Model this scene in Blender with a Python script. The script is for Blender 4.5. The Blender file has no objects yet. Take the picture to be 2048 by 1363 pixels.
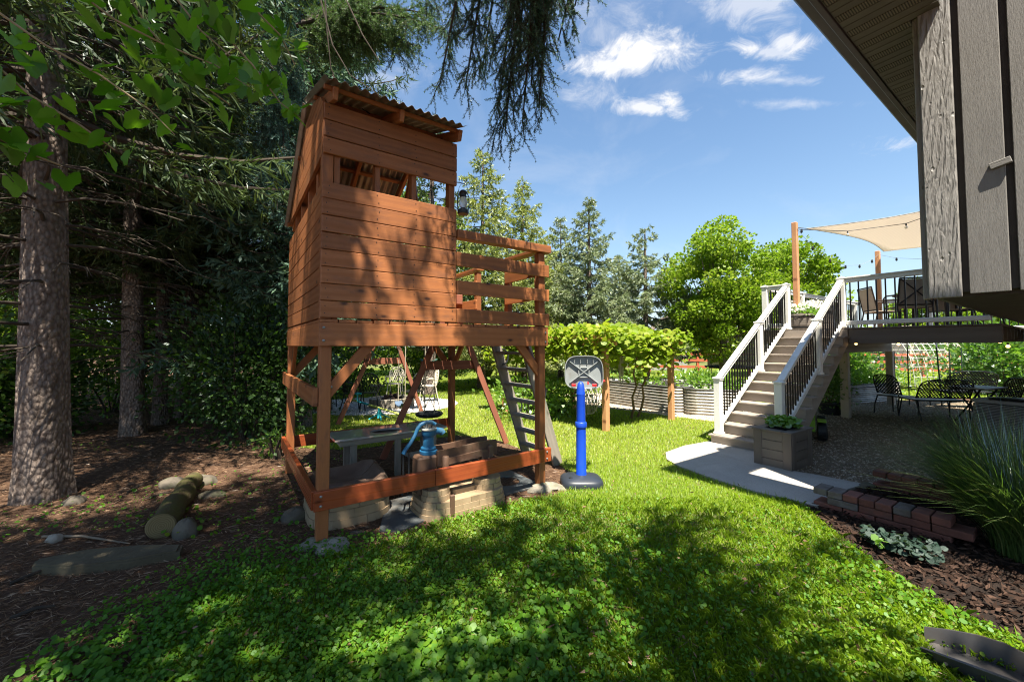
import bpy, bmesh, math, random
import numpy as np
from mathutils import Matrix, Vector
R = math.radians
random.seed(7)
rng = np.random.default_rng(11)
scn = bpy.context.scene
col = scn.collection

# ------------------------------------------------------------------ camera
F_PX, CX, CY, TILT, CAMH = 796.4, 1024.0, 659.5, R(2.25), 1.6
cam_d = bpy.data.cameras.new('camera')
cam_d.sensor_width = 36.0
cam_d.lens = F_PX / 2048.0 * 36.0
cam_d.shift_y = -(681.5 - CY) / 2048.0
cam_d.clip_start = 0.05
cam_d.clip_end = 600.0
cam = bpy.data.objects.new('camera', cam_d)
col.objects.link(cam)
cam.location = (0, 0, CAMH)
cam.rotation_euler = (R(90) + TILT, 0, 0)
scn.camera = cam
scn.cycles.filter_width = 1.1
scn.cycles.max_bounces = 7
scn.cycles.diffuse_bounces = 3
scn.cycles.glossy_bounces = 3

# ------------------------------------------------------------------ sun, sky, exposure
SUN_AZ, SUN_EL = R(-80.0), R(66.0)
sdir = Vector((math.cos(SUN_AZ) * math.cos(SUN_EL), math.sin(SUN_AZ) * math.cos(SUN_EL), math.sin(SUN_EL)))
sun_d = bpy.data.lights.new('sun', 'SUN')
sun_d.energy = 5.0
sun_d.angle = R(0.53)
sun_d.color = (1.0, 0.93, 0.80)
sun = bpy.data.objects.new('sun', sun_d)
col.objects.link(sun)
sun.location = (0, -8, 20)
sun.rotation_euler = sdir.to_track_quat('Z', 'Y').to_euler()

vs = scn.view_settings
vs.view_transform = 'Standard'
vs.look = 'None'
vs.exposure = 1.75
vs.gamma = 1.0
vs.use_curve_mapping = False

world = bpy.data.worlds.new('World')
scn.world = world
world.use_nodes = True


def build_world():
    nt = world.node_tree
    N, L = nt.nodes, nt.links
    N.clear()
    out = N.new('ShaderNodeOutputWorld')
    bg = N.new('ShaderNodeBackground')
    bg.inputs['Strength'].default_value = 0.057
    L.new(bg.outputs[0], out.inputs[0])
    sky = N.new('ShaderNodeTexSky')
    sky.sky_type = 'NISHITA'
    sky.sun_disc = False
    sky.sun_elevation = SUN_EL
    sky.sun_rotation = R(90) - SUN_AZ
    sky.air_density = 1.35
    sky.dust_density = 0.35
    sky.ozone_density = 2.6
    hsv = N.new('ShaderNodeHueSaturation')
    hsv.inputs['Saturation'].default_value = 1.08
    L.new(sky.outputs[0], hsv.inputs['Color'])
    tc = N.new('ShaderNodeTexCoord')
    sep = N.new('ShaderNodeSeparateXYZ')
    L.new(tc.outputs['Generated'], sep.inputs[0])

    def math_(op, a, b=None, c=None, clamp=False):
        m = N.new('ShaderNodeMath')
        m.operation = op
        m.use_clamp = clamp
        for i, x in enumerate((a, b, c)):
            if x is None:
                continue
            if isinstance(x, (int, float)):
                m.inputs[i].default_value = x
            else:
                L.new(x, m.inputs[i])
        return m.outputs[0]
    az = math_('ARCTAN2', sep.outputs[0], sep.outputs[1])
    el = math_('ARCSINE', sep.outputs[2])

    def noise(scale, detail, vec=None, rough=0.6, dist=0.0):
        n = N.new('ShaderNodeTexNoise')
        n.inputs['Scale'].default_value = scale
        n.inputs['Detail'].default_value = detail
        n.inputs['Roughness'].default_value = rough
        n.inputs['Distortion'].default_value = dist
        L.new(vec if vec is not None else tc.outputs['Generated'], n.inputs['Vector'])
        return n.outputs[0]
    mp = N.new('ShaderNodeMapping')
    mp.inputs['Scale'].default_value = (1.0, 1.0, 1.7)
    L.new(tc.outputs['Generated'], mp.inputs[0])
    nA = noise(14.0, 12.0, mp.outputs[0], 0.72, 0.9)
    nB = noise(2.6, 6.0, mp.outputs[0], 0.6, 0.8)
    nC = noise(5.5, 6.0, mp.outputs[0], 0.55, 0.2)
    wob = math_('ADD', math_('MULTIPLY', math_('SUBTRACT', nA, 0.5), 2.8), math_('MULTIPLY', math_('SUBTRACT', nC, 0.5), 2.6))

    def ang(px, py):
        u, v = (px - CX) / F_PX, -(py - CY) / F_PX
        c, s = math.cos(TILT), math.sin(TILT)
        x, y, z = u, c - v * s, s + v * c
        k = math.sqrt(x * x + y * y + z * z)
        return math.atan2(x, y), math.asin(z / k)
    clouds = [  # centre pixel, half widths in radians, density
        (1285, 108, .150, .042, 1.0), (1225, 130, .13, .024, .9), (1355, 95, .09, .030, .95),
        (1342, 208, .052, .026, 1.0), (1300, 217, .10, .017, .85), (1497, 97, .055, .020, .85), (1580, 84, .055, .024, .8), (1535, 104, .07, .012, .6),
        (1492, 153, .10, .017, .7), (1560, 160, .08, .012, .5), (1150, 190, .10, .035, .36), (1190, 60, .16, .06, .30),
        (1510, 8, .12, .045, .55), (1600, 208, .13, .012, .36), (760, 150, .10, .03, .3),
        (300, 120, .2, .05, .8), (1900, 60, .2, .05, .8), (2300, 300, .2, .05, .7), (-200, 300, .3, .06, .7)]
    total = None
    for px, py, wx, wy, dn in clouds:
        a0, e0 = ang(px, py)
        dx = math_('DIVIDE', math_('SUBTRACT', az, a0), wx)
        vv = math.tan(e0) / math.cos(a0)
        kk = -vv * math.sin(a0) / (1 + (vv * math.cos(a0)) ** 2)
        dy = math_('DIVIDE', math_('SUBTRACT', math_('SUBTRACT', el, e0), math_('MULTIPLY', math_('SUBTRACT', az, a0), kk)), wy)
        d = math_('SQRT', math_('ADD', math_('MULTIPLY', dx, dx), math_('MULTIPLY', dy, dy)))
        d = math_('ADD', d, wob)
        m = math_('MULTIPLY', math_('SUBTRACT', 1.12, d), 1.1, clamp=True)
        m = math_('MULTIPLY', math_('POWER', m, 1.5), dn)
        total = m if total is None else math_('MAXIMUM', total, m)
    cir = math_('MULTIPLY', math_('SUBTRACT', nB, 0.50), 1.7, clamp=True)
    total = math_('MAXIMUM', total, math_('MULTIPLY', cir, 0.40))
    # pale air towards the horizon
    hz = math_('POWER', math_('SUBTRACT', 1.0, math_('ABSOLUTE', sep.outputs[2]), clamp=True), 5.0)
    mx0 = N.new('ShaderNodeMix')
    mx0.data_type = 'RGBA'
    L.new(math_('MULTIPLY', hz, 0.65), mx0.inputs[0])
    L.new(hsv.outputs[0], mx0.inputs[6])
    mx0.inputs[7].default_value = (2.9, 4.1, 6.1, 1)
    mx = N.new('ShaderNodeMix')
    mx.data_type = 'RGBA'
    L.new(total, mx.inputs[0])
    L.new(mx0.outputs[2], mx.inputs[6])
    mx.inputs[7].default_value = (5.6, 5.6, 5.7, 1)
    L.new(mx.outputs[2], bg.inputs[0])


build_world()


def ray(px, py):
    u, v = (px - CX) / F_PX, -(py - CY) / F_PX
    c, s = math.cos(TILT), math.sin(TILT)
    return u, c - v * s, s + v * c


def G(px, py, z=0.0):
    d = ray(px, py)
    k = (z - CAMH) / d[2]
    return Vector((d[0] * k, d[1] * k, z))


def D(px, py, Y):
    d = ray(px, py)
    k = Y / d[1]
    return Vector((d[0] * k, Y, CAMH + d[2] * k))


# ------------------------------------------------------------------ object helpers
def tag(o, label=None, cat=None, group=None, kind=None):
    if label: o['label'] = label
    if cat: o['category'] = cat
    if group: o['group'] = group
    if kind: o['kind'] = kind
    return o


def thing(name, label, cat, loc=(0, 0, 0), rz=0.0, group=None):
    o = bpy.data.objects.new(name, None)
    o.empty_display_size = 0.1
    col.objects.link(o)
    o.location = loc
    o.rotation_euler = (0, 0, rz)
    return tag(o, label, cat, group)


def link(name, mesh, parent=None, matrix=None):
    o = bpy.data.objects.new(name, mesh)
    col.objects.link(o)
    if parent is not None:
        o.parent = parent
    if matrix is not None:
        o.matrix_local = matrix
    return o


def copy_tree(o, parent=None):
    c = o.copy()
    col.objects.link(c)
    c.parent = parent
    for ch in list(o.children):
        copy_tree(ch, c)
    return c


def chbox(sx, sy, sz, ch):
    """box with chamfered edges, centred"""
    hx, hy, hz = sx / 2, sy / 2, sz / 2
    ch = min(ch, hx * .45, hy * .45, hz * .45)
    v, idx = [], {}
    for ix in (-1, 1):
        for iy in (-1, 1):
            for iz in (-1, 1):
                for a in range(3):
                    p = [ix * hx, iy * hy, iz * hz]
                    for b in range(3):
                        if b != a:
                            p[b] -= (ix, iy, iz)[b] * ch
                    idx[(ix, iy, iz, a)] = len(v)
                    v.append(tuple(p))
    f = []
    for a in range(3):
        b, c = (a + 1) % 3, (a + 2) % 3
        for s in (-1, 1):
            q = []
            for sb, sc in ((-1, -1), (1, -1), (1, 1), (-1, 1)):
                k = [0, 0, 0]
                k[a], k[b], k[c] = s, sb, sc
                q.append(idx[(*k, a)])
            f.append(q if s > 0 else q[::-1])
        # edges along axis a : between faces b and c
        for sb in (-1, 1):
            for sc in (-1, 1):
                k0, k1 = [0, 0, 0], [0, 0, 0]
                k0[a], k0[b], k0[c] = -1, sb, sc
                k1[a], k1[b], k1[c] = 1, sb, sc
                q = [idx[(*k0, b)], idx[(*k1, b)], idx[(*k1, c)], idx[(*k0, c)]]
                f.append(q if sb * sc < 0 else q[::-1])
    for ix in (-1, 1):
        for iy in (-1, 1):
            for iz in (-1, 1):
                q = [idx[(ix, iy, iz, a)] for a in range(3)]
                f.append(q if ix * iy * iz > 0 else q[::-1])
    return v, f


class MB:
    def __init__(s):
        s.v, s.f = [], []

    def add(s, v, f, mat=None):
        b = len(s.v)
        if mat is not None:
            v = [tuple(mat @ Vector(p)) for p in v]
        s.v += [tuple(p) for p in v]
        s.f += [[b + i for i in q] for q in f]
        return s

    def box(s, x, y, z, sx, sy, sz, ch=0.004, rot=None):
        v, f = chbox(sx, sy, sz, ch)
        m = Matrix.Translation((x, y, z))
        if rot is not None:
            m = m @ rot
        return s.add(v, f, m)

    def beam(s, a, b, w, t, ch=0.003, up=(0, 0, 1)):
        a, b = Vector(a), Vector(b)
        v, f = chbox((b - a).length, t, w, ch)
        return s.add(v, f, orient(a, b, up))

    def tube(s, pts, r, n=8, cap=True, squash=None):
        pts = [Vector(p) for p in pts]
        k = len(pts)
        rs = r if isinstance(r, (list, tuple)) else [r] * k
        b = len(s.v)
        ref = None
        for i, p in enumerate(pts):
            t = (pts[min(i + 1, k - 1)] - pts[max(i - 1, 0)])
            if t.length < 1e-9: t = Vector((0, 0, 1))
            t.normalize()
            if ref is None:
                ref = Vector((1, 0, 0)) if abs(t.x) < .9 else Vector((0, 1, 0))
            ref = (ref - t * ref.dot(t))
            if ref.length < 1e-6: ref = t.orthogonal()
            ref.normalize()
            o = t.cross(ref)
            for j in range(n):
                an = 2 * math.pi * j / n
                s.v.append(tuple(p + ref * math.cos(an) * rs[i] + o * math.sin(an) * rs[i]))
        for i in range(k - 1):
            for j in range(n):
                j2 = (j + 1) % n
                s.f.append([b + i * n + j, b + i * n + j2, b + (i + 1) * n + j2, b + (i + 1) * n + j])
        if cap:
            s.f.append([b + j for j in range(n)][::-1])
            s.f.append([b + (k - 1) * n + j for j in range(n)])
        return s

    def lathe(s, prof, n=20, at=(0, 0, 0), cap=True, mat=None):
        b = len(s.v)
        pts = []
        for r, z in prof:
            for j in range(n):
                a = 2 * math.pi * j / n
                pts.append(Vector((r * math.cos(a), r * math.sin(a), z)) + Vector(at))
        if mat is not None:
            pts = [mat @ p for p in pts]
        s.v += [tuple(p) for p in pts]
        k = len(prof)
        for i in range(k - 1):
            for j in range(n):
                j2 = (j + 1) % n
                s.f.append([b + i * n + j, b + i * n + j2, b + (i + 1) * n + j2, b + (i + 1) * n + j])
        if cap:
            s.f.append([b + j for j in range(n)][::-1])
            s.f.append([b + (k - 1) * n + j for j in range(n)])
        return s

    def prism(s, poly, z0, z1, mat=None):
        n = len(poly)
        v = [(x, y, z0) for x, y in poly] + [(x, y, z1) for x, y in poly]
        f = [list(range(n))[::-1], [n + i for i in range(n)]]
        for i in range(n):
            j = (i + 1) % n
            f.append([i, j, n + j, n + i])
        return s.add(v, f, mat)

    def mesh(s, name, m, smooth=False):
        me = bpy.data.meshes.new(name)
        me.from_pydata(s.v, [], s.f)
        if m is not None:
            me.materials.append(m)
        if smooth:
            me.polygons.foreach_set('use_smooth', [True] * len(me.polygons))
            try:
                me.set_sharp_from_angle(angle=R(42))
            except Exception:
                pass
        me.update()
        return me

    def build(s, name, m, parent=None, smooth=False, matrix=None):
        return link(name, s.mesh(name, m, smooth), parent, matrix)


def orient(a, b, up=(0, 0, 1)):
    a, b = Vector(a), Vector(b)
    x = (b - a).normalized()
    up = Vector(up)
    z = up - x * up.dot(x)
    if z.length < 1e-4:
        z = x.orthogonal()
    z.normalize()
    y = z.cross(x)
    m = Matrix((x, y, z)).transposed().to_4x4()
    m.translation = (a + b) / 2
    return m


_bc = {}


def board(name, m, parent, a, b, w, t, up=(0, 0, 1), ch=0.004, roll=0.0):
    """sawn piece from a to b: w measured along up, t across; its own object, mesh shared between alike pieces"""
    a, b = Vector(a), Vector(b)
    key = (round((b - a).length, 3), round(w, 3), round(t, 3), m.name, ch)
    if key not in _bc:
        v, f = chbox(key[0], t, w, ch)
        mb = MB()
        mb.add(v, f)
        _bc[key] = mb.mesh(name, m)
    mt = orient(a, b, up)
    if roll:
        mt = mt @ Matrix.Rotation(roll, 4, 'X')
    return link(name, _bc[key], parent, mt)


def npmesh(name, verts, nper, m, rnd=None, smooth=False):
    """verts (K,nper,3): K separate faces of nper corners"""
    verts = np.asarray(verts, dtype=np.float32)
    K = verts.shape[0]
    me = bpy.data.meshes.new(name)
    me.vertices.add(K * nper)
    me.vertices.foreach_set('co', verts.reshape(-1))
    me.loops.add(K * nper)
    me.loops.foreach_set('vertex_index', np.arange(K * nper, dtype=np.int32))
    me.polygons.add(K)
    me.polygons.foreach_set('loop_start', np.arange(0, K * nper, nper, dtype=np.int32))
    if smooth:
        me.polygons.foreach_set('use_smooth', np.ones(K, dtype=bool))
    if m is not None:
        me.materials.append(m)
    at = me.attributes.new('rnd', 'FLOAT', 'FACE')
    at.data.foreach_set('value', (rng.random(K) if rnd is None else rnd).astype(np.float32))
    me.update()
    me.validate()
    return me


def npmesh_shared(name, verts, faces, m, rnd=None, smooth=False):
    """K copies of one small mesh: verts (K,n,3), faces list of index lists (same length each)"""
    verts = np.asarray(verts, dtype=np.float32)
    K, n, _ = verts.shape
    fa = np.asarray(faces, dtype=np.int32)
    nf, nc = fa.shape
    idx = (np.arange(K, dtype=np.int32)[:, None, None] * n + fa[None]).reshape(-1)
    me = bpy.data.meshes.new(name)
    me.vertices.add(K * n)
    me.vertices.foreach_set('co', verts.reshape(-1))
    me.loops.add(idx.size)
    me.loops.foreach_set('vertex_index', idx)
    me.polygons.add(K * nf)
    me.polygons.foreach_set('loop_start', np.arange(0, idx.size, nc, dtype=np.int32))
    if smooth:
        me.polygons.foreach_set('use_smooth', np.ones(K * nf, dtype=bool))
    if m is not None:
        me.materials.append(m)
    at = me.attributes.new('rnd', 'FLOAT', 'FACE')
    rr = rng.random(K) if rnd is None else rnd
    at.data.foreach_set('value', np.repeat(rr, nf).astype(np.float32))
    me.update()
    me.validate()
    return me


def unit(a):
    return a / np.maximum(np.linalg.norm(a, axis=-1, keepdims=True), 1e-9)


def rdirs(n):
    return unit(rng.normal(size=(n, 3)))


def leaves(C, U, ln, wd, fold=0.0):
    """diamond leaf faces: C base points (K,3), U unit length dirs, ln, wd (K,)"""
    K = len(C)
    ln = np.broadcast_to(ln, (K,))[:, None]
    wd = np.broadcast_to(wd, (K,))[:, None]
    W = unit(np.cross(U, rdirs(K)))
    q = np.stack([C, C + U * ln * .45 + W * wd * .5, C + U * ln, C + U * ln * .45 - W * wd * .5], axis=1)
    return q


def inpoly(P, poly):
    x, y = P[:, 0], P[:, 1]
    ins = np.zeros(len(P), bool)
    n = len(poly)
    j = n - 1
    for i in range(n):
        xi, yi = poly[i]
        xj, yj = poly[j]
        c = ((yi > y) != (yj > y)) & (x < (xj - xi) * (y - yi) / (yj - yi + 1e-12) + xi)
        ins ^= c
        j = i
    return ins


def polydist(P, poly):
    """distance to the outline of poly"""
    best = np.full(len(P), 1e9)
    n = len(poly)
    for i in range(n):
        a = np.array(poly[i]); b = np.array(poly[(i + 1) % n])
        d = b - a
        t = np.clip(((P[:, :2] - a) @ d) / (d @ d + 1e-12), 0, 1)
        best = np.minimum(best, np.linalg.norm(P[:, :2] - (a + t[:, None] * d), axis=1))
    return best


def vnoise(P, sc, seed=0):
    """cheap smooth 2D value noise in 0..1"""
    p = P[:, :2] * sc + seed * 17.3
    i = np.floor(p).astype(np.int64)
    f = p - i
    f = f * f * (3 - 2 * f)

    def h(a, b):
        n = (a * 374761393 + b * 668265263 + seed * 1442695) & 0xffffffff
        n = ((n ^ (n >> 13)) * 1274126177) & 0xffffffff
        return (n & 0xffff) / 65535.0
    a = h(i[:, 0], i[:, 1]); b = h(i[:, 0] + 1, i[:, 1]); c = h(i[:, 0], i[:, 1] + 1); d = h(i[:, 0] + 1, i[:, 1] + 1)
    return (a * (1 - f[:, 0]) + b * f[:, 0]) * (1 - f[:, 1]) + (c * (1 - f[:, 0]) + d * f[:, 0]) * f[:, 1]


# ------------------------------------------------------------------ materials
_mats = {}


def newmat(name):
    m = bpy.data.materials.new(name)
    m.use_nodes = True
    nt = m.node_tree
    nt.nodes.clear()
    return m, nt, nt.nodes, nt.links


class NB:
    """small node builder"""
    def __init__(s, name):
        s.m, s.nt, s.N, s.L = newmat(name)
        s.out = s.N.new('ShaderNodeOutputMaterial')
        s.tc = s.N.new('ShaderNodeTexCoord')
        s.oi = s.N.new('ShaderNodeObjectInfo')

    def set(s, sock, v):
        if isinstance(v, bpy.types.NodeSocket): s.L.new(v, sock)
        elif isinstance(v, (tuple, list)) and len(v) == 3 and sock.type == 'RGBA': sock.default_value = (*v, 1)
        else: sock.default_value = v

    def math(s, op, a, b=None, clamp=False):
        n = s.N.new('ShaderNodeMath'); n.operation = op; n.use_clamp = clamp
        s.set(n.inputs[0], a)
        if b is not None: s.set(n.inputs[1], b)
        return n.outputs[0]

    def mix(s, f, a, b, mode='MIX'):
        n = s.N.new('ShaderNodeMix'); n.data_type = 'RGBA'; n.blend_type = mode
        s.set(n.inputs[0], f); s.set(n.inputs[6], a); s.set(n.inputs[7], b)
        return n.outputs[2]

    def vec(s, coord='Object', scale=(1, 1, 1), rand=0.0, loc=(0, 0, 0)):
        mp = s.N.new('ShaderNodeMapping')
        mp.inputs['Scale'].default_value = scale
        mp.inputs['Location'].default_value = loc
        src = s.tc.outputs[coord]
        if rand:
            va = s.N.new('ShaderNodeVectorMath'); va.operation = 'ADD'
            cb = s.N.new('ShaderNodeCombineXYZ')
            r = s.math('MULTIPLY', s.oi.outputs['Random'], rand)
            s.L.new(r, cb.inputs[0]); s.L.new(s.math('MULTIPLY', r, 1.7), cb.inputs[1]); s.L.new(s.math('MULTIPLY', r, .6), cb.inputs[2])
            s.L.new(src, va.inputs[0]); s.L.new(cb.outputs[0], va.inputs[1])
            src = va.outputs[0]
        s.L.new(src, mp.inputs[0])
        return mp.outputs[0]

    def noise(s, vec, scale, detail=4, rough=.55, dist=0.0):
        n = s.N.new('ShaderNodeTexNoise')
        n.inputs['Scale'].default_value = scale; n.inputs['Detail'].default_value = detail
        n.inputs['Roughness'].default_value = rough; n.inputs['Distortion'].default_value = dist
        s.L.new(vec, n.inputs['Vector'])
        return n.outputs[0]

    def voro(s, vec, scale, feature='F1', rnd=1.0):
        n = s.N.new('ShaderNodeTexVoronoi'); n.feature = feature
        n.inputs['Scale'].default_value = scale; n.inputs['Randomness'].default_value = rnd
        s.L.new(vec, n.inputs['Vector'])
        return n

    def wave(s, vec, scale, dist=3, detail=3, dscale=1.0, typ='BANDS', direction='Y'):
        n = s.N.new('ShaderNodeTexWave'); n.wave_type = typ
        if typ == 'BANDS': n.bands_direction = direction
        n.inputs['Scale'].default_value = scale; n.inputs['Distortion'].default_value = dist
        n.inputs['Detail'].default_value = detail; n.inputs['Detail Scale'].default_value = dscale
        s.L.new(vec, n.inputs['Vector'])
        return n.outputs[1]

    def ramp(s, f, *stops):
        n = s.N.new('ShaderNodeValToRGB')
        el = n.color_ramp.elements
        while len(el) < len(stops): el.new(.5)
        for e, (p, c) in zip(el, stops):
            e.position = p
            e.color = (*c, 1) if isinstance(c, (tuple, list)) else (c, c, c, 1)
        s.set(n.inputs[0], f)
        return n.outputs[0]

    def bump(s, h, strength=.3, dist=.01, normal=None):
        n = s.N.new('ShaderNodeBump')
        n.inputs['Strength'].default_value = strength; n.inputs['Distance'].default_value = dist
        s.L.new(h, n.inputs['Height'])
        if normal is not None: s.L.new(normal, n.inputs['Normal'])
        return n.outputs[0]

    def hsv(s, c, h=.5, sat=1.0, v=1.0):
        n = s.N.new('ShaderNodeHueSaturation')
        s.set(n.inputs['Color'], c); s.set(n.inputs['Hue'], h); s.set(n.inputs['Saturation'], sat); s.set(n.inputs['Value'], v)
        return n.outputs[0]

    def principled(s, base, rough=.6, metal=0.0, normal=None, spec=.4, **kw):
        p = s.N.new('ShaderNodeBsdfPrincipled')
        s.set(p.inputs['Base Color'], base); s.set(p.inputs['Roughness'], rough); s.set(p.inputs['Metallic'], metal)
        s.set(p.inputs['Specular IOR Level'], spec)
        for k, v in kw.items(): s.set(p.inputs[k.replace('_', ' ')], v)
        if normal is not None: s.L.new(normal, p.inputs['Normal'])
        s.L.new(p.outputs[0], s.out.inputs[0])
        return p

    def attr(s, name='rnd'):
        a = s.N.new('ShaderNodeAttribute'); a.attribute_name = name
        return a.outputs['Fac']


def plain(name, c1, c2=None, scale=6, rough=.6, metal=0.0, bump=.12, bscale=60, bdist=.003, spec=.4, var=.12, coord='Object', stretch=(1, 1, 1), dirt=None):
    if name in _mats: return _mats[name]
    b = NB(name)
    c2 = c2 or tuple(x * .78 for x in c1)
    v = b.vec(coord, stretch, rand=31.0)
    n = b.noise(v, scale, 5)
    c = b.mix(b.ramp(n, (.32, 0.0), (.68, 1.0)), c1, c2)
    if dirt:
        nd = b.noise(v, scale * .6, 6, .65)
        c = b.mix(b.ramp(nd, (.52, 0.0), (.72, .75)), c, dirt)
    c = b.hsv(c, .5, 1.0, b.math('ADD', 1 - var, b.math('MULTIPLY', b.oi.outputs['Random'], 2 * var)))
    nb = b.noise(v, bscale, 4)
    b.principled(c, b.math('ADD', rough - .06, b.math('MULTIPLY', n, .14)), metal, b.bump(nb, bump, bdist), spec)
    _mats[name] = b.m
    return b.m


def wood(name, c1, c2, knot=(.05, .02, .01), rough=.55, grain=.5, wear=None, var=.16, kn=1.0, band=7.0):
    """planed softwood: the grain runs along each piece's own X"""
    if name in _mats: return _mats[name]
    b = NB(name)
    v = b.vec('Object', (1.0, 9.0, 9.0), rand=53.0)
    w = b.wave(b.vec('Object', (.55, 5.0, 5.0), rand=53.0), band * .14, 14.0, 4, .55, 'BANDS', 'Z')
    fine = b.noise(b.vec('Object', (3.0, 90.0, 90.0), rand=53.0), 3.0, 4, .6)
    c = b.mix(b.ramp(w, (.15, 0.0), (.9, .6)), c1, c2)
    c = b.mix(b.math('MULTIPLY', fine, grain), c, tuple(x * .55 for x in c2))
    big = b.noise(b.vec('Object', (1.2, 3.0, 3.0), rand=53.0), 1.6, 4)
    c = b.mix(b.ramp(big, (.35, 0.0), (.75, .45)), c, tuple(x * .62 for x in c1))
    if kn:
        sx_ = b.N.new('ShaderNodeSeparateXYZ'); cx_ = b.N.new('ShaderNodeCombineXYZ')
        b.L.new(b.vec('Object', (2.9, 5.5, 6.5), rand=53.0), sx_.inputs[0])
        b.L.new(sx_.outputs[0], cx_.inputs[0]); b.L.new(b.math('ADD', sx_.outputs[2], b.math('MULTIPLY', sx_.outputs[1], .3)), cx_.inputs[1])
        vo = b.voro(cx_.outputs[0], 1.0)
        vo.voronoi_dimensions = '2D'
        d = vo.outputs['Distance']
        k = b.ramp(d, (.045, 1.0), (.10, .35), (.17, 0.0))
        sc = b.N.new('ShaderNodeSeparateColor')
        b.L.new(vo.outputs['Color'], sc.inputs[0])
        sel = b.math('GREATER_THAN', sc.outputs[0], 1 - .45 * kn)
        c = b.mix(b.math('MULTIPLY', k, sel), c, knot)
    if wear:
        wn = b.noise(b.vec('Object', (1.6, 5.0, 5.0), rand=71.0), 2.5, 6, .7)
        c = b.mix(b.ramp(wn, (.5, 0.0), (.68, .8)), c, wear)
    c = b.hsv(c, .5, 1.0, b.math('ADD', 1 - var, b.math('MULTIPLY', b.oi.outputs['Random'], 2 * var)))
    bp = b.bump(fine, .25, .002)
    b.principled(c, b.math('ADD', rough - .05, b.math('MULTIPLY', w, .12)), 0, bp, .35)
    _mats[name] = b.m
    return b.m


def leafmat(name, c1, c2, c3=None, trans=.4, gloss=.06, rough=.4, tint=(1.0, 1.15, .45)):
    """c1..c3 are picked leaf by leaf"""
    if name in _mats: return _mats[name]
    b = NB(name)
    a = b.attr()
    c = b.ramp(a, (0.0, c1), (.6, c2), (1.0, c3 or c2))
    d = b.N.new('ShaderNodeBsdfDiffuse'); b.set(d.inputs[0], c)
    t = b.N.new('ShaderNodeBsdfTranslucent')
    b.set(t.inputs[0], b.mix(1.0, c, (*[x * 1.5 for x in tint], 1), 'MULTIPLY'))
    m1 = b.N.new('ShaderNodeMixShader'); m1.inputs[0].default_value = trans
    b.L.new(d.outputs[0], m1.inputs[1]); b.L.new(t.outputs[0], m1.inputs[2])
    g = b.N.new('ShaderNodeBsdfGlossy'); g.inputs['Roughness'].default_value = rough
    g.inputs[0].default_value = (.9, .95, 1, 1)
    m2 = b.N.new('ShaderNodeMixShader'); m2.inputs[0].default_value = gloss
    b.L.new(m1.outputs[0], m2.inputs[1]); b.L.new(g.outputs[0], m2.inputs[2])
    b.L.new(m2.outputs[0], b.out.inputs[0])
    _mats[name] = b.m
    return b.m


M = {}
M['stain'] = wood('orange stained timber', (.44, .165, .058), (.31, .105, .034), (.045, .016, .008), .5, .8, wear=(.19, .078, .038), var=.2, kn=.62)
M['redstain'] = wood('red stained rail', (.33, .075, .026), (.25, .052, .018), (.1, .02, .01), .32, .25, kn=.5, var=.06)
M['swing'] = wood('faded red timber', (.34, .125, .075), (.25, .085, .05), (.08, .03, .02), .65, .4, var=.08)
M['cedar'] = wood('fresh cedar post', (.62, .31, .15), (.52, .24, .11), (.2, .08, .04), .6, .35, var=.06)
M['ladder'] = wood('weathered ladder timber', (.33, .29, .24), (.25, .215, .175), (.09, .07, .05), .8, .55, wear=(.16, .17, .13), var=.08)
M['vinyl'] = plain('white vinyl', (.80, .79, .75), (.74, .73, .69), 3, .38, bump=.02, var=.02, dirt=(.58, .56, .5))
M['compo'] = wood('tan composite board', (.345, .295, .25), (.295, .25, .21), rough=.62, grain=.3, kn=0, var=.06, band=3)
M['compo_dark'] = wood('grey brown composite board', (.165, .135, .112), (.135, .11, .09), rough=.6, grain=.3, kn=0, var=.05, band=3)
M['balu'] = plain('black baluster metal', (.022, .02, .022), rough=.35, metal=.6, bump=.02, var=.05)
M['iron'] = plain('black wrought iron', (.018, .02, .023), (.03, .03, .03), rough=.42, metal=.5, bump=.1, var=.08)
M['paleiron'] = plain('cream painted iron', (.62, .58, .48), (.48, .42, .34), rough=.5, bump=.1)
M['post_tan'] = wood('painted deck post', (.50, .43, .34), (.44, .37, .29), rough=.6, grain=.25, kn=0, var=.04)
M['galv'] = plain('galvanised steel', (.40, .40, .39), (.26, .255, .25), 9, .42, metal=.75, bump=.06, var=.05, dirt=(.2, .15, .10))
M['black_plastic'] = plain('black plastic', (.016, .018, .021), rough=.42, bump=.05)
M['blue_plastic'] = plain('blue plastic', (.006, .055, .46), (.005, .045, .39), 4, .42, bump=.12, bscale=60, var=.02, dirt=(.02, .06, .30))
M['red_plastic'] = plain('red plastic', (.62, .02, .025), rough=.4, bump=.02, var=.02)
M['grey_plastic'] = plain('grey plastic', (.27, .29, .29), (.21, .23, .23), 5, .5, bump=.04, var=.02, dirt=(.16, .15, .12))
M['dark_grey_plastic'] = plain('dark grey plastic', (.13, .13, .125), (.1, .1, .1), 5, .5, bump=.04, var=.03)
M['tan_plastic'] = plain('tan moulded plastic', (.36, .265, .165), (.29, .21, .125), 5, .55, bump=.25, bscale=45, var=.03, dirt=(.2, .14, .075))
M['brown_plastic'] = plain('brown moulded plastic', (.115, .066, .042), (.09, .05, .032), 5, .5, bump=.15, bscale=50, var=.05, dirt=(.19, .14, .10))
M['pump_blue'] = plain('chipped pump blue', (.018, .115, .24), (.012, .08, .17), 7, .42, bump=.1, var=.02, dirt=(.12, .17, .17))
M['teal'] = plain('teal metal', (.03, .34, .42), (.02, .27, .34), rough=.4, var=.02)
M['lime'] = plain('lime metal', (.5, .56, .14), rough=.4, var=.02)
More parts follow.
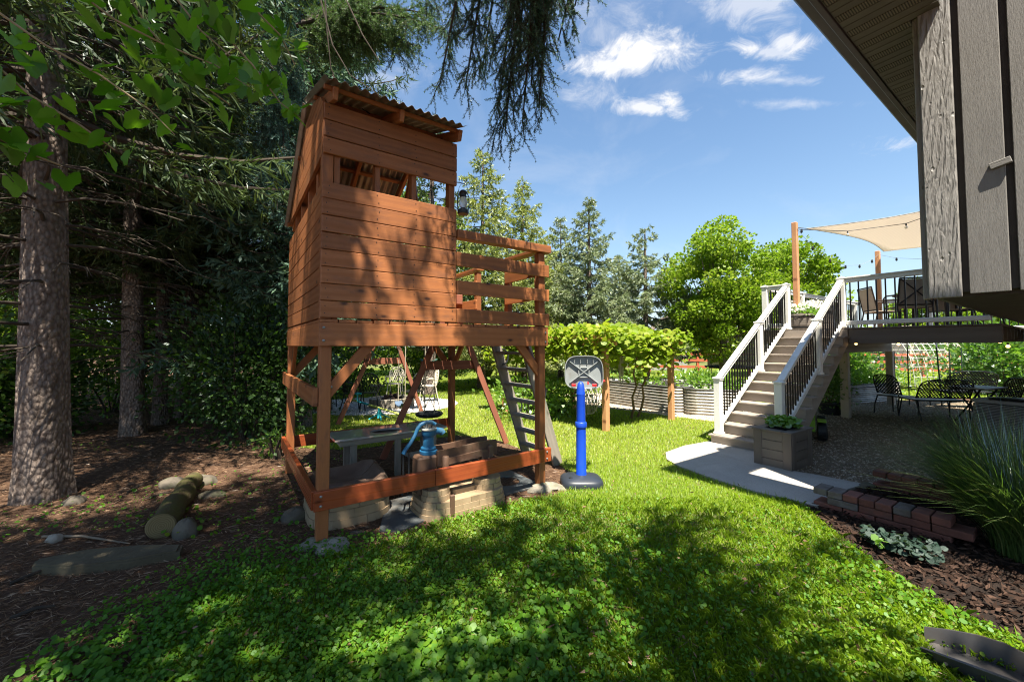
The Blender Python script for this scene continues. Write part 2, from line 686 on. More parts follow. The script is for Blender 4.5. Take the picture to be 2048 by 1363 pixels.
M['fabric'] = plain('tan sling fabric', (.56, .45, .34), (.48, .38, .28), 8, .85, bump=.2, bscale=220)
M['brown_frame'] = plain('dark bronze frame', (.045, .032, .026), rough=.45, metal=.4)
M['stone'] = plain('grey field stone', (.13, .108, .08), (.075, .064, .05), 5, .85, bump=.6, bscale=25, bdist=.01, dirt=(.08, .10, .03))
M['pale_stone'] = plain('pale limestone', (.34, .30, .24), (.23, .20, .16), 6, .85, bump=.6, bscale=25, bdist=.01)
M['concrete'] = plain('rough concrete footing', (.27, .245, .20), (.15, .135, .105), 9, .9, bump=.8, bscale=40, bdist=.012, dirt=(.10, .13, .03))
M['redfence'] = plain('red brown fence paint', (.46, .115, .055), (.38, .09, .04), 5, .7)
M['rubber'] = plain('black rubber', (.02, .02, .02), rough=.8, bump=.2)
# ------------------------------------------------------------------ ground
def xy(pts): return [(G(*p).x, G(*p).y) for p in pts]


LAWN = [(-1.7, .55), (-1.84, 1.96), (-2.06, 2.43), (-1.94, 2.9), (-1.45, 3.0), (-1.05, 3.28), (-.66, 3.66), (-.10, 4.02), (.407, 4.3), (.86, 4.62),
        (.62, 5.45), (-.2, 6.75), (-.95, 7.15), (-2.5, 6.15), (-3.3, 6.3), (-4.1, 7.4), (-4.75, 9), (-6.2, 12.5), (-12, 20), (-60, 90), (140, 90), (60, 16), (14, 12.2),
        (9.5, 11.4), (7.2, 10.2), (5.0, 8.6), (3.4, 6.75), (3.22, 6.6), (2.71, 6.36), (2.28, 5.95), (2.14, 5.6), (2.17, 5.3), (2.36, 4.83), (2.59, 4.42), (2.9, 4.08), (2.82, 3.67),
        (2.73, 3.26), (2.66, 2.78), (2.66, 2.47), (2.74, 2.2), (2.9, .55)]
PATH = [(3.22, 6.62), (2.71, 6.34), (2.27, 5.95), (2.15, 5.6), (2.18, 5.3), (2.37, 4.82), (2.6, 4.41), (2.91, 4.09), (3.0, 3.97), (3.5, 4.35), (4.02, 4.6), (3.75, 4.9), (3.55, 5.08), (3.5, 5.5), (3.75, 6.05), (4.2, 7.0)]
GRAVEL = [(3.48, 5.4), (3.55, 5.05), (3.8, 4.84), (4.08, 4.5), (4.6, 4.35), (7.0, 2.6), (13, 5), (13.5, 11.4), (9.6, 11.5), (7.3, 10.3), (6.0, 9.2), (5.1, 8.2), (4.15, 6.9), (3.8, 6.1)]
MULCH = [(2.93, 4.02), (2.80, 3.67), (2.71, 3.26), (2.64, 2.78), (2.64, 2.47), (2.72, 2.2), (2.9, .4), (7.5, .4), (7.5, 3.4), (4.7, 4.4), (4.05, 4.55), (3.5, 4.33)]
BEDS = xy([(1175, 812), (1260, 822), (1350, 834), (1445, 846)]) + [(5.2, 8.9), (7.0, 11.2), (5.6, 13.6), (1.6, 13.2)]
FIREPAD = [(-3.55 + 2.05 * math.cos(a) * (1 + .04 * math.sin(3 * a)), 10.75 + 1.62 * math.sin(a)) for a in [i * math.pi / 18 for i in range(36)]]
UNDER = [(-1.75, 3.1), (.45, 4.55), (.55, 5.4), (-.9, 7.1), (-3.1, 5.9)]


def sheet(name, poly, z, m, cells=None):
    me = bpy.data.meshes.new(name)
    bm = bmesh.new()
    f = bm.faces.new([bm.verts.new((x, y, z)) for x, y in poly])
    bmesh.ops.triangulate(bm, faces=[f])
    bmesh.ops.recalc_face_normals(bm, faces=bm.faces)
    for fc in bm.faces:
        if fc.normal.z < 0: fc.normal_flip()
    bm.to_mesh(me)
    bm.free()
    me.materials.append(m)
    o = link(name, me)
    o['kind'] = 'structure'
    return o


def groundmat(name, c1, c2, c3, s1=1.2, s2=30, bump=.6, bd=.02, rough=.95):
    b = NB(name)
    v = b.vec('Object')
    n1 = b.noise(v, s1, 6, .6)
    n2 = b.noise(v, s2, 6, .7)
    n3 = b.noise(v, s2 * 5, 4, .7)
    c = b.mix(b.ramp(n1, (.35, 0.0), (.65, 1.0)), c1, c2)
    c = b.mix(b.ramp(n2, (.42, 0.0), (.66, .8)), c, c3)
    c = b.mix(b.math('MULTIPLY', n3, .5), c, tuple(x * .45 for x in c1))
    h = b.math('ADD', b.math('MULTIPLY', n2, .7), b.math('MULTIPLY', n3, .3))
    b.principled(c, rough, 0, b.bump(h, bump, bd), .2)
    return b.m


m_dirt = groundmat('needle strewn soil', (.095, .052, .031), (.06, .033, .021), (.16, .095, .056), 1.4, 26, .8, .025)
m_lawn = groundmat('lawn soil', (.13, .16, .04), (.10, .12, .035), (.14, .12, .05), .8, 22, .5, .02)
m_mulch = groundmat('dark bark mulch', (.026, .018, .014), (.018, .013, .011), (.045, .028, .021), 2.0, 40, 1.0, .03)
m_gravbase = groundmat('gravel bed', (.20, .155, .10), (.15, .11, .07), (.30, .25, .18), 1.5, 45, .8, .02)
m_pad = groundmat('white gravel', (.50, .47, .44), (.40, .37, .35), (.60, .58, .55), 2.0, 60, .8, .02)
m_bedgrav = groundmat('buff gravel', (.50, .42, .31), (.42, .35, .25), (.58, .5, .4), 2.0, 60, .8, .02)


def conc():
    b = NB('exposed concrete path')
    v = b.vec('Object')
    n1 = b.noise(v, 1.6, 6, .6)
    n2 = b.noise(v, 90, 5, .7)
    c = b.mix(b.ramp(n1, (.3, 0.0), (.7, 1.0)), (.47, .43, .38), (.38, .35, .315))
    c = b.mix(b.ramp(n2, (.48, 0.0), (.62, .5)), c, (.24, .22, .2))
    st_ = b.noise(v, .9, 7, .7, .6)
    c = b.mix(b.ramp(st_, (.5, 0.0), (.68, .55)), c, (.27, .245, .21))
    vo = b.voro(v, 55)
    c = b.mix(b.ramp(vo.outputs['Distance'], (.10, .55), (.22, 0.0)), c, (.22, .20, .18))
    b.principled(c, .85, 0, b.bump(n2, .35, .004), .25)
    return b.m


big = [(-140, -25), (160, -25), (160, 160), (-140, 160)]
ground = sheet('ground', big, 0.0, m_dirt)
tag(ground, 'brown soil strewn with spruce needles under the trees', 'ground')
lawn = sheet('lawn', LAWN, 0.004, m_lawn)
tag(lawn, 'sunlit green lawn between playhouse and deck', 'lawn')
mulch_bed = sheet('mulch_bed', MULCH, 0.008, m_mulch)
tag(mulch_bed, 'dark bark mulch bed in the shade below the siding', 'ground')
gravel_bed = sheet('gravel_ground', GRAVEL, 0.010, m_gravbase)
tag(gravel_bed, 'shaded gravel ground under the raised deck', 'ground')
bed_gravel = sheet('garden_gravel_ground', BEDS, 0.012, m_bedgrav)
tag(bed_gravel, 'buff gravel round the corrugated garden beds', 'ground')
pad = sheet('fire_pit_gravel_ground', FIREPAD, 0.016, m_pad)
tag(pad, 'round pad of white gravel under the iron chairs', 'ground')
mb = MB()
mb.prism(PATH, -.06, .028)
path = mb.build('path', conc())
tag(path, 'curved concrete path leading to the deck stairs', 'path', kind='structure')

# ------------------------------------------------------------------ scatter on the ground
m_grass = leafmat('grass blade', (.14, .23, .02), (.25, .34, .03), (.42, .41, .09), trans=.48, gloss=.015)
m_cover = leafmat('creeping ground cover leaf', (.05, .15, .010), (.095, .21, .014), (.22, .30, .03), trans=.42, gloss=.015, rough=.5)
m_litter = leafmat('dry needles and twigs', (.11, .06, .034), (.19, .112, .065), (.31, .21, .135), trans=.05, gloss=.02, tint=(1, .8, .5))
m_chip = leafmat('bark chip', (.028, .018, .014), (.048, .03, .023), (.085, .052, .038), trans=0.0, gloss=0.0, tint=(1, .8, .6))


def sample_region(n, ymin, ymax, power=1.0, xpad=1.35):
    """random ground points spread over the view: denser near the camera"""
    t = rng.random(n)
    Y = ymin * (ymax / ymin) ** (t ** power)
    X = (rng.random(n) * 2 - 1) * xpad * (Y + .3)
    return np.stack([X, Y, np.zeros(n)], 1)


def blades(P, hmin, hmax, w):
    K = len(P)
    a = rng.random(K) * 2 * math.pi
    h = hmin + (hmax - hmin) * rng.random(K)
    h = h * np.where(rng.random(K) < .06, 1.7, 1.0)
    d = np.stack([np.cos(a), np.sin(a), np.zeros(K)], 1)
    side = np.stack([-np.sin(a), np.cos(a), np.zeros(K)], 1)
    w = np.broadcast_to(w, (K,))[:, None]
    lean = (.25 + .75 * rng.random(K))[:, None]
    up = np.array([0, 0, 1.0])
    h = h[:, None]
    p0 = P - side * w * .5; p1 = P + side * w * .5
    mid = P + up * h * .6 + d * h * .3 * lean
    tip = P + up * h * (1 - .28 * lean) + d * h * .85 * lean
    return np.stack([p0, p1, mid + side * w * .38, tip, mid - side * w * .38], 1)


TROUGH = [(2.12, 2.09), (2.24, 2.20), (2.90, 1.52), (2.70, 1.36)]
OFF = [PATH, GRAVEL, MULCH, BEDS, FIREPAD, TROUGH]


def lawn_points(n, y0, y1, power=1.0):
    P = sample_region(n, y0, y1, power)
    k = inpoly(P, LAWN)
    for o in OFF:
        k &= ~inpoly(P, o)
    return P[k]


def edge_fade(P, poly, w):
    return np.clip(polydist(P, poly) / w, 0, 1)


def coverage(P):
    """1 where creeping leaves dominate: near the camera and towards the trees"""
    d = np.clip((5.2 - P[:, 1]) / 2.2, 0, 1)
    return d * np.clip(.95 - .30 * (P[:, 0] + 1.0), .22, 1)


# short grass, near and far
P = lawn_points(215000, 1.0, 4.2, .92)
keep = rng.random(len(P)) > .62 * coverage(P) * (.55 + .6 * vnoise(P, 1.6, 3))
P = P[keep]
P[:, 2] = .004
q1 = blades(P, .025, .062, .0038 + .0005 * P[:, 1])
r1 = np.clip(.15 + .75 * vnoise(P, .9, 5) * rng.random(len(P)) + .25 * rng.random(len(P)), 0, 1)
P2 = lawn_points(640000, 3.9, 28.0, 1.12)
keep = rng.random(len(P2)) > .5 * coverage(P2) * (.55 + .6 * vnoise(P2, 1.6, 3))
P2 = P2[keep]
P2[:, 2] = .004
q2 = blades(P2, .025, .06, .0016 * P2[:, 1])[:, [0, 1, 3]]
r2 = np.clip(.25 + .7 * vnoise(P2, .5, 6) * rng.random(len(P2)) + .35 * rng.random(len(P2)), 0, 1)
grass = link('grass', npmesh('grass', q1, 5, m_grass, r1))
tag(grass, 'short green grass of the near lawn among the creeping leaves', 'grass', kind='stuff')
grass2 = link('grass', npmesh('grass', q2, 3, m_grass, r2))
tag(grass2, 'short sunlit grass of the lawn farther back', 'grass', kind='stuff')

# creeping ground cover: small round scalloped leaves on short stalks
NC = 7
ang_ = np.linspace(0, 2 * math.pi, NC, endpoint=False)
prof = 1 - .62 * np.exp(-((ang_ - math.pi) / .42) ** 2)


def round_leaves(P, size, hgt, tilt=.55):
    K = len(P)
    nrm = unit(np.stack([rng.normal(size=K) * tilt, rng.normal(size=K) * tilt - .15, np.ones(K)], 1))
    a = unit(np.cross(nrm, rdirs(K)))
    b = np.cross(nrm, a)
    c = P + np.stack([np.zeros(K), np.zeros(K), hgt], 1)
    rad = size[:, None] * prof[None]
    cup = (rad ** 2) / size[:, None] * .28
    v = c[:, None] + a[:, None] * (rad * np.cos(ang_))[:, :, None] + b[:, None] * (rad * np.sin(ang_))[:, :, None] + nrm[:, None] * cup[:, :, None]
    return v


P = sample_region(330000, .95, 7.5, .85, 1.25)
inl = inpoly(P, LAWN)
for o in OFF:
    inl &= ~inpoly(P, o)
dl = polydist(P, LAWN)
den = coverage(P) * (.25 + 1.0 * vnoise(P, 1.3, 9)) * np.where(P[:, 1] > 5.2, .35, 1)
edge = (~inl) & (P[:, 0] < 0) & (dl < .55) & (P[:, 1] < 3.4)
den = np.where(inl, den, np.where(edge, .55 * (1 - dl / .55) * (vnoise(P, 2.2, 4) > .38), 0))
den2 = np.where((~inl) & (P[:, 0] < -1.2) & (P[:, 1] < 6.5), .05 * (vnoise(P, 1.1, 13) > .62), 0)
P = P[rng.random(len(P)) < np.maximum(den, den2) * .95]
K = len(P)
size = (.0055 + .0105 * rng.random(K) ** 2.0) * (1 + .45 * (vnoise(P, 1.0, 21) > .62)) * np.where(P[:, 0] > .4, .8, 1.0)
v = round_leaves(P, size, .015 + .05 * rng.random(K))
rr = np.clip(.55 * vnoise(P, .8, 8) + .55 * rng.random(K), 0, 1)
gc = link('ground_cover', npmesh('ground_cover', v, NC, m_cover, rr))
tag(gc, 'creeping round leaved ground cover carpeting the shaded foreground', 'ground cover', kind='stuff')
print('grass', len(q1) + len(q2), 'cover', K)

# dry needles, twigs and leaf scraps on the soil
P = sample_region(120000, 1.0, 12.0, .9, 1.3)
k = ~inpoly(P, LAWN) & (P[:, 0] < 1.0)
P = P[k]
K = len(P)
a = rng.random(K) * math.pi * 2
U = np.stack([np.cos(a), np.sin(a), rng.normal(size=K) * .12], 1)
P[:, 2] = .004 + .012 * rng.random(K)
ln = .025 + .07 * rng.random(K) ** 2 + .004 * P[:, 1]
q = leaves(P, unit(U), ln, .0025 + .004 * rng.random(K) ** 3 + .0004 * P[:, 1])
lit = link('needle_litter', npmesh('needle_litter', q, 4, m_litter))
tag(lit, 'dry spruce needles and twigs scattered over the soil', 'litter', kind='stuff')

# dead leaves and straw bits lying in the lawn
P = lawn_points(5200, 1.1, 8.0, .9)
K = len(P)
P[:, 2] = .03 + .025 * rng.random(K)
a = rng.random(K) * math.pi * 2
U = unit(np.stack([np.cos(a), np.sin(a), rng.normal(size=K) * .25], 1))
thin_ = rng.random(K) < .6
q = leaves(P, U, np.where(thin_, .05 + .06 * rng.random(K), .025 + .03 * rng.random(K)), np.where(thin_, .003, .016))
dl_ = link('dead_leaves', npmesh('dead_leaves', q, 4, m_litter))
tag(dl_, 'dead leaves and straw bits lying in the lawn', 'litter', kind='stuff')

# bark chips in the mulch bed
P = np.stack([2.4 + 4.5 * rng.random(26000), .6 + 4.2 * rng.random(26000), np.zeros(26000)], 1)
P = P[inpoly(P, MULCH)]
K = len(P)
a = rng.random(K) * math.pi * 2
P[:, 2] = .012 + .02 * rng.random(K)
U = unit(np.stack([np.cos(a), np.sin(a), rng.normal(size=K) * .3], 1))
q = leaves(P, U, .03 + .05 * rng.random(K), .012 + .014 * rng.random(K))
ch = link('bark_chips', npmesh('bark_chips', q, 4, m_chip))
tag(ch, 'loose bark chips covering the dark mulch bed', 'bark chips', kind='stuff')

# pebbles: squashed octahedra
OCT = np.array([[1, 0, 0], [0, 1, 0], [-1, 0, 0], [0, -1, 0], [0, 0, 1], [0, 0, -.6]], float)
OCF = [[0, 1, 4], [1, 2, 4], [2, 3, 4], [3, 0, 4], [1, 0, 5], [2, 1, 5], [3, 2, 5], [0, 3, 5]]


def pebbles(name, P, smin, smax, m):
    K = len(P)
    s = (smin + (smax - smin) * rng.random(K) ** 1.6)[:, None]
    a = rng.random(K) * 2 * math.pi
    V = OCT[None] * (s * (.7 + .6 * rng.random((K, 1))))[:, :, None] * np.stack([np.ones(K), .6 + .5 * rng.random(K), .35 + .3 * rng.random(K)], 1)[:, None]
    V = V * (1 + .25 * (rng.random((K, 6, 1)) - .5))
    ca, sa = np.cos(a)[:, None], np.sin(a)[:, None]
    X = V[:, :, 0] * ca - V[:, :, 1] * sa
    Yv = V[:, :, 0] * sa + V[:, :, 1] * ca
    V = np.stack([X, Yv, V[:, :, 2]], 2) + P[:, None]
    return link(name, npmesh_shared(name, V, OCF, m))


def poly_points(poly, n):
    p = np.array(poly)
    lo, hi = p.min(0), p.max(0)
    P = np.concatenate([lo + (hi - lo) * rng.random((n, 2)), np.zeros((n, 1))], 1)
    return P[inpoly(P, poly)]


m_peb = leafmat('mixed pebble', (.13, .095, .06), (.27, .20, .13), (.50, .43, .34), trans=0.0, gloss=.03, tint=(1, 1, 1))
m_pebw = leafmat('white pebble', (.46, .43, .40), (.58, .56, .53), (.70, .68, .66), trans=0.0, gloss=.03, tint=(1, 1, 1))
m_pebb = leafmat('buff pebble', (.40, .32, .22), (.55, .46, .34), (.66, .58, .47), trans=0.0, gloss=.03, tint=(1, 1, 1))
P = sample_region(110000, 4.2, 12.5, 1.0, 1.35)
P = P[(P[:, 0] > 2) & inpoly(P, GRAVEL)]
P[:, 2] = .012
o = pebbles('gravel', P, .010, .024, m_peb)
tag(o, 'loose mixed brown gravel under the deck', 'gravel', kind='stuff')
P = poly_points(FIREPAD, 9000); P[:, 2] = .018
o = pebbles('white_gravel', P, .018, .034, m_pebw)
tag(o, 'loose white gravel of the fire pit pad', 'gravel', kind='stuff')
P = poly_points(BEDS, 15000); P[:, 2] = .014
o = pebbles('buff_gravel', P, .015, .03, m_pebb)
tag(o, 'loose buff gravel between the garden beds', 'gravel', kind='stuff')
# ------------------------------------------------------------------ the playhouse on posts
PHO, PHR = Vector((-1.537, 3.179, 0)), R(35.0)
PHW, PHD, PHA, Z0, Z1 = 2.38, 2.37, 1.214, 1.595, 1.787
ph = thing('playhouse', 'raised orange stained timber playhouse with corrugated tin roof and side balcony', 'playhouse', PHO, PHR)
PHM = Matrix.Translation(PHO) @ Matrix.Rotation(PHR, 4, 'Z')
S = M['stain']


def phw(u, v, z): return PHM @ Vector((u, v, z))


def post(u, v, z0, z1, w=.089, m=None, name='post'):
    return board(name, m or S, ph, (u, v, z0), (u, v, z1), w, w, up=(0, 1, 0), ch=.006)


# legs and railing posts
for u, v, zt in ((.055, .082, Z1 - .02), (PHW - .058, .082, 2.66), (.055, PHD - .08, Z1 - .02), (PHW - .075, PHD - .08, 2.66)):
    post(u, v, .0, zt)
for u, v in ((PHW - .058, .72), (PHW - .058, 1.50)):
    post(u, v, 1.80, 2.66, .078)
post(PHA + .03, PHD - .08, 1.8, 2.66, .078)
# rim beams
board('rim_beam', S, ph, (-.0, .019, (Z0 + Z1) / 2), (PHW, .019, (Z0 + Z1) / 2), Z1 - Z0, .038)
board('rim_beam', S, ph, (.019, .040, (Z0 + Z1) / 2), (.019, PHD, (Z0 + Z1) / 2), Z1 - Z0, .038)
board('rim_beam', S, ph, (PHW - .012, .040, (Z0 + Z1) / 2), (PHW - .012, PHD, (Z0 + Z1) / 2), Z1 - Z0, .038)
board('rim_beam', S, ph, (.040, PHD - .019, (Z0 + Z1) / 2), (PHW - .033, PHD - .019, (Z0 + Z1) / 2), Z1 - Z0, .038)
for k in range(1, 5):
    board('joist', S, ph, (PHW * k / 5, .04, Z1 - .085), (PHW * k / 5, PHD - .04, Z1 - .085), .14, .038)
n = 17
fw = (PHW + .02) / n
for k in range(n):
    u = -.0 + fw * (k + .5)
    board('floor_board', S, ph, (u, .005 + .01 * random.random(), Z1 + .0145), (u, PHD - .02, Z1 + .0145), fw - .008, .027, up=(1, 0, 0))
# cladding of the front: eight boards under the window, three above
pitch, pw = .1402, .1345
SILL = 1.822 + 8 * pitch
HEAD = 3.172
for k in range(8):
    z = 1.822 + pitch * (k + .5)
    dz = random.uniform(-.003, .003)
    board('plank', S, ph, (.003, .015 + random.uniform(0, .002), z + dz), (PHA + random.uniform(-.003, .003), .015 + random.uniform(0, .002), z + dz + random.uniform(-.002, .002)), pw, .028)
for k in range(3):
    z = HEAD + pitch * 1.01 * (k + .5)
    board('plank', S, ph, (.003, .015, z), (PHA, .015 + random.uniform(0, .002), z + random.uniform(-.002, .002)), pw, .028)
# balcony rails in front, on the lines of the cladding
for k in (0, 2, 4):
    z = 1.822 + pitch * (k + .5)
    board('rail', S, ph, (PHA + .006, .015, z), (PHW + .022, .015 + .003 * k / 4, z + random.uniform(-.004, .004)), pw + .002, .028)
board('handrail', S, ph, (PHA + .01, .045, 2.705), (PHW + .05, .045, 2.708), .085, .10)
# right hand side of the balcony: short run, gap for the ladder, far run
for z in (2.46, 2.19):
    board('rail', S, ph, (PHW - .1, .13, z), (PHW - .1, .72, z), .135, .028)
    board('rail', S, ph, (PHW - .1, 1.46, z), (PHW - .1, PHD - .1, z), .135, .028)
    board('rail', S, ph, (PHA + .0, PHD - .135, z), (PHW - .12, PHD - .135, z), .135, .028)
board('handrail', S, ph, (PHW - .05, .10, 2.70), (PHW - .05, .78, 2.70), .038, .12)
board('handrail', S, ph, (PHW - .05, 1.44, 2.70), (PHW - .05, PHD - .0, 2.70), .038, .12)
board('handrail', S, ph, (PHA, PHD - .06, 2.70), (PHW - .115, PHD - .06, 2.70), .038, .12)
# studs seen in the window band
for u, w in ((.045, .085), (.115, .045), (.45, .045), (.786, .045), (1.175, .06)):
    board('stud', S, ph, (u, .075, Z1 + .03), (u, .075, 3.60), w, .085, up=(1, 0, 0))
for v in (.5, 1.0, 1.5):
    board('stud', S, ph, (.075, v, Z1 + .03), (.075, v, 3.66), .045, .085, up=(0, 1, 0))
board('stud', S, ph, (.075, 2.0, Z1 + .03), (.075, 2.0, 3.34), .045, .085, up=(0, 1, 0))
board('stud', S, ph, (PHA - .045, PHD - .2, Z1 + .03), (PHA - .045, PHD - .2, 3.16), .085, .085, up=(0, 1, 0))
# left side cladding
for k in range(8):
    z = 1.822 + pitch * (k + .5)
    board('plank', S, ph, (.0145, .034 + random.uniform(0, .004), z), (.0145, PHD - .05, z + random.uniform(-.003, .003)), pw, .027)
# roof line: front eave (-.27, 3.635) ridge (.88, 4.03) back eave (2.47, 3.17)
RIDGE_V, RIDGE_Z = .88, 4.03


def roof_z(v):
    return 3.635 + (v + .27) * (RIDGE_Z - 3.635) / (RIDGE_V + .27) if v < RIDGE_V else RIDGE_Z - (v - RIDGE_V) * .545


for k in range(5):                                # gable boards cut to the roof slope
    z0 = HEAD + pitch * 1.01 * k
    z1 = z0 + pw
    vb = RIDGE_V + (RIDGE_Z - .07 - z1) / .545
    vb0 = RIDGE_V + (RIDGE_Z - .07 - z0) / .545
    va = .034 if k < 3 else max(.034, -.27 + (z1 + .06 - 3.635) / ((RIDGE_Z - 3.635) / (RIDGE_V + .27)))
    va0 = .034 if k < 3 else max(.034, -.27 + (z0 + .06 - 3.635) / ((RIDGE_Z - 3.635) / (RIDGE_V + .27)))
    pl = [(va0, z0), (min(vb0, PHD - .03), z0), (min(vb, PHD - .03), z1), (va, z1)]
    mb = MB()
    mb.prism(pl, 0, .026, Matrix(((0, 0, 1, .0), (1, 0, 0, 0), (0, 1, 0, 0), (0, 0, 0, 1))))
    # give the piece an X-along-grain frame: swap so that local X follows V
    me = MB()
    c = Vector((.013, (pl[0][0] + pl[1][0]) / 2, (z0 + z1) / 2))
    mt = orient(c - Vector((0, .5, 0)), c + Vector((0, .5, 0)))
    inv = mt.inverted()
    me.add([tuple(inv @ Vector(p)) for p in mb.v], mb.f)
    me.build('gable_board', S, ph, matrix=mt)
# rafters and purlins
for u in (.06, .60, PHA - .05):
    board('rafter', S, ph, (u, -.16, roof_z(-.16) - .075), (u, RIDGE_V, RIDGE_Z - .075), .10, .04)
    board('rafter', S, ph, (u, RIDGE_V, RIDGE_Z - .075), (u, 2.40, roof_z(2.40) - .075), .10, .04)
for v in (-.10, .40, 1.45, 2.38):
    sl = .343 if v < RIDGE_V else -.545
    board('purlin', S, ph, (-.02, v, roof_z(v) - .034), (PHA - .03, v, roof_z(v) - .032), .034, .045, up=(0, -sl, 1))
board('brace', S, ph, (.85, .16, 3.0), (1.12, .9, 3.5), .07, .04)
board('brace', S, ph, (1.13, 1.5, 2.85), (1.13, .95, 3.75), .07, .04)


def corrugated(v0, z0, v1, z1, u0, u1, waves=16, amp=.0125, nv=2):
    mb = MB()
    nu = waves * 8
    sl = Vector((0, v1 - v0, z1 - z0)).normalized()
    nrm = Vector((0, -sl.z, sl.y))
    for layer in (0, 1):
        for j in range(nv):
            t = j / (nv - 1)
            for i in range(nu + 1):
                u = u0 + (u1 - u0) * i / nu
                h = amp * math.cos(2 * math.pi * waves * i / nu) + (.002 if layer else 0)
                p = Vector((u, v0 + (v1 - v0) * t, z0 + (z1 - z0) * t)) + nrm * h
                mb.v.append(tuple(p))
    w = nu + 1
    n1 = nv * w
    for j in range(nv - 1):
        for i in range(nu):
            a = j * w + i
            mb.f.append([a, a + w, a + w + 1, a + 1])
            mb.f.append([n1 + a, n1 + a + 1, n1 + a + w + 1, n1 + a + w])
    for i in range(nu):
        mb.f.append([i, i + 1, n1 + i + 1, n1 + i])
        b = (nv - 1) * w
        mb.f.append([b + i + 1, b + i, n1 + b + i, n1 + b + i + 1])
    for j in range(nv - 1):
        a = j * w
        mb.f.append([a + w, a, n1 + a, n1 + a + w])
        a += nu
        mb.f.append([a, a + w, n1 + a + w, n1 + a])
    return mb


m_tin = plain('weathered corrugated tin', (.42, .41, .39), (.27, .245, .22), 4, .40, metal=.7, bump=.05, var=.02, dirt=(.17, .10, .06))
corrugated(-.27, 3.635, RIDGE_V + .02, RIDGE_Z + .008, -.045, PHA - .035).build('roof_sheet', m_tin, ph, True)
corrugated(RIDGE_V + .03, RIDGE_Z - .005, 2.47, roof_z(2.47), -.045, PHA - .035).build('roof_sheet', m_tin, ph, True)
# diagonal braces at the leg heads
board('brace', S, ph, (.055, .082, 1.18), (.42, .082, 1.62), .04, .089, up=(0, 1, 0))
board('brace', S, ph, (PHW - .058, .082, 1.27), (PHW - .36, .082, 1.62), .04, .089, up=(0, 1, 0))
board('brace', S, ph, (PHW - .04, .10, 1.27), (PHW - .04, .43, 1.62), .04, .089, up=(1, 0, 0))
board('brace', S, ph, (PHW - .075, PHD - .08, 1.22), (PHW - .40, PHD - .08, 1.62), .04, .089, up=(0, 1, 0))
board('brace', S, ph, (PHW - .075, PHD - .10, 1.22), (PHW - .075, PHD - .44, 1.62), .04, .089, up=(1, 0, 0))
board('brace', S, ph, (.055, PHD - .08, 1.22), (.40, PHD - .08, 1.62), .04, .089, up=(0, 1, 0))
board('brace', S, ph, (.055, PHD - .12, 1.22), (.055, PHD - .44, 1.62), .04, .089, up=(1, 0, 0))
# low red rails and the mid rail on the tree side
RS = M['redstain']
board('low_rail', RS, ph, (-.02, .012, .372), (1.0, .012, .372), .148, .042)
board('low_rail', RS, ph, (1.004, .012, .371), (PHW + .035, .012, .373), .148, .042)
board('low_rail', RS, ph, (-.012, .036, .372), (-.012, PHD + .02, .372), .148, .042)
board('low_rail', RS, ph, (.06, PHD - .012, .372), (PHW - .03, PHD - .012, .372), .148, .042)
board('side_rail', S, ph, (-.012, .06, 1.185), (-.012, PHD + .06, 1.185), .15, .04)
# coach bolts
bolt = MB().lathe([(.0, -.004), (.011, -.004), (.011, .003), (.006, .008), (.0, .009)], 10, cap=False).mesh('bolt', M['galv'], True)
rotb = Matrix.Rotation(R(90), 4, 'X')
for u, z in ((.03, 1.64), (.03, 1.745), (PHW - .04, 1.64), (PHW - .04, 1.745)):
    link('bolt', bolt, ph, Matrix.Translation((u, -.002, z)) @ rotb)
for u, z in ((.03, .335), (.03, .41), (PHW - .03, .335), (PHW - .03, .41)):
    link('bolt', bolt, ph, Matrix.Translation((u, -.011, z)) @ rotb)
link('bolt', bolt, ph, Matrix.Translation((.105, .060, 1.26)) @ rotb)
nailm = MB().lathe([(.0, -.002), (.0045, -.002), (.0045, .001), (.0, .0015)], 6, cap=False).mesh('nail', M['iron'], True)
for k in range(11):
    z = 1.822 + pitch * (k + .5) if k < 8 else HEAD + pitch * 1.01 * (k - 8 + .5)
    for u in (.045, .45, .786, 1.175):
        for dz in (-.035, .035):
            link('nail', nailm, ph, Matrix.Translation((u + random.uniform(-.012, .012), .0005, z + dz + random.uniform(-.01, .01))) @ rotb)


def lump(name, m, r, h, seed, rough=.35, seg=26, ring=12, flat=True):
    """irregular rock: noisy squashed dome"""
    rnd = np.random.default_rng(seed)
    ph_ = rnd.random(8) * 6.28
    mb = MB()
    for i in range(ring + 1):
        t = math.pi * i / ring
        for j in range(seg):
            a = 2 * math.pi * j / seg
            k = 1 + rough * (.35 * math.sin(2 * a + ph_[0] + t) + .25 * math.sin(3 * a + ph_[1] - 2 * t) + .22 * math.sin(5 * a + ph_[2] + 3 * t) + .12 * math.sin(9 * a + ph_[3] + 5 * t))
            z = math.cos(t) * h * (1 + rough * .2 * math.sin(3 * a + ph_[4]))
            mb.v.append((r[0] * k * math.sin(t) ** .8 * math.cos(a), r[1] * k * math.sin(t) ** .8 * math.sin(a), z))
    for i in range(ring):
        for j in range(seg):
            j2 = (j + 1) % seg
            mb.f.append([i * seg + j, (i + 1) * seg + j, (i + 1) * seg + j2, i * seg + j2])
    return mb.mesh(name, m, True)


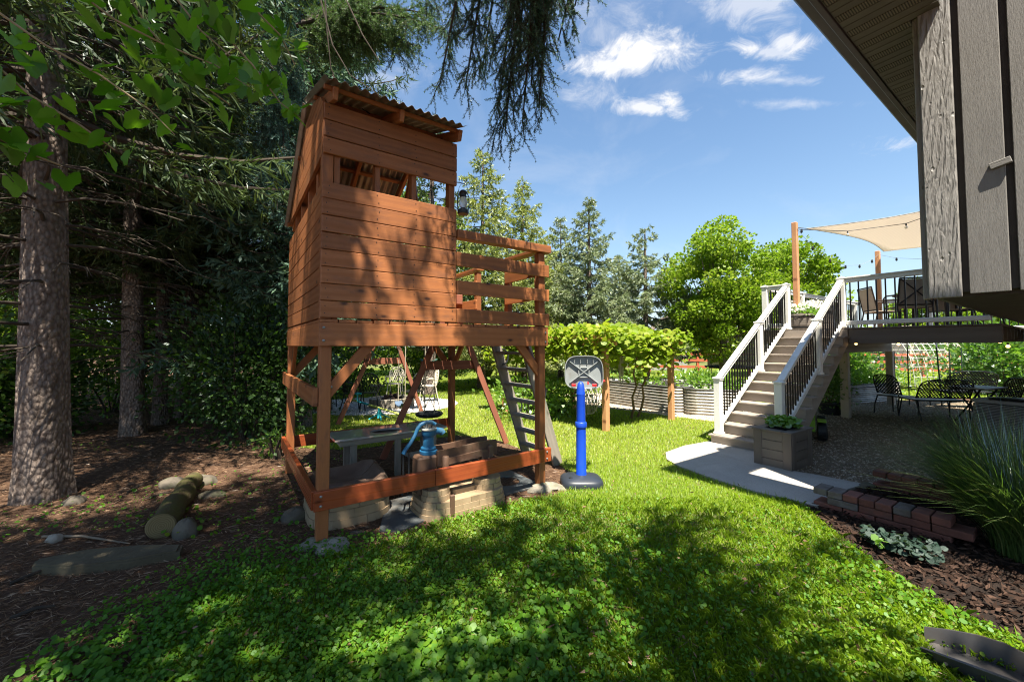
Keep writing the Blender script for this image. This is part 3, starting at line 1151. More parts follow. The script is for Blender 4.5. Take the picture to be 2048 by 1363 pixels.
o = link('concrete_footing', lump('concrete_footing', M['concrete'], (.17, .15), .055, 3, .6), None, Matrix.Translation(phw(.075, .02, .0)))
tag(o, 'mossy lump of concrete round the foot of the nearest playhouse post', 'concrete')
o = link('concrete_footing', lump('concrete_footing', M['concrete'], (.19, .14), .06, 5, .6), None, Matrix.Translation(phw(PHW - .04, -.0, 0)))
tag(o, 'pale concrete lump under the playhouse post beside the basketball stand', 'concrete')
o = link('concrete_footing', lump('concrete_footing', M['concrete'], (.15, .14), .06, 6, .5), None, Matrix.Translation(phw(PHW - .07, PHD - .07, 0)))
tag(o, 'concrete lump under the far playhouse post behind the play table', 'concrete')

# ------------------------------------------------------------------ ladder
ld = thing('ladder', 'weathered grey timber ladder leaning on the playhouse balcony', 'ladder', PHO, PHR)
LV0, LV1 = .60, 1.30
bot, top = (3.05, 0.0), (PHW + .06, 1.80)
for v in (LV0, LV1):
    board('side_rail', M['ladder'], ld, (bot[0], v, .0), (top[0], v, top[1]), .15, .038, up=(1, 0, .4))
for k in range(8):
    t = (k + .75) / 8.1
    u, z = bot[0] + (top[0] - bot[0]) * t, top[1] * t
    board('rung', M['ladder'], ld, (u, LV0 + .02, z), (u, LV1 - .02, z), .036, .13)
for v, t in ((LV1 - .04, .80), (LV1 - .04, .40), (LV0 + .0, .55)):
    u, z = bot[0] + (top[0] - bot[0]) * t + .03, top[1] * t
    pts = [(u + .0 + .10 * math.sin(a), v, z + .11 * math.cos(a)) for a in [math.pi * i / 8 for i in range(9)]]
    MB().tube(pts, .011, 8).build('hand_grip', M['black_plastic'], ld, True)

# ------------------------------------------------------------------ lantern and bell at the tower corner
lc = phw(PHA + .062, -.012, 3.04)
ln = thing('lantern', 'black storm lantern hanging from a scroll hook on the playhouse', 'lantern', lc)
MB().lathe([(.0, -.14), (.052, -.14), (.058, -.125), (.055, -.10), (.030, -.085), (.026, -.078)], 20, cap=False).build('base', M['black_plastic'], ln, True)
mg = NB('frosted lantern glass'); mg.principled((.75, .78, .8), .25, 0, None, .5, Transmission_Weight=.6); 
MB().lathe([(.026, -.078), (.040, -.045), (.040, -.01), (.026, .03)], 18, cap=False).build('globe', mg.m, ln, True)
MB().lathe([(.026, .03), (.034, .034), (.030, .06), (.040, .075), (.038, .085), (.022, .10), (.0, .102)], 18, cap=False).build('cap', M['black_plastic'], ln, True)
for s in (-1, 1):
    MB().tube([(s * .05, 0, -.11), (s * .057, 0, -.05), (s * .057, 0, .03), (s * .035, 0, .08)], .005, 6).build('frame', M['black_plastic'], ln, True)
MB().tube([(.05 * math.cos(a), 0, .07 + .10 * math.sin(a)) for a in [math.pi * i / 10 for i in range(11)]], .0022, 5).build('handle', M['iron'], ln, True)
hk = thing('scroll_hook', 'black scroll hook on the corner of the playhouse tower', 'hook', PHO, PHR)
hz = 3.215
pts = [(PHA + .0, .012, hz), (PHA + .03, .0, hz), (PHA + .07, -.012, hz - .006)]
pts += [(PHA + .07 + .016 * math.sin(a), -.012, hz + .010 - .016 * math.cos(a)) for a in [i * .55 for i in range(1, 9)]]
MB().tube(pts, .0045, 6).build('hook_rod', M['iron'], hk, True)
bc = phw(PHA - .14, .30, 2.93)
bl = thing('bell', 'small black bell hanging inside the playhouse window', 'bell', bc)
MB().lathe([(.0, .10), (.015, .10), (.03, .085), (.034, .05), (.042, .015), (.06, -.005), (.062, -.012), (.055, -.012)], 20, cap=False).build('bell_cup', M['iron'], bl, True)
MB().tube([(0, 0, .05), (0, 0, -.03)], .006, 6).build('clapper', M['iron'], bl, True)
MB().tube([(0, 0, .10), (0, 0, .19), (0, .02, .52)], .004, 5).build('hanger', M['iron'], bl, True)
# ------------------------------------------------------------------ play table, pump set, sandbox lid, mats
tbl = thing('play_table', 'low mud kitchen table with mirror like top and a round hole', 'table', PHO, PHR)
TZ = .535
b_ = NB('sky sheen table top')
bn = b_.noise(b_.vec('Object'), 7, 5)
b_.principled(b_.mix(b_.ramp(bn, (.35, 0.0), (.7, 1.0)), (.78, .77, .75), (.6, .58, .56)), .06, .5, None, .9)  # pale base colour stands in for sky reflected in the top
m_gloss = b_.m


def holed_top(u0, u1, v0, v1, hc, hr, z, th, seg=40):
    mb = MB()
    ring = []
    angs = sorted([2 * math.pi * i / seg for i in range(seg)] + [math.atan2(y - hc[1], x - hc[0]) % (2 * math.pi) for x in (u0, u1) for y in (v0, v1)])
    seg = len(angs)
    for a in angs:
        c, s = math.cos(a), math.sin(a)
        ix, iy = hc[0] + hr[0] * c, hc[1] + hr[1] * s
        k = min(((u1 - hc[0]) / c if c > 1e-6 else ((u0 - hc[0]) / c if c < -1e-6 else 1e9)), ((v1 - hc[1]) / s if s > 1e-6 else ((v0 - hc[1]) / s if s < -1e-6 else 1e9)))
        ring.append((ix, iy, hc[0] + c * k, hc[1] + s * k))
    for zz in (z, z - th):
        for q in ring:
            mb.v += [(q[0], q[1], zz), (q[2], q[3], zz)]
    m = 2 * seg
    for i in range(seg):
        j = (i + 1) % seg
        a, b, c, d = 2 * i, 2 * i + 1, 2 * j + 1, 2 * j
        mb.f += [[a, b, c, d], [m + d, m + c, m + b, m + a], [b, m + b, m + c, c], [a, d, m + d, m + a]]
    return mb


TU0, TU1, TV0, TV1 = .40, 1.78, 1.36, 1.86
mb = holed_top(TU0, TU1, TV0, TV1, (1.05, 1.58), (.20, .13), TZ, .022)
mb.build('table_top', m_gloss, tbl)
MB().lathe([(.20, .0), (.205, -.01), (.18, -.07), (.12, -.11), (.0, -.12)], 28, cap=False, mat=Matrix.Translation((1.05, 1.58, TZ - .004)) @ Matrix.Diagonal((1, .65, 1, 1))).build('basin', M['brown_frame'], tbl, True)
wd = M['ladder']
for u, v in ((.62, 1.44), (1.14, 1.42), (1.62, 1.44), (.62, 1.78), (1.62, 1.78)):
    board('leg', wd, tbl, (u, v, 0), (u, v, TZ - .023), .075, .04, up=(1, 0, 0))
for v in (TV0 + .05, TV1 - .05):
    board('apron', wd, tbl, (TU0 + .06, v, TZ - .06), (TU1 - .06, v, TZ - .06), .07, .03)
for u in (TU0 + .08, TU1 - .08):
    board('apron', wd, tbl, (u, TV0 + .07, TZ - .06), (u, TV1 - .07, TZ - .06), .065, .03)


def rounded(u0, u1, v0, v1, r, n=6):
    pts = []
    for cx, cy, a0 in ((u1 - r, v1 - r, 0), (u0 + r, v1 - r, 90), (u0 + r, v0 + r, 180), (u1 - r, v0 + r, 270)):
        for i in range(n + 1):
            a = R(a0 + 90 * i / n)
            pts.append((cx + r * math.cos(a), cy + r * math.sin(a)))
    return pts


def block_course(parent, poly, z0, z1, name, m, inset=0.0, blen=.17, shift=0.0, depth=.03):
    """a ring of moulded blocks along a closed outline: one proud block per piece"""
    P = [Vector((x, y, 0)) for x, y in poly]
    n = len(P)
    seg = [(P[(i + 1) % n] - P[i]).length for i in range(n)]
    tot = sum(seg)
    k = max(6, round(tot / blen))

    def at(s):
        s %= tot
        for i in range(n):
            if s <= seg[i] + 1e-9:
                return P[i] + (P[(i + 1) % n] - P[i]) * (s / seg[i])
            s -= seg[i]
        return P[0]
    for b in range(k):
        s0, s1 = tot * (b + shift) / k + .0022, tot * (b + 1 + shift) / k - .0022
        st = [at(s0 + (s1 - s0) * i / 4) for i in range(5)]
        mb = MB()
        outer, inner = [], []
        for i, p in enumerate(st):
            t = (st[min(i + 1, 4)] - st[max(i - 1, 0)]).normalized()
            nn = Vector((t.y, -t.x, 0))
            outer.append(p + nn * .0035)
            inner.append(p - nn * depth)
        pl = [(q.x, q.y) for q in outer] + [(q.x, q.y) for q in inner[::-1]]
        mb.prism(pl, z0 + .0015, z1 - .0015)
        mb.build(name, m, parent)


# tan play set whose moulded blocks carry a brown chute and the blue pump
ps = thing('pump_play_set', 'tan plastic stone look water play set with brown chute and blue hand pump', 'water toy', PHO, PHR)
TP, BP, PB = M['tan_plastic'], M['brown_plastic'], M['pump_blue']
base = rounded(.88, 1.80, -.09, .44, .17)
shr = lambda pl, k, c: [(c[0] + (x - c[0]) * k, c[1] + (y - c[1]) * k) for x, y in pl]
bc_ = (1.34, .175)
for i, (z0, z1) in enumerate(((0, .052), (.052, .104), (.104, .156))):
    pl = shr(base, 1 - .025 * i, bc_)
    MB().prism(shr(pl, .985, bc_), z0, z1 - .001).build('tub_wall', TP, ps)
    block_course(ps, pl, z0, z1, 'moulded_block', TP, blen=.18, shift=.5 * (i % 2))
for (cu, cv, ru) in ((1.05, .08, .135), (1.62, .10, .155)):
    tw = [(cu + ru * math.cos(a), cv + ru * .9 * math.sin(a)) for a in [2 * math.pi * i / 28 for i in range(28)]]
    for i in range(2):
        z0 = .156 + .05 * i
        t2 = shr(tw, 1 - .05 * i, (cu, cv))
        MB().prism(shr(t2, .97, (cu, cv)), z0, z0 + .049).build('turret', TP, ps)
        block_course(ps, t2, z0, z0 + .05, 'moulded_block', TP, blen=.12, shift=.5 * (i % 2), depth=.02)
MB().prism(rounded(1.22, 1.48, .05, .36, .05), .1565, .20).build('basin_rim', TP, ps)
MB().box(1.14, -.085, .12, .045, .03, .19, .01).build('spout_groove', BP, ps)
# brown pedestal, chute and post
mb = MB()
mb.box(.985, .20, .365, .20, .17, .36, .02)
mb.build('pedestal', BP, ps)
mb = MB()
mb.box(1.0, .06, .26, .11, .10, .20, .012)
mb.build('pedestal_foot', BP, ps)
MB().box(1.60, .12, .37, .075, .075, .30, .012).build('chute_post', BP, ps)
prof_ = [(1.08, .43), (1.76, .455), (1.76, .60), (1.55, .605), (1.30, .585), (1.08, .58)]
mt = Matrix(((1, 0, 0, 0), (0, 0, -1, 0), (0, 1, 0, 0), (0, 0, 0, 1)))
MB().prism(prof_, -.145, -.115, mt).build('chute_side', BP, ps)
MB().prism(prof_, -.345, -.315, mt).build('chute_side', BP, ps)
MB().box(1.42, .23, .47, .68, .175, .03, .006).build('chute_floor', BP, ps)
MB().prism([(1.14, .44), (1.70, .47), (1.70, .535), (1.14, .50)], -.114, -.085, mt).build('chute_trim', BP, ps)
MB().lathe([(.0, .40), (.032, .40), (.034, .41), (.034, .52), (.028, .53), (.0, .53)], 14, at=(1.15, .085, 0), cap=False).build('chute_peg', BP, ps, True)
MB().box(1.66, .088, .50, .055, .045, .125, .008).build('chute_peg', BP, ps)
# blue pump
pu, pv = 1.03, .22
_lz = lambda z: .545 + (z - .55) * .66
MB().lathe([(r_ * 1.12, _lz(z_)) for r_, z_ in [(.0, .55), (.075, .55), (.078, .565), (.078, .60), (.062, .612), (.062, .622), (.068, .63), (.066, .645), (.05, .66), (.048, .80), (.056, .815), (.062, .83), (.062, .90), (.0, .90)]], 24, at=(pu, pv, 0), cap=False).build('pump_body', PB, ps, True)
MB().lathe([(r_ * 1.12, _lz(z_)) for r_, z_ in [(.0, .90), (.068, .90), (.070, .915), (.055, .925), (.0, .928)]], 24, at=(pu, pv, 0), cap=False).build('pump_cap', plain('worn pale pump metal', (.30, .27, .22), (.16, .2, .22), 12, .6), ps, True)
mb = MB()
mb.tube([(pu + .03, pv, _lz(.86)), (pu + .09, pv, _lz(.868)), (pu + .135, pv - .005, _lz(.855)), (pu + .15, pv - .008, _lz(.82))], [.036, .034, .032, .030], 14)
mb.build('pump_spout', PB, ps, True)
MB().beam((pu - .02, pv, _lz(.90)), (pu - .02, pv, _lz(.995)), .03, .02).build('pump_bracket', plain('worn pale pump metal', (.3, .27, .22)), ps)
MB().tube([(pu + .035, pv, _lz(.92)), (pu + .035, pv, _lz(.985))], .007, 8).build('pump_rod', M['iron'], ps, True)
hp = [(pu + .07, pv, .965), (pu + .03, pv, 1.005), (pu - .03, pv, 1.015), (pu - .085, pv, .985), (pu - .115, pv, .93), (pu - .14, pv - .002, .84), (pu - .185, pv - .004, .74), (pu - .235, pv - .006, .66), (pu - .255, pv - .006, .60)]
hp = [(x_, y_, _lz(z_)) for x_, y_, z_ in hp]
MB().tube(hp, [.018, .02, .021, .021, .02, .018, .018, .019, .021], 10).build('pump_handle', PB, ps, True)
for du in (-.255, -.20):
    MB().tube([(pu + du, pv - .004, _lz(.61)), (pu + du + .005, pv, .32), (pu + du, pv + .01, .19)], .009, 8).build('pump_strut', M['black_plastic'], ps, True)

# second tan set with a brown dished lid, nearer the trees
sb = thing('covered_sand_table', 'tan stone look sand table with a dished brown lid behind the corner post', 'sand table', PHO, PHR)
b2 = rounded(.02, .74, .28, 1.06, .24)
c2 = (.38, .67)
for i, (z0, z1) in enumerate(((0, .075), (.075, .15), (.15, .225))):
    pl = shr(b2, 1 - .02 * i, c2)
    MB().prism(shr(pl, .985, c2), z0, z1 - .001).build('tub_wall', TP, sb)
    block_course(sb, pl, z0, z1, 'moulded_block', TP, blen=.24, shift=.5 * (i % 2))
# lid: rim, crater, lip
mb = MB()
n = 40
rings = [(1.02, .222), (1.04, .25), (.98, .30), (.90, .355), (.80, .365), (.70, .34), (.55, .295), (.30, .275), (.02, .27)]
for k, z in rings:
    for i in range(n):
        x, y = b2[int(i * len(b2) / n)]
        a = 2 * math.pi * i / n
        w = 1 + .02 * math.sin(5 * a)
        zz = z + (.02 * math.sin(2 * a + .6) + .012 * math.sin(3 * a)) * (1 if .5 < k < 1.0 else .3)
        mb.v.append((c2[0] + (x - c2[0]) * k * w, c2[1] + (y - c2[1]) * k * w, zz))
for r_ in range(len(rings) - 1):
    for i in range(n):
        j = (i + 1) % n
        mb.f.append([r_ * n + i, r_ * n + j, (r_ + 1) * n + j, (r_ + 1) * n + i])
m_lid = plain('dusty brown lid', (.165, .105, .075), (.12, .072, .05), 6, .6, bump=.25, bscale=40, dirt=(.24, .18, .135))
mb.build('lid', m_lid, sb, True)

# dark rubber mats under the set
mm = plain('dark grey rubber mat', (.085, .095, .10), (.06, .066, .07), 5, .62, bump=.2, bscale=80, var=.03, dirt=(.15, .12, .09))
m1 = thing('rubber_mat', 'dark grey rubber mat between the two tan play sets', 'mat', PHO, PHR)
MB().prism([(.50, .02), (.62, -.10), (1.02, .03), (1.3, .2), (1.32, .75), (.75, .62)], .005, .017).build('mat', mm, m1)
m2 = thing('rubber_mat', 'dark grey rubber mat with a cut out hole near the far post', 'mat', PHO, PHR)
mb = holed_top(1.78, 2.36, .08, .80, (2.08, .42), (.17, .15), .018, .012)
mb.build('mat', mm, m2)
sl = thing('stepping_slab', 'pale grey stepping slab behind the play table', 'slab', PHO, PHR)
MB().prism([(1.55, 1.98), (2.18, 2.0), (2.16, 2.26), (1.5, 2.24)], .004, .03).build('slab', M['pale_stone'], sl)

# ------------------------------------------------------------------ toddler basketball stand (seen from behind)
hb = thing('basketball_stand', 'childs basketball stand with thick blue pole and black base', 'basketball hoop', (.80, 4.66, 0), R(0))
bs = [(.235 * math.copysign(abs(math.cos(a)) ** .55, math.cos(a)), .20 * math.copysign(abs(math.sin(a)) ** .55, math.sin(a))) for a in [2 * math.pi * i / 36 for i in range(36)]]
mb = MB()
lv = [(1.0, 0.0), (1.02, .03), (1.0, .065), (.90, .088), (.45, .118), (.32, .122), (.02, .122)]
for k, z in lv:
    for x, y in bs: mb.v.append((x * k, y * k, z))
for r_ in range(len(lv) - 1):
    for i in range(36):
        j = (i + 1) % 36
        mb.f.append([r_ * 36 + i, r_ * 36 + j, (r_ + 1) * 36 + j, (r_ + 1) * 36 + i])
mb.build('base', plain('black navy base plastic', (.022, .028, .040), rough=.42, bump=.05), hb, True)
MB().lathe([(.0, .118), (.026, .118), (.028, .112), (.020, .104), (.0, .104)], 14, at=(-.13, -.08, -.008), cap=False).build('fill_cap', M['black_plastic'], hb, True)
# tapering pole with collars
MB().lathe([(.068, .10), (.066, .115), (.058, .13), (.056, .60), (.056, .66)], 28, cap=False).build('lower_pole', M['blue_plastic'], hb, True)
MB().lathe([(.056, .655), (.066, .66), (.068, .675), (.066, .71), (.060, .72), (.054, .722)], 28, cap=False).build('collar', M['blue_plastic'], hb, True)
MB().lathe([(.052, .70), (.050, 1.02), (.0515, 1.03), (.053, 1.035), (.050, 1.045), (.046, 1.10), (.036, 1.155), (.018, 1.18), (.0, 1.186)], 28, cap=False).build('upper_pole', M['blue_plastic'], hb, True)
# backboard: tray shape with ribs on its back, pole in front of it as seen from here
BC = Vector((.055, .095, 1.285))
bb = [(.225 * math.copysign(abs(math.cos(a)) ** .50, math.cos(a)) * (1 - .05 * math.sin(a)), .195 * math.copysign(abs(math.sin(a)) ** .62, math.sin(a))) for a in [2 * math.pi * i / 44 for i in range(44)]]
rotx = Matrix.Translation(BC) @ Matrix.Rotation(R(-8), 4, 'Z') @ Matrix(((1, 0, 0, 0), (0, 0, 1, 0), (0, 1, 0, 0), (0, 0, 0, 1)))
mb = MB()
lv = [(1.0, -.035), (1.0, .012), (.95, .018), (.02, .018)]
for k, z in lv:
    for x, y in bb: mb.v.append((x * k, y * k, z))
lv2 = [(.965, -.035), (.95, .008), (.02, .008)]
for k, z in lv2:
    for x, y in bb: mb.v.append((x * k, y * k, z))
for (a0, cnt) in ((0, 4), (4, 3)):
    for r_ in range(cnt - 1):
        for i in range(44):
            j = (i + 1) % 44
            q = [(a0 + r_) * 44 + i, (a0 + r_) * 44 + j, (a0 + r_ + 1) * 44 + j, (a0 + r_ + 1) * 44 + i]
            mb.f.append(q if a0 == 0 else q[::-1])
for i in range(44):
    j = (i + 1) % 44
    mb.f.append([j, i, 4 * 44 + i, 4 * 44 + j])
bo = mb.build('backboard', M['grey_plastic'], hb, True, rotx)
for sx in (-1, 1):
    MB().beam((-.17 * sx, -.13, -.006), (.17 * sx, .13, -.006), .026, .010).build('rib', M['grey_plastic'], bo)
for x in (-.11, -.04, .04, .11):
    MB().beam((x, .10, -.010), (x, .172, -.010), .02, .006).build('rib', M['grey_plastic'], bo)
fr = [(-.055, -.06), (.055, -.06), (.06, .02), (.035, .055), (-.035, .055), (-.06, .02), (-.055, -.06)]
MB().tube([(x, y, -.004) for x, y in fr], .008, 6).build('rib', M['grey_plastic'], bo, True)
for x in (-.12, .12):
    MB().box(x, -.15, -.030, .05, .032, .03, .004).build('clip', M['red_plastic'], bo)
# rim and net on the far side
RC = BC + Vector((.115, .20, -.12))
mb = MB()
rp = [(RC.x + .165 * math.cos(a), RC.y + .165 * math.sin(a), RC.z) for a in [2 * math.pi * i / 28 for i in range(29)]]
mb.tube(rp, .017, 8)
mb.box(RC.x - .02, RC.y - .17, RC.z - .01, .12, .06, .05, .008)
mb.build('rim', M['red_plastic'], hb, True)
mb = MB()
for s in (-1, 1):
    for i in range(12):
        pts = []
        for k in range(6):
            t = k / 5
            a = 2 * math.pi * (i + s * t * 1.5) / 12
            r_ = .160 * (1 - .42 * t)
            pts.append((RC.x + r_ * math.cos(a), RC.y + r_ * math.sin(a), RC.z - .02 - .26 * t))
        mb.tube(pts, .0032, 4, False)
mb.build('net', plain('off white cord', (.62, .60, .55), rough=.9), hb)

# ------------------------------------------------------------------ swing set
SW = M['swing']
ss = thing('swing_set', 'faded red timber swing set with two A frames behind the playhouse', 'swing set', (0, 0, 0))


def aframe(f1, f2, apex, zbar):
    f1, f2, apex = Vector(f1), Vector(f2), Vector(apex)
    hor = (f2 - f1).normalized()
    nrm = hor.cross(Vector((0, 0, 1)))
    for f, s in ((f1, 1), (f2, -1)):
        board('leg', SW, ss, f, apex + Vector((0, 0, .06)) + nrm * .02 * s, .04, .09, up=nrm)
    t = zbar / apex.z
    a, b = f1.lerp(apex, t), f2.lerp(apex, t)
    board('cross_bar', SW, ss, a - hor * .05 - nrm * .05, b + hor * .05 - nrm * .05, .135, .038)
    return apex


A1_ = aframe(G(765, 918), G(1013, 886), (-.92, 6.13, 2.22), 1.30)
A2_ = aframe(G(675, 850), G(845, 828), (-2.74, 8.75, 2.22), 1.26)
board('top_beam', SW, ss, A1_ + (A1_ - A2_).normalized() * .25 + Vector((0, 0, .07)), A2_ + (A2_ - A1_).normalized() * .25 + Vector((0, 0, .07)), .14, .09)
bd = (A2_ - A1_)
rope = plain('pale rope', (.42, .37, .27), rough=.9)


def hang(px, py, zseat, t):
    return A1_ + bd * t


def swing(t, zs, half, name, label, m, kind):
    c = A1_ + bd * t
    dirv = bd.normalized()
    o = thing(name, label, 'swing', (c.x, c.y, 0), math.atan2(dirv.y, dirv.x))
    for s in (-1, 1):
        MB().tube([(s * half, 0, zs + .02), (s * half * .96, 0, zs + .8), (s * half * .9, 0, 2.21)], .0085, 6).build('rope', rope, o, True)
    if kind == 'saucer':
        MB().lathe([(.0, zs - .03), (.18, zs - .025), (.225, zs), (.235, zs + .025), (.215, zs + .045), (.18, zs + .02), (.0, zs + .012)], 26, cap=False).build('seat', m, o, True)
        for a in (.6, 2.2, 3.8, 5.4):
            MB().tube([(.225 * math.cos(a), .225 * math.sin(a), zs + .03), (half * (1 if math.cos(a) > 0 else -1), 0, zs + .5)], .006, 5).build('rope', rope, o, True)
    else:
        pts = [(-half, 0, zs + .06), (-half * .7, 0, zs + .01), (0, 0, zs - .02), (half * .7, 0, zs + .01), (half, 0, zs + .06)]
        mb = MB()
        for p in pts: mb.v += [(p[0], -.075, p[2]), (p[0], .075, p[2]), (p[0], .075, p[2] - .018), (p[0], -.075, p[2] - .018)]
        for i in range(4):
            for j in range(4):
                j2 = (j + 1) % 4
                mb.f.append([i * 4 + j, i * 4 + j2, (i + 1) * 4 + j2, (i + 1) * 4 + j])
        mb.f += [[3, 2, 1, 0], [16, 17, 18, 19]]
        mb.build('seat', m, o, True)
    return o


swing(.27, .42, .20, 'saucer_swing', 'round black saucer swing hanging from the swing set', M['rubber'], 'saucer')
swing(.70, .42, .20, 'belt_swing', 'blue belt swing on ropes in front of the fire pit', plain('dull blue belt', (.07, .11, .17), rough=.6), 'belt')
tp = D(857, 726, 7.6)
tz = thing('trapeze_glider', 'small dark green winged swing handle hanging below the playhouse floor', 'swing handle', tp)
mg_ = plain('dark green plastic', (.02, .10, .075), rough=.45)
for s in (-1, 1):
    mb = MB()
    mb.tube([(0, 0, -.03), (s * .07, 0, .0), (s * .13, 0, .06), (s * .17, 0, .075)], [.03, .034, .022, .008], 8)
    mb.build('wing', mg_, tz, True)
MB().tube([(0, 0, -.03), (0, 0, .3), (0, 0, 2.22 - tp.z)], .006, 5).build('cord', rope, tz, True)

# ------------------------------------------------------------------ seesaw
sc_ = G(762, 838)
se = thing('seesaw', 'teal and lime metal seesaw on the shaded lawn', 'seesaw', sc_)
e1, e2 = D(699, 797, 9.35), D(800, 828, 8.35)
e1, e2 = e1 - sc_, e2 - sc_
mid = e1.lerp(e2, .62)
MB().tube([e1, e1.lerp(e2, .18)], .024, 10).build('bar', M['lime'], se, True)
MB().tube([e1.lerp(e2, .18), e1.lerp(e2, .42)], .024, 10).build('bar', M['teal'], se, True)
MB().tube([e1.lerp(e2, .42), e2], .024, 10).build('bar', M['lime'], se, True)
MB().tube([(mid.x, mid.y, .03), (mid.x, mid.y, mid.z)], [.05, .032], 10).build('pivot_post', M['teal'], se, True)
for a in range(4):
    an = a * math.pi / 2 + .5
    MB().tube([(mid.x + .22 * math.cos(an), mid.y + .22 * math.sin(an), .012), (mid.x + .06 * math.cos(an), mid.y + .06 * math.sin(an), .10), (mid.x, mid.y, .2)], .018, 8).build('foot', M['teal'], se, True)
h0 = e1.lerp(e2, .17)
MB().tube([h0, h0 + Vector((0, 0, .16)), h0 + Vector((.0, 0, .20))], .02, 8).build('handle', M['teal'], se, True)
MB().tube([h0 + Vector((-.09, 0, .17)), h0 + Vector((.09, 0, .17))], .018, 8).build('handle', M['teal'], se, True)

# ------------------------------------------------------------------ fire pit and iron chairs
fp = thing('fire_pit', 'low ring of pale stone blocks on the white gravel pad', 'fire pit', (-3.15, 10.5, .016))
for c in range(2):
    for k in range(14):
        a = 2 * math.pi * (k + .5 * c) / 14
        mb = MB()
        pl = []
        for rr_, sgn in ((.40, 1), (.56, -1)):
            for i in range(4):
                b = a + sgn * (-.205 + .41 * i / 3) * .97
                pl.append((rr_ * math.cos(b), rr_ * math.sin(b)))
        mb.prism(pl, .002 + .115 * c, .112 + .115 * c)
        mb.build('block', M['pale_stone'], fp)
mb = MB()
for k in range(5):
    a = k * 1.3
    mb.tube([(.28 * math.cos(a), .28 * math.sin(a), .2), (-.2 * math.cos(a), -.2 * math.sin(a), .28 + .015 * k)], [.035, .03], 8)
mb.build('firewood', plain('charred firewood', (.12, .07, .045), (.05, .03, .02), 8, .9, bump=.6), fp)


def iron_chair(name, label, loc, rz, m, arms=True):
    o = thing(name, label, 'chair', loc, rz, None)
    # seat faces +Y (local), back at -Y
    MB().lathe([(.0, .43), (.20, .43), (.225, .438), (.225, .45), (.20, .455), (.0, .45)], 22, cap=False).build('seat', m, o, True)
    for sx in (-1, 1):
        MB().tube([(sx * .17, .17, .44), (sx * .20, .19, .22), (sx * .22, .22, 0)], .013, 7).build('leg', m, o, True)
        MB().tube([(sx * .17, -.16, .44), (sx * .19, -.20, .2), (sx * .21, -.25, 0)], .013, 7).build('leg', m, o, True)
        MB().tube([(sx * .20, -.19, .62), (sx * .27, -.02, .66), (sx * .27, .12, .64), (sx * .22, .16, .46)], .012, 7).build('arm', m, o, True)
    pts = [(-.19, -.17, .45), (-.22, -.22, .66)]
    pts += [(-.22 * math.cos(a), -.22 - .035 * math.sin(a), .70 + .22 * math.sin(a)) for a in [math.pi * i / 10 for i in range(11)]]
    pts += [(.22, -.22, .66), (.19, -.17, .45)]
    MB().tube(pts, .015, 7).build('back_frame', m, o, True)
    for k in range(-3, 4):
        for s in (-1, 1):
            x0, x1 = k * .06, k * .06 + s * .16
            x0c, x1c = max(-.20, min(.20, x0)), max(-.19, min(.19, x1))
            zt = .70 + .20 * math.sqrt(max(0, 1 - (x1c / .22) ** 2))
            MB().tube([(x0c, -.19, .48), ((x0c + x1c) / 2, -.225, .68), (x1c, -.245, zt)], .008, 5).build('back_lattice', m, o, True)
    return o


IR, PI_ = M['iron'], M['paleiron']
iron_chair('iron_chair', 'dark iron chair nearest the trees on the gravel pad', D(705, 825, 9.9) * 1, R(-50), IR).location = (*G(706, 823).xy, .016)
iron_chair('iron_chair', 'dark iron chair behind the teal seesaw handle', (0, 0, 0), R(20), IR).location = (*G(738, 822).xy, .016)
iron_chair('iron_chair', 'cream iron chair facing us across the fire pit', (0, 0, 0), R(185), PI_).location = (*G(790, 797).xy, .016)
iron_chair('iron_chair', 'cream iron chair on the lawn side of the fire pit', (0, 0, 0), R(115), PI_).location = (*G(857, 803).xy, .016)
iron_chair('iron_chair', 'dark iron chair half hidden by the swing set leg', (0, 0, 0), R(55), IR).location = (*G(826, 818).xy, .016)
iron_chair('iron_chair', 'dark iron chair at the back beside the dark bushes', (0, 0, 0), R(-100), IR).location = (*G(668, 812).xy, .016)
tb = thing('side_table', 'small iron side table on the gravel pad', 'table', (*G(752, 806).xy, .016))
MB().lathe([(.0, .46), (.22, .46), (.225, .47), (.22, .48), (.0, .48)], 22, cap=False).build('table_top', IR, tb, True)
for a in range(3):
    an = a * 2.094
    MB().tube([(.18 * math.cos(an), .18 * math.sin(an), .46), (.08 * math.cos(an), .08 * math.sin(an), .25), (.2 * math.cos(an), .2 * math.sin(an), 0)], .012, 7).build('leg', IR, tb, True)
# ------------------------------------------------------------------ house: cantilevered wall with reverse batten siding, eave
HO, HR = Vector((3.575, 3.4, 0)), R(34.5)
hs = thing('house', 'grey brown board sided house wall overhanging above the garden bed', 'house', HO, HR)
ZB, ZS = 2.02, 4.50


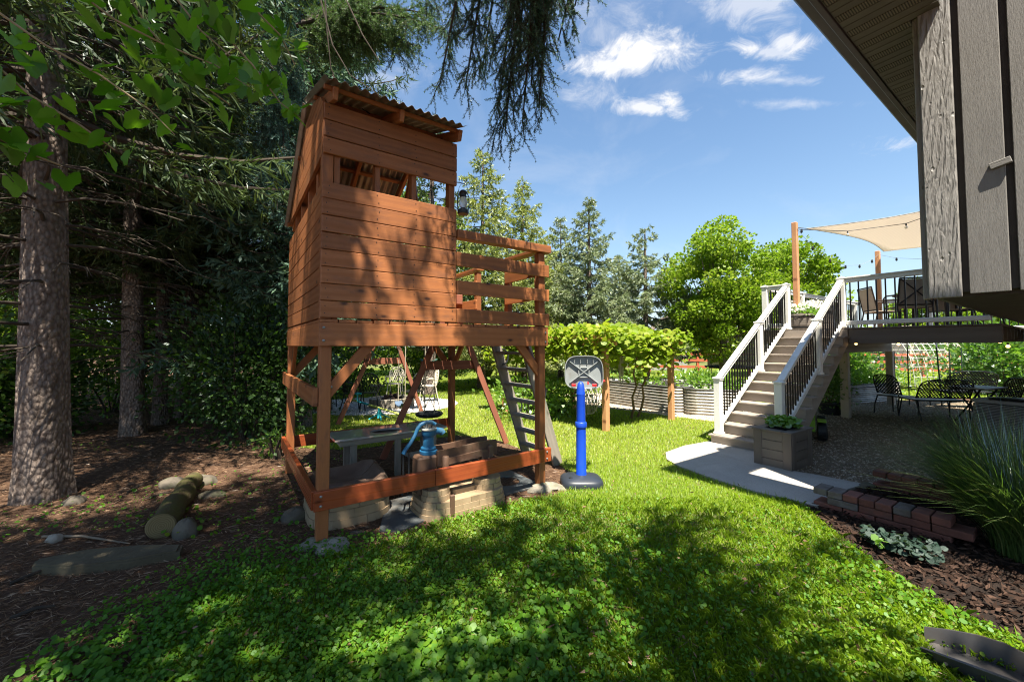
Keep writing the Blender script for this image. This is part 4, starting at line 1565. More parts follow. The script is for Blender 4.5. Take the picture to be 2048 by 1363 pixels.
def siding_mat(name, strong):
    b = NB(name)
    v = b.vec('Object', (1, 1, 1), rand=17.0)
    # plank pieces stand with local X up
    n = b.noise(b.vec('Object', (1.3, 14, 14), rand=17.0), 3.0, 5, .6, .3)
    fine = b.noise(b.vec('Object', (8, 120, 120)), 2.5, 4, .6)
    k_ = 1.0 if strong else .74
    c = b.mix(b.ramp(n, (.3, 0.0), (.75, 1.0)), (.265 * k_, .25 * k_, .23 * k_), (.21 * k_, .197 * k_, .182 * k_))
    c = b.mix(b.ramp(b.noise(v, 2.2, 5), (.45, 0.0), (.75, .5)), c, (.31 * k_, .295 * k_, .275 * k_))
    if strong:
        gr = b.noise(b.vec('Object', (2.2, 20, 20), rand=5.0), 2.2, 6, .62, 1.6)
        wv_ = b.wave(b.vec('Object', (1.6, 1, 9)), 1.5, 9.0, 3, 1.1, 'BANDS', 'DIAGONAL')
        h = b.math('ADD', b.math('MULTIPLY', wv_, .55), b.math('MULTIPLY', gr, 1.0))
        pit = b.voro(b.vec('Object', (9, 16, 16)), 1.0)
        h = b.math('SUBTRACT', h, b.math('MULTIPLY', b.ramp(pit.outputs['Distance'], (.08, 1.0), (.2, 0.0)), b.math('GREATER_THAN', b.noise(v, 5, 2), .55)))
        nm = b.bump(h, .9, .012)
    else:
        nm = b.bump(b.math('ADD', b.math('MULTIPLY', fine, .8), b.math('MULTIPLY', n, .6)), .8, .004)
    b.principled(c, .6, 0, nm, .35)
    return b.m


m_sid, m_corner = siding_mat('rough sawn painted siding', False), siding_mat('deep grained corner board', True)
m_gap = plain('dark siding channel', (.05, .042, .036), rough=.8)
WT = 6.2
# backing, corner board, panels, narrow channels between
MB().box(.075, -4.0, (ZB + .02 + WT) / 2, .08, 8.0, WT - ZB - .02, .002).build('wall_backing', m_gap, hs)
board('corner_board', m_corner, hs, (.008, -.095, ZB - .02), (.008, -.095, WT), .19, .05, up=(0, 1, 0), ch=.006)
board('corner_board', m_corner, hs, (.10, .022, ZB - .02), (.10, .022, WT), .13, .04, up=(1, 0, 0), ch=.006)
v = -.232
for k in range(26):
    board('siding_panel', m_sid, hs, (.018, v - .105, ZB), (.018, v - .105, WT), .21, .034, up=(0, 1, 0), ch=.004)
    v -= .21 + .042
for k in range(20):
    board('siding_panel', m_sid, hs, (.29 + .25 * k, -.006, ZB), (.29 + .25 * k, -.006, WT), .21, .034, up=(1, 0, 0), ch=.004)
MB().box(3.0, -.06, (ZB + .02 + WT) / 2, 5.7, .06, WT - ZB - .02, .002).build('wall_backing', m_gap, hs)
board('trim_block', m_sid, hs, (-.012, -.365, 3.005), (-.012, -.475, 3.03), .05, .035)
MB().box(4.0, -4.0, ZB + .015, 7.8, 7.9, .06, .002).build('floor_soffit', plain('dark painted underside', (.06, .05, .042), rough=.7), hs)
# lower storey set well back
MB().box(7.0, -4.6, 1.0, 4.0, 6.8, 1.98, .01).build('lower_wall', M['compo_dark'], hs)
# eave: fascia along the far side, level soffit of narrow vented panels
OV, WE = .42, 1.18
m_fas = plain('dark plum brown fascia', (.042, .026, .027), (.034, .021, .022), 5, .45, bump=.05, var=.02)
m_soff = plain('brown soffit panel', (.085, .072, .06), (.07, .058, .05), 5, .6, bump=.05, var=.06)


def vent_mat():
    b = NB('perforated soffit panel')
    w = b.wave(b.vec('Object', (1, 1, 1)), 18, 0, 0, 1, 'BANDS', 'X')
    c = b.mix(b.ramp(w, (.45, 0.0), (.6, 1.0)), (.12, .095, .075), (.028, .022, .018))
    b.principled(c, .6, 0, b.bump(w, .4, .004), .3)
    return b.m


m_vent = vent_mat()
sw_ = .098
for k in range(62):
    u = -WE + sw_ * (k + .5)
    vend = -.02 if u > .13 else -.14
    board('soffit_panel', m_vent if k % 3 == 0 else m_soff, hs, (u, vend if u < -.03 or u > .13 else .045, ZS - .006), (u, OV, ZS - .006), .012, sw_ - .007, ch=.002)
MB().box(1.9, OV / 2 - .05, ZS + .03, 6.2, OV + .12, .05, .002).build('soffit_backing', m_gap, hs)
MB().box(1.9, OV + .028, ZS + .095, 6.24, .05, .24, .006).build('fascia', m_fas, hs)
MB().box(1.9, OV + .105, ZS + .09, 6.26, .10, .115, .018).build('gutter', m_fas, hs)
MB().box(-WE + .34, -2.8, ZS + .10, .68, 6.4, .20, .006).build('shade_board', m_fas, hs)  # unseen board off the wall, added to cast the shade band below
rz = MB()
rz.prism([(OV + .085, ZS + .235), (OV + .085, ZS + .26), (-.16, ZS + .37), (-.16, ZS + .33)], -WE - .02, 5.05, Matrix(((0, 0, 1, 0), (1, 0, 0, 0), (0, 1, 0, 0), (0, 0, 0, 1))))
rz.build('roof_edge', plain('asphalt shingle', (.08, .075, .07), rough=.9, bump=.5), hs)
rz = MB()
rz.prism([(-.16, ZS + .33), (-.16, ZS + .37), (-8.0, ZS + 2.2), (-8.0, ZS + 2.16)], .12, 9.0, Matrix(((0, 0, 1, 0), (1, 0, 0, 0), (0, 1, 0, 0), (0, 0, 0, 1))))
rz.build('roof_slope', plain('asphalt shingle', (.08, .075, .07)), hs)

# ------------------------------------------------------------------ deck
DO, DR = Vector((3.25, 6.589, 0)), R(34.0)
DM = Matrix.Translation(DO) @ Matrix.Rotation(DR, 4, 'Z')


def dw(u, v, z): return DM @ Vector((u, v, z))


RUN, RISE, SWD = .238, .16, 1.10
DZ = 12 * RISE
U0 = 11 * RUN
VL, VR, UE = .36, -2.85, 8.2
dk = thing('deck', 'raised grey brown deck with white railing and black balusters', 'deck', DO, DR)
C1, C2, WV, BL = M['compo'], M['compo_dark'], M['vinyl'], M['balu']
nb_ = 23
for k in range(nb_):
    v = VR + (VL - VR) * (k + .5) / nb_
    board('deck_board', C2, dk, (U0 - .01, v, DZ - .013), (UE, v, DZ - .013), .025, (VL - VR) / nb_ - .006)
board('rim_fascia', C2, dk, (U0 + .02, VR, DZ - .155), (U0 + .02, -SWD - .0, DZ - .155), .25, .025)
board('rim_fascia', C2, dk, (U0 + .02, -.0, DZ - .155), (U0 + .02, VL, DZ - .155), .25, .025)
board('rim_fascia', C2, dk, (U0 + .035, VL - .013, DZ - .155), (UE, VL - .013, DZ - .155), .25, .025)
for k in range(12):
    board('joist', C2, dk, (U0 + .3 + .45 * k, VR + .02, DZ - .13), (U0 + .3 + .45 * k, VL - .03, DZ - .13), .2, .04)
board('support_beam', C2, dk, (U0 + .25, -.40, DZ - .355), (UE, -.40, DZ - .355), .24, .09)
pr = lambda x, y: DM.inverted() @ Vector((x, y, 0))
p1, p2 = pr(7.375, 9.037), pr(10.035, 11.14)
for p in (p1, p2):
    board('support_post', M['post_tan'], dk, (p.x, -.40, 0), (p.x, -.40, DZ - .475), .15, .15, up=(1, 0, 0), ch=.008)


def newel(par, u, v, z, h=.93):
    o = board('newel_post', WV, par, (u, v, z), (u, v, z + h - .03), .105, .105, up=(1, 0, 0), ch=.006)
    inv = orient((u, v, z), (u, v, z + h - .03), (1, 0, 0)).inverted()
    mb = MB()
    mb.box(u, v, z + h - .022, .135, .135, .022, .006)
    n0 = len(mb.v)
    mb.add([(u - .05, v - .05, z + h - .011), (u + .05, v - .05, z + h - .011), (u + .05, v + .05, z + h - .011), (u - .05, v + .05, z + h - .011), (u, v, z + h + .022)], [[0, 1, 4], [1, 2, 4], [2, 3, 4], [3, 0, 4]])
    mb.box(u, v, z + h - .05, .12, .12, .02, .005)
    me = MB().add([tuple(inv @ Vector(q)) for q in mb.v], mb.f)
    me.build('post_cap', WV, o)
    mb = MB()
    mb.box(u, v, z + .02, .13, .13, .04, .008)
    me = MB().add([tuple(inv @ Vector(q)) for q in mb.v], mb.f)
    me.build('post_skirt', WV, o)
    return o


def railing(par, a, b, zlo=.09, zhi=.84, gap=.115, dz=0.0, trim=.05):
    """rails and balusters between newels at a and b (base points)"""
    a, b = Vector(a), Vector(b)
    d = (b - a)
    hor = Vector((d.x, d.y, 0))
    L_ = hor.length
    t0 = trim / L_
    A, B = a + d * t0, b - d * t0
    up = Vector((0, 0, 1))
    board('top_rail', WV, par, A + up * (zhi + .02), B + up * (zhi + .02), .075, .065, ch=.012)
    board('top_rail', WV, par, A + up * (zhi + .066), B + up * (zhi + .066), .022, .095, ch=.006)
    board('bottom_rail', WV, par, A + up * zlo, B + up * zlo, .075, .055, ch=.010)
    n = int(L_ / gap)
    for i in range(1, n):
        p = a + d * (i / n)
        board('baluster', BL, par, p + up * (zlo + .03), p + up * (zhi - .01), .019, .019, up=(1, 0, 0), ch=.002)


NI = .085
inset = .10
# stairs
st = thing('deck_stairs', 'tan composite stairs with white railings climbing to the deck', 'stairs', DO, DR)
for k in range(1, 12):
    u = RUN * (k - 1)
    z = RISE * k
    for j, (du, wv_) in enumerate(((.035, .125), (.172, .125))):
        board('tread', C1, st, (u + du, -SWD - .02, z - .0125), (u + du, .02, z - .0125), .025, wv_)
    board('riser', C1, st, (u + .012, -SWD + .01, z - .025 - (RISE - .03) / 2), (u + .012, -.01, z - .025 - (RISE - .03) / 2), RISE - .03, .02)
board('riser', C1, st, (U0 + .0, -SWD + .01, DZ - .026 - (RISE - .03) / 2), (U0 + .0, -.01, DZ - .026 - (RISE - .03) / 2), RISE - .03, .02)
for v in (-.035, -SWD / 2, -SWD + .035):
    sp = [(0, 0)]
    for k in range(1, 12):
        sp += [(RUN * (k - 1) + .024, RISE * k - .027), (RUN * k + .024, RISE * k - .027)]
    sp[0] = (.024, 0)
    sp += [(U0 + .024, DZ - .30), (RUN * 1.2 + .06, 0)]
    mb = MB()
    mb.prism(sp, -.018, .018, Matrix(((1, 0, 0, 0), (0, 0, 1, v), (0, 1, 0, 0), (0, 0, 0, 1))))
    mb.build('stringer', C1, st)
for side, v in (('l', -inset), ('r', -SWD + inset)):
    newel(st, NI, v, RISE)
    newel(st, RUN * 6 + NI, v, RISE * 7)
    newel(dk, U0 + NI, v, DZ)
    railing(st, (NI, v, RISE), (RUN * 6 + NI, v, RISE * 7), .13, .84, .088)
    railing(st, (RUN * 6 + NI, v, RISE * 7), (U0 + NI, v, DZ), .13, .84, .088)
# deck railings
NL = VL - .07
newel(dk, U0 + NI, NL, DZ)
railing(dk, (U0 + NI, -inset, DZ), (U0 + NI, NL, DZ), gap=.09)
railing(dk, (U0 + NI, -SWD + inset, DZ), (U0 + NI, VR + .05, DZ), gap=.118)
for i in range(3):
    ua = U0 + NI + (UE - .1 - U0 - NI) * i / 3
    ub = U0 + NI + (UE - .1 - U0 - NI) * (i + 1) / 3
    railing(dk, (ua, NL, DZ), (ub, NL, DZ), gap=.125)
    newel(dk, ub, NL, DZ)
railing(dk, (UE - .1, NL, DZ), (UE - .1, -1.2, DZ), gap=.125)
newel(dk, UE - .1, -1.2, DZ)
railing(dk, (UE - .1, -1.2, DZ), (UE - .1, VR, DZ), gap=.125)

# bulbs under the rim
b_ = NB('warm bulb'); em = b_.N.new('ShaderNodeEmission'); em.inputs[0].default_value = (1.0, .55, .16, 1); em.inputs[1].default_value = 3.2
b_.L.new(em.outputs[0], b_.out.inputs[0]); m_bulb = b_.m
lts = thing('string_lights', 'string of small glowing warm bulbs under the deck rim', 'string lights', DO, DR)
cable = []
for k, (px, py) in enumerate(((1712, 687), (1797, 688), (1890, 683), (2000, 683), (2016, 692))):
    v = VR
    # on the plane of the rim
    d = ray(px, py)
    inv = DM.inverted().to_3x3()
    o_ = DM.inverted() @ Vector((0, 0, CAMH)); dl = inv @ Vector(d)
    t = (U0 + .06 - o_.x) / dl.x
    p = o_ + dl * t
    mb = MB()
    mb.lathe([(.0, -.022), (.014, -.018), (.021, -.004), (.019, .008), (.010, .018), (.009, .02)], 12, at=tuple(p), cap=False)
    mb.build('bulb', m_bulb, lts, True)
    MB().lathe([(.0095, .019), (.011, .02), (.011, .045), (.0, .046)], 10, at=tuple(p), cap=False).build('socket', M['black_plastic'], lts, True)
    cable.append((p.x, p.y, p.z + .045))
MB().tube(cable, .004, 5).build('cable', M['black_plastic'], lts)

# ------------------------------------------------------------------ shade sail posts, sail, string lights
CE = M['cedar']
def cedar_post(label, px, ytop, Y, zb):
    c = D(px, ytop, Y)
    o = thing('cedar_post', label, 'post', (c.x, c.y, zb), DR)
    board('post', CE, o, (0, 0, 0), (0, 0, c.z - zb), .10, .10, up=(1, 0, 0), ch=.008)
    return c


s1 = cedar_post('tall fresh cedar post standing in the barrel planter', 1589, 445, 8.75, DZ)
s2 = cedar_post('cedar post behind the deck chairs under the sail corner', 1755, 502, 10.9, DZ)
c0 = D(1612, 457, 8.85)
corners = [c0, D(1768, 503, 10.8), D(2120, 480, 9.6), D(2010, 380, 7.4)]
mb = MB()
n = 14
sail = [[None] * (n + 1) for _ in range(n + 1)]
for i in range(n + 1):
    for j in range(n + 1):
        s_, t_ = i / n, j / n
        # pull the edges in so that they hang as arcs
        p = corners[0] * (1 - s_) * (1 - t_) + corners[1] * s_ * (1 - t_) + corners[2] * s_ * t_ + corners[3] * (1 - s_) * t_
        cc = (corners[0] + corners[1] + corners[2] + corners[3]) / 4
        e = .17 * (1 - (2 * s_ - 1) ** 2) * abs(2 * t_ - 1) ** 3 + .17 * (1 - (2 * t_ - 1) ** 2) * abs(2 * s_ - 1) ** 3
        p = p.lerp(cc, e)
        mb.v.append(tuple(p)); 
for i in range(n):
    for j in range(n):
        a = i * (n + 1) + j
        mb.f.append([a, a + 1, a + n + 2, a + n + 1])
b_ = NB('beige sail cloth')
cw = b_.wave(b_.vec('Object', (1, 1, 1)), 3.2, 1, 2, 1, 'BANDS', 'X')
cc_ = b_.mix(b_.ramp(cw, (.1, 0.0), (.9, .35)), (.82, .76, .68), (.72, .66, .58))
df = b_.N.new('ShaderNodeBsdfDiffuse'); b_.set(df.inputs[0], cc_)
tr = b_.N.new('ShaderNodeBsdfTranslucent'); b_.set(tr.inputs[0], cc_)
mx = b_.N.new('ShaderNodeMixShader'); mx.inputs[0].default_value = .45
b_.L.new(df.outputs[0], mx.inputs[1]); b_.L.new(tr.outputs[0], mx.inputs[2]); b_.L.new(mx.outputs[0], b_.out.inputs[0])
so = thing('shade_sail', 'beige fabric shade sail stretched above the deck', 'shade sail', (0, 0, 0))
so_m = mb.build('cloth', b_.m, so, True)
md = so_m.modifiers.new('thickness', 'SOLIDIFY'); md.thickness = .004
edge = [mb.v[i * (n + 1)] for i in range(n + 1)]
MB().tube(edge, .008, 6).build('hem_cord', M['dark_grey_plastic'], so)
MB().tube([mb.v[j] for j in range(n + 1)], .008, 6).build('hem_cord', M['dark_grey_plastic'], so)
MB().tube([tuple(c0), (s1.x, s1.y, c0.z)], .008, 6).build('tie_cord', M['dark_grey_plastic'], so)
b_ = NB('clear bulb'); b_.principled((.9, .86, .75), .15, 0, None, .5, Transmission_Weight=.5); m_clear = b_.m
ll = thing('string_lights', 'string of clear bulbs hanging in front of the shade sail', 'string lights', (0, 0, 0))
pp = [D(1592, 458, 8.7), D(1604, 459, 8.7), D(1695, 462, 8.6), D(1812, 447, 8.4), D(1850, 434, 8.2), D(1990, 400, 7.6)]
MB().tube(pp, .007, 6).build('cable', M['black_plastic'], ll)
for p in (pp[2], pp[3]):
    MB().lathe([(.013, 0), (.015, -.045), (.0, -.047)], 10, at=tuple(p), cap=False).build('socket', M['black_plastic'], ll, True)
    MB().lathe([(.012, -.046), (.026, -.075), (.026, -.09), (.014, -.11), (.0, -.113)], 12, at=tuple(p), cap=False).build('bulb', m_clear, ll, True)
ll2 = thing('string_lights', 'drooping string of dark bulbs between the two cedar posts', 'string lights', (0, 0, 0))
q = [(1594, 458, 8.8), (1625, 493, 9.2), (1660, 518, 9.6), (1691, 531, 10.0), (1719, 530, 10.4), (1744, 520, 10.7), (1757, 509, 10.85), (1793, 516, 10.8), (1850, 518, 9.8), (1960, 500, 9)]
qq = [D(*a) for a in q]
MB().tube(qq, .0035, 5).build('cable', M['grey_plastic'], ll2)
for p in qq[1:6] + [qq[7], D(1603, 459, 8.8)]:
    MB().lathe([(.018, .01), (.022, -.03), (.026, -.05), (.012, -.078), (.0, -.08)], 8, at=tuple(p), cap=False).build('bulb', M['black_plastic'], ll2, True)

# ------------------------------------------------------------------ things on the deck
m_flower = leafmat('white petal', (.75, .74, .70), (.82, .81, .78), (.70, .72, .6), trans=.3, gloss=.02, tint=(1, 1, .9))
m_plant = leafmat('bright garden leaf', (.10, .20, .025), (.16, .28, .035), (.24, .34, .06), trans=.42, gloss=.06)


def bushy(name, m, parent, c, rad, n, lmin, lmax, wr=.55, up=.5, clump=14, matrix=None, shell=.55, rndc=None):
    """leaves gathered in clumps through an ellipsoid"""
    c, rad = np.array(c, float), np.array(rad, float)
    K = clump
    d = rdirs(K)
    cr = c + d * rad * (shell + (1 - shell) * rng.random((K, 1)))
    pick = rng.integers(0, K, n)
    P = cr[pick] + rng.normal(size=(n, 3)) * rad * .30
    U = unit(unit((P - c) / rad) + rdirs(n) * .8 + np.array([0, 0, up]))
    ln_ = lmin + (lmax - lmin) * rng.random(n)
    q = leaves(P, U, ln_, ln_ * wr)
    base = rng.random(K)
    r = np.clip(base[pick] * .5 + rng.random(n) * .5, 0, 1)
    return link(name, npmesh(name, q, 4, m, r), parent, matrix)


bp_ = D(1602, 657, 8.68)
br = thing('barrel_planter', 'grey wooden half barrel of white flowers at the top of the stairs', 'planter', (bp_.x, bp_.y, DZ))
m_bar = wood('grey barrel staves', (.25, .215, .185), (.2, .17, .145), rough=.8, kn=0, var=.1)
for k in range(18):
    a = 2 * math.pi * k / 18
    mb = MB()
    for z, r_ in ((0, .25), (.12, .285), (.24, .30), (.36, .295)):
        for da in (-.168, .168):
            for rr_ in (r_, r_ - .025):
                mb.v.append((rr_ * math.cos(a + da), rr_ * math.sin(a + da), z))
    for i in range(3):
        o_ = i * 4
        mb.f += [[o_, o_ + 2, o_ + 6, o_ + 4], [o_ + 1, o_ + 5, o_ + 7, o_ + 3], [o_, o_ + 4, o_ + 5, o_ + 1], [o_ + 2, o_ + 3, o_ + 7, o_ + 6]]
    mb.f += [[12, 14, 15, 13], [0, 1, 3, 2]]
    mb.build('stave', m_bar, br)
for z, r_ in ((.075, .272), (.30, .303)):
    MB().lathe([(r_, z - .015), (r_ + .005, z - .015), (r_ + .007, z + .015), (r_ + .001, z + .015)], 36, cap=False).build('hoop', M['iron'], br, True)
MB().lathe([(.0, .32), (.27, .32)], 24, cap=False).build('soil', m_mulch, br)
bushy('foliage', m_plant, br, (0, 0, .40), (.24, .24, .09), 500, .05, .10, clump=20)
bushy('blossoms', m_flower, br, (.02, 0, .50), (.24, .22, .10), 420, .04, .06, .9, clump=16)
gp = D(1638, 640, 9.25)
gb = thing('box_planter', 'dark grey box planter behind the barrel of flowers', 'planter', (gp.x, gp.y, DZ), DR)
for k in range(3):
    MB().box(0, 0, .12 + .135 * k, .62, .34, .13, .008).build('board', C2, gb)
MB().box(0, 0, .485, .68, .40, .03, .006).build('rim', C2, gb)
for sx in (-1, 1):
    MB().box(sx * .27, 0, .03, .06, .30, .05, .004).build('foot', C2, gb)
bushy('blossoms', m_flower, gb, (-.15, 0, .58), (.25, .15, .10), 260, .04, .06, .9, clump=10)


def sling_chair(name, label, loc, rz, back_x=True):
    o = thing(name, label, 'chair', loc, rz)
    fm, cl = M['brown_frame'], M['fabric']
    # faces local +Y
    MB().prism([(-.24, .0), (.24, .0), (.235, .50), (-.235, .50)], -.008, .008, Matrix.Translation((0, -.24, .42)) @ Matrix.Rotation(R(100), 4, 'X')).build('back_sling', cl, o)
    MB().box(0, .0, .41, .48, .46, .016, .004).build('seat_sling', cl, o)
    for s in (-1, 1):
        MB().tube([(s * .25, -.32, .0), (s * .255, -.24, .40), (s * .25, -.34, .93)], .014, 8).build('back_post', fm, o, True)
        MB().tube([(s * .25, .22, 0), (s * .255, .22, .40), (s * .265, .20, .61), (s * .27, .10, .645), (s * .265, -.28, .63)], .014, 8).build('arm', fm, o, True)
        MB().tube([(s * .25, -.24, .40), (s * .25, .23, .40)], .013, 8).build('seat_rail', fm, o, True)
    MB().tube([(-.25, -.34, .93), (.25, -.34, .93)], .016, 8).build('top_bar', fm, o, True)
    MB().tube([(-.25, -.25, .44), (.25, -.25, .44)], .012, 8).build('lower_bar', fm, o, True)
    if back_x:
        for s in (-1, 1):
            MB().tube([(s * .24, -.275, .46), (-s * .24, -.365, .91)], .011, 7).build('cross_brace', fm, o, True)
    return o


q = D(1815, 632, 7.6)
sling_chair('sling_chair', 'tan sling chair with crossed braces on its back on the deck', (q.x, q.y, DZ), R(-20))
q = D(1768, 633, 8.6)
sling_chair('sling_chair', 'tan sling chair seen from the side between the cedar post and railing', (q.x, q.y, DZ), R(-105), False)
q = D(1900, 632, 8.3)
sling_chair('sling_chair', 'tan sling chair half hidden below the siding corner', (q.x, q.y, DZ), R(150), False)
q = D(1945, 625, 7.9)
sling_chair('sling_chair', 'tan sling chair at the far right end of the deck table', (q.x, q.y, DZ), R(80), False)
q = D(1868, 628, 8.2)
dt = thing('patio_table', 'dark patio table among the sling chairs on the deck', 'table', (q.x + .1, q.y + .2, DZ), DR)
MB().box(0, 0, .72, 1.3, .85, .035, .012).build('table_top', M['brown_frame'], dt)
for sx in (-1, 1):
    for sy in (-1, 1):
        MB().tube([(sx * .55, sy * .35, 0), (sx * .5, sy * .32, .71)], .022, 8).build('leg', M['brown_frame'], dt, True)
# ------------------------------------------------------------------ composite planter box by the path
m_leafy = leafmat('lime green garden leaf', (.12, .24, .03), (.17, .31, .04), (.10, .2, .03), trans=.4, gloss=.08)
pa, pb, pc = G(1503, 933), G(1584, 946), G(1629, 928)
ax = math.atan2(pc.y - pb.y, pc.x - pb.x)
pl_ = thing('planter_box', 'grey composite planter box with leafy plant beside the path', 'planter', pb, ax)
# local: X along right face (depth to pc), Y along left face
LX, LY, PH_ = .62, .44, .50
CG, CD_ = M['compo'], M['compo_dark']
m_pb = wood('shade tinted planter board', (.20, .168, .14), (.17, .142, .118), rough=.65, kn=0, band=3)  # darker copy of the tan composite, house shade put into its colour
for k in range(4):
    z = .005 + PH_ * (k + .5) / 4 * .96
    for (a, b) in (((.012, .06, z), (.012, LY - .06, z)), ((LX - .012, .06, z), (LX - .012, LY - .06, z))):
        board('side_board', m_pb, pl_, a, b, PH_ / 4 * .96 - .004, .022)
    for (a, b) in (((.06, .012, z), (LX - .06, .012, z)), ((.06, LY - .012, z), (LX - .06, LY - .012, z))):
        board('side_board', CD_, pl_, a, b, PH_ / 4 * .96 - .004, .022)
for u in (0, LX):
    for v in (0, LY):
        su, sv = (1 if u == 0 else -1), (1 if v == 0 else -1)
        board('corner_post', CD_, pl_, (u + su * .005, v + sv * .045, 0), (u + su * .005, v + sv * .045, PH_ - .022), .10, .03, up=(0, 1, 0))
        board('corner_post', CD_, pl_, (u + su * .07, v + sv * .005, 0), (u + su * .07, v + sv * .005, PH_ - .022), .10, .03, up=(1, 0, 0))
for (a, b, w) in (((-.02, .05, 0), (-.02, .05, 0), 0),):
    pass
board('rim_board', CD_, pl_, (-.03, .04, PH_ - .008), (LX + .03, .04, PH_ - .008), .024, .12)
board('rim_board', CD_, pl_, (-.03, LY - .04, PH_ - .008), (LX + .03, LY - .04, PH_ - .008), .024, .12)
board('rim_board', CD_, pl_, (.03, .103, PH_ - .008), (.03, LY - .103, PH_ - .008), .024, .12)
board('rim_board', CD_, pl_, (LX - .03, .103, PH_ - .008), (LX - .03, LY - .103, PH_ - .008), .024, .12)
MB().lathe([(.13, PH_ - .05), (.155, PH_ + .012), (.165, PH_ + .02), (.15, PH_ + .025), (.135, PH_), (.0, PH_ - .005)], 26, at=(LX / 2, LY / 2, 0), cap=False).build('pot_liner', M['black_plastic'], pl_, True)
K = 260
a = rng.random(K) * 2 * math.pi
rr_ = .19 * np.sqrt(rng.random(K))
P = np.stack([LX / 2 + rr_ * np.cos(a), LY / 2 + rr_ * np.sin(a), PH_ + .03 + (.13 - .3 * rr_) * rng.random(K)], 1)
o = link('foliage', npmesh('foliage', round_leaves(P, .026 + .022 * rng.random(K), np.zeros(K), .6), NC, m_leafy), pl_)

# ------------------------------------------------------------------ brick edging
def brickmat(name, c1, c2):
    return plain(name, c1, c2, 14, .9, bump=.5, bscale=60, bdist=.004, var=.22, dirt=(.07, .055, .05))


m_bk = [brickmat('weathered red brick', (.20, .075, .055), (.13, .055, .042)), brickmat('brown brick', (.12, .063, .046), (.075, .047, .037)), brickmat('grey washed brick', (.17, .15, .137), (.11, .085, .072))]


def brick_wall(name, label, a, b, courses, lmin=.105):
    a, b = Vector(a), Vector(b)
    L_ = (b - a).length
    o = thing(name, label, 'edging', a, math.atan2(b.y - a.y, b.x - a.x))
    for c in range(courses):
        n = int(L_ / (lmin * (1 if c == courses - 1 else 2)))
        w = L_ / n
        for k in range(n):
            mm_ = m_bk[0] if random.random() < .6 else random.choice(m_bk)
            r = Matrix.Rotation(random.uniform(-.03, .03), 4, 'Z')
            sh = (w * .5 if c % 2 else 0)
            x = w * (k + .5) + sh
            bo_ = MB().box(0, 0, 0, w - .008, .205, .062, .006).build('brick', mm_, o, matrix=Matrix.Translation((x, random.uniform(-.008, .008) + .1, .031 + .066 * c)) @ r)
    return o


brick_wall('brick_edging', 'three course brick edging with pale top beside the mulch bed', G(1626, 1012), G(1905, 1090), 3)
brick_wall('brick_edging', 'rear brick edging half hidden by the tall grass', G(1745, 975) + Vector((0, 0, 0)), G(1905, 1012), 3)
o = link('edging_stone', lump('edging_stone', M['stone'], (.09, .07), .06, 31, .3), None, Matrix.Translation(G(1735, 975)))
tag(o, 'grey stone between the two brick edgings', 'stone')

# ------------------------------------------------------------------ tall ornamental grass
m_og = leafmat('long grass blade', (.045, .085, .022), (.075, .13, .032), (.16, .19, .07), trans=.3, gloss=.12, rough=.3)


def tall_grass(name, label, c, n, lmin, lmax, spread, w, m=None, bias=(0, 0)):
    o = thing(name, label, 'ornamental grass', c)
    a = rng.random(n) * 2 * math.pi
    rad = spread * .16 * np.sqrt(rng.random(n))
    B = np.stack([rad * np.cos(a), rad * np.sin(a), np.zeros(n)], 1)
    a2 = a + rng.normal(size=n) * .6
    L_ = lmin + (lmax - lmin) * rng.random(n)
    lean = spread * (.15 + .85 * rng.random(n) ** .8)
    d = np.stack([np.cos(a2) + bias[0], np.sin(a2) + bias[1], np.zeros(n)], 1)
    d = unit(d)
    sd = np.cross(d, np.array([0, 0, 1.0]))
    seg = 6
    pts = []
    for i in range(seg + 1):
        t = i / seg
        z = L_ * (t - .42 * t * t * lean / spread * 1.15) * .95
        x = lean * t ** 1.7
        pts.append(B + d * x[:, None] + np.array([0, 0, 1.0]) * z[:, None])
    quads = []
    for i in range(seg):
        w0, w1 = w * (1 - (i / seg) ** 2 * .95), w * (1 - ((i + 1) / seg) ** 2 * .95)
        quads.append(np.stack([pts[i] - sd * w0, pts[i] + sd * w0, pts[i + 1] + sd * w1, pts[i + 1] - sd * w1], 1))
    r = np.tile(rng.random(n) ** 1.5, seg)
    link('blades', npmesh('blades', np.concatenate(quads), 4, m or m_og, r), o)
    return o


tall_grass('ornamental_grass', 'large dark clump of arching ornamental grass at the right edge', (3.85, 3.05, 0), 1500, .85, 1.45, 1.0, .0035)
tall_grass('ornamental_grass', 'arching grass clump behind the brick edging', (4.35, 3.75, 0), 1100, .8, 1.3, .95, .0035)

# blue grey leafy plants in the mulch
m_blue = leafmat('blue grey leaf', (.02, .04, .03), (.035, .06, .045), (.075, .10, .085), trans=.2, gloss=.01, rough=.5)


def rosette(name, label, c, n, r, m, cat='plant'):
    o = thing(name, label, cat, c)
    a = rng.random(n) * 2 * math.pi
    q = r * np.sqrt(rng.random(n))
    P = np.stack([q * np.cos(a), q * np.sin(a), .05 + .08 * rng.random(n)], 1)
    link('leaves', npmesh('leaves', round_leaves(P, .012 + .016 * rng.random(n), np.zeros(n), .8), NC, m), o)
    MB().tube([(0, 0, 0), (0, 0, .05)], [.012, .008], 6).build('stem', m_mulch, o)
    return o


rosette('leafy_plant', 'small blue grey leaved plant in the mulch bed', G(1760, 1095), 130, .12, m_blue)
rosette('leafy_plant', 'wider blue grey leaved plant nearer the grass clump', G(1830, 1118), 220, .16, m_blue)
rosette('leafy_plant', 'bright green seedling in front of the blue grey plants', G(1758, 1108), 14, .06, m_leafy)

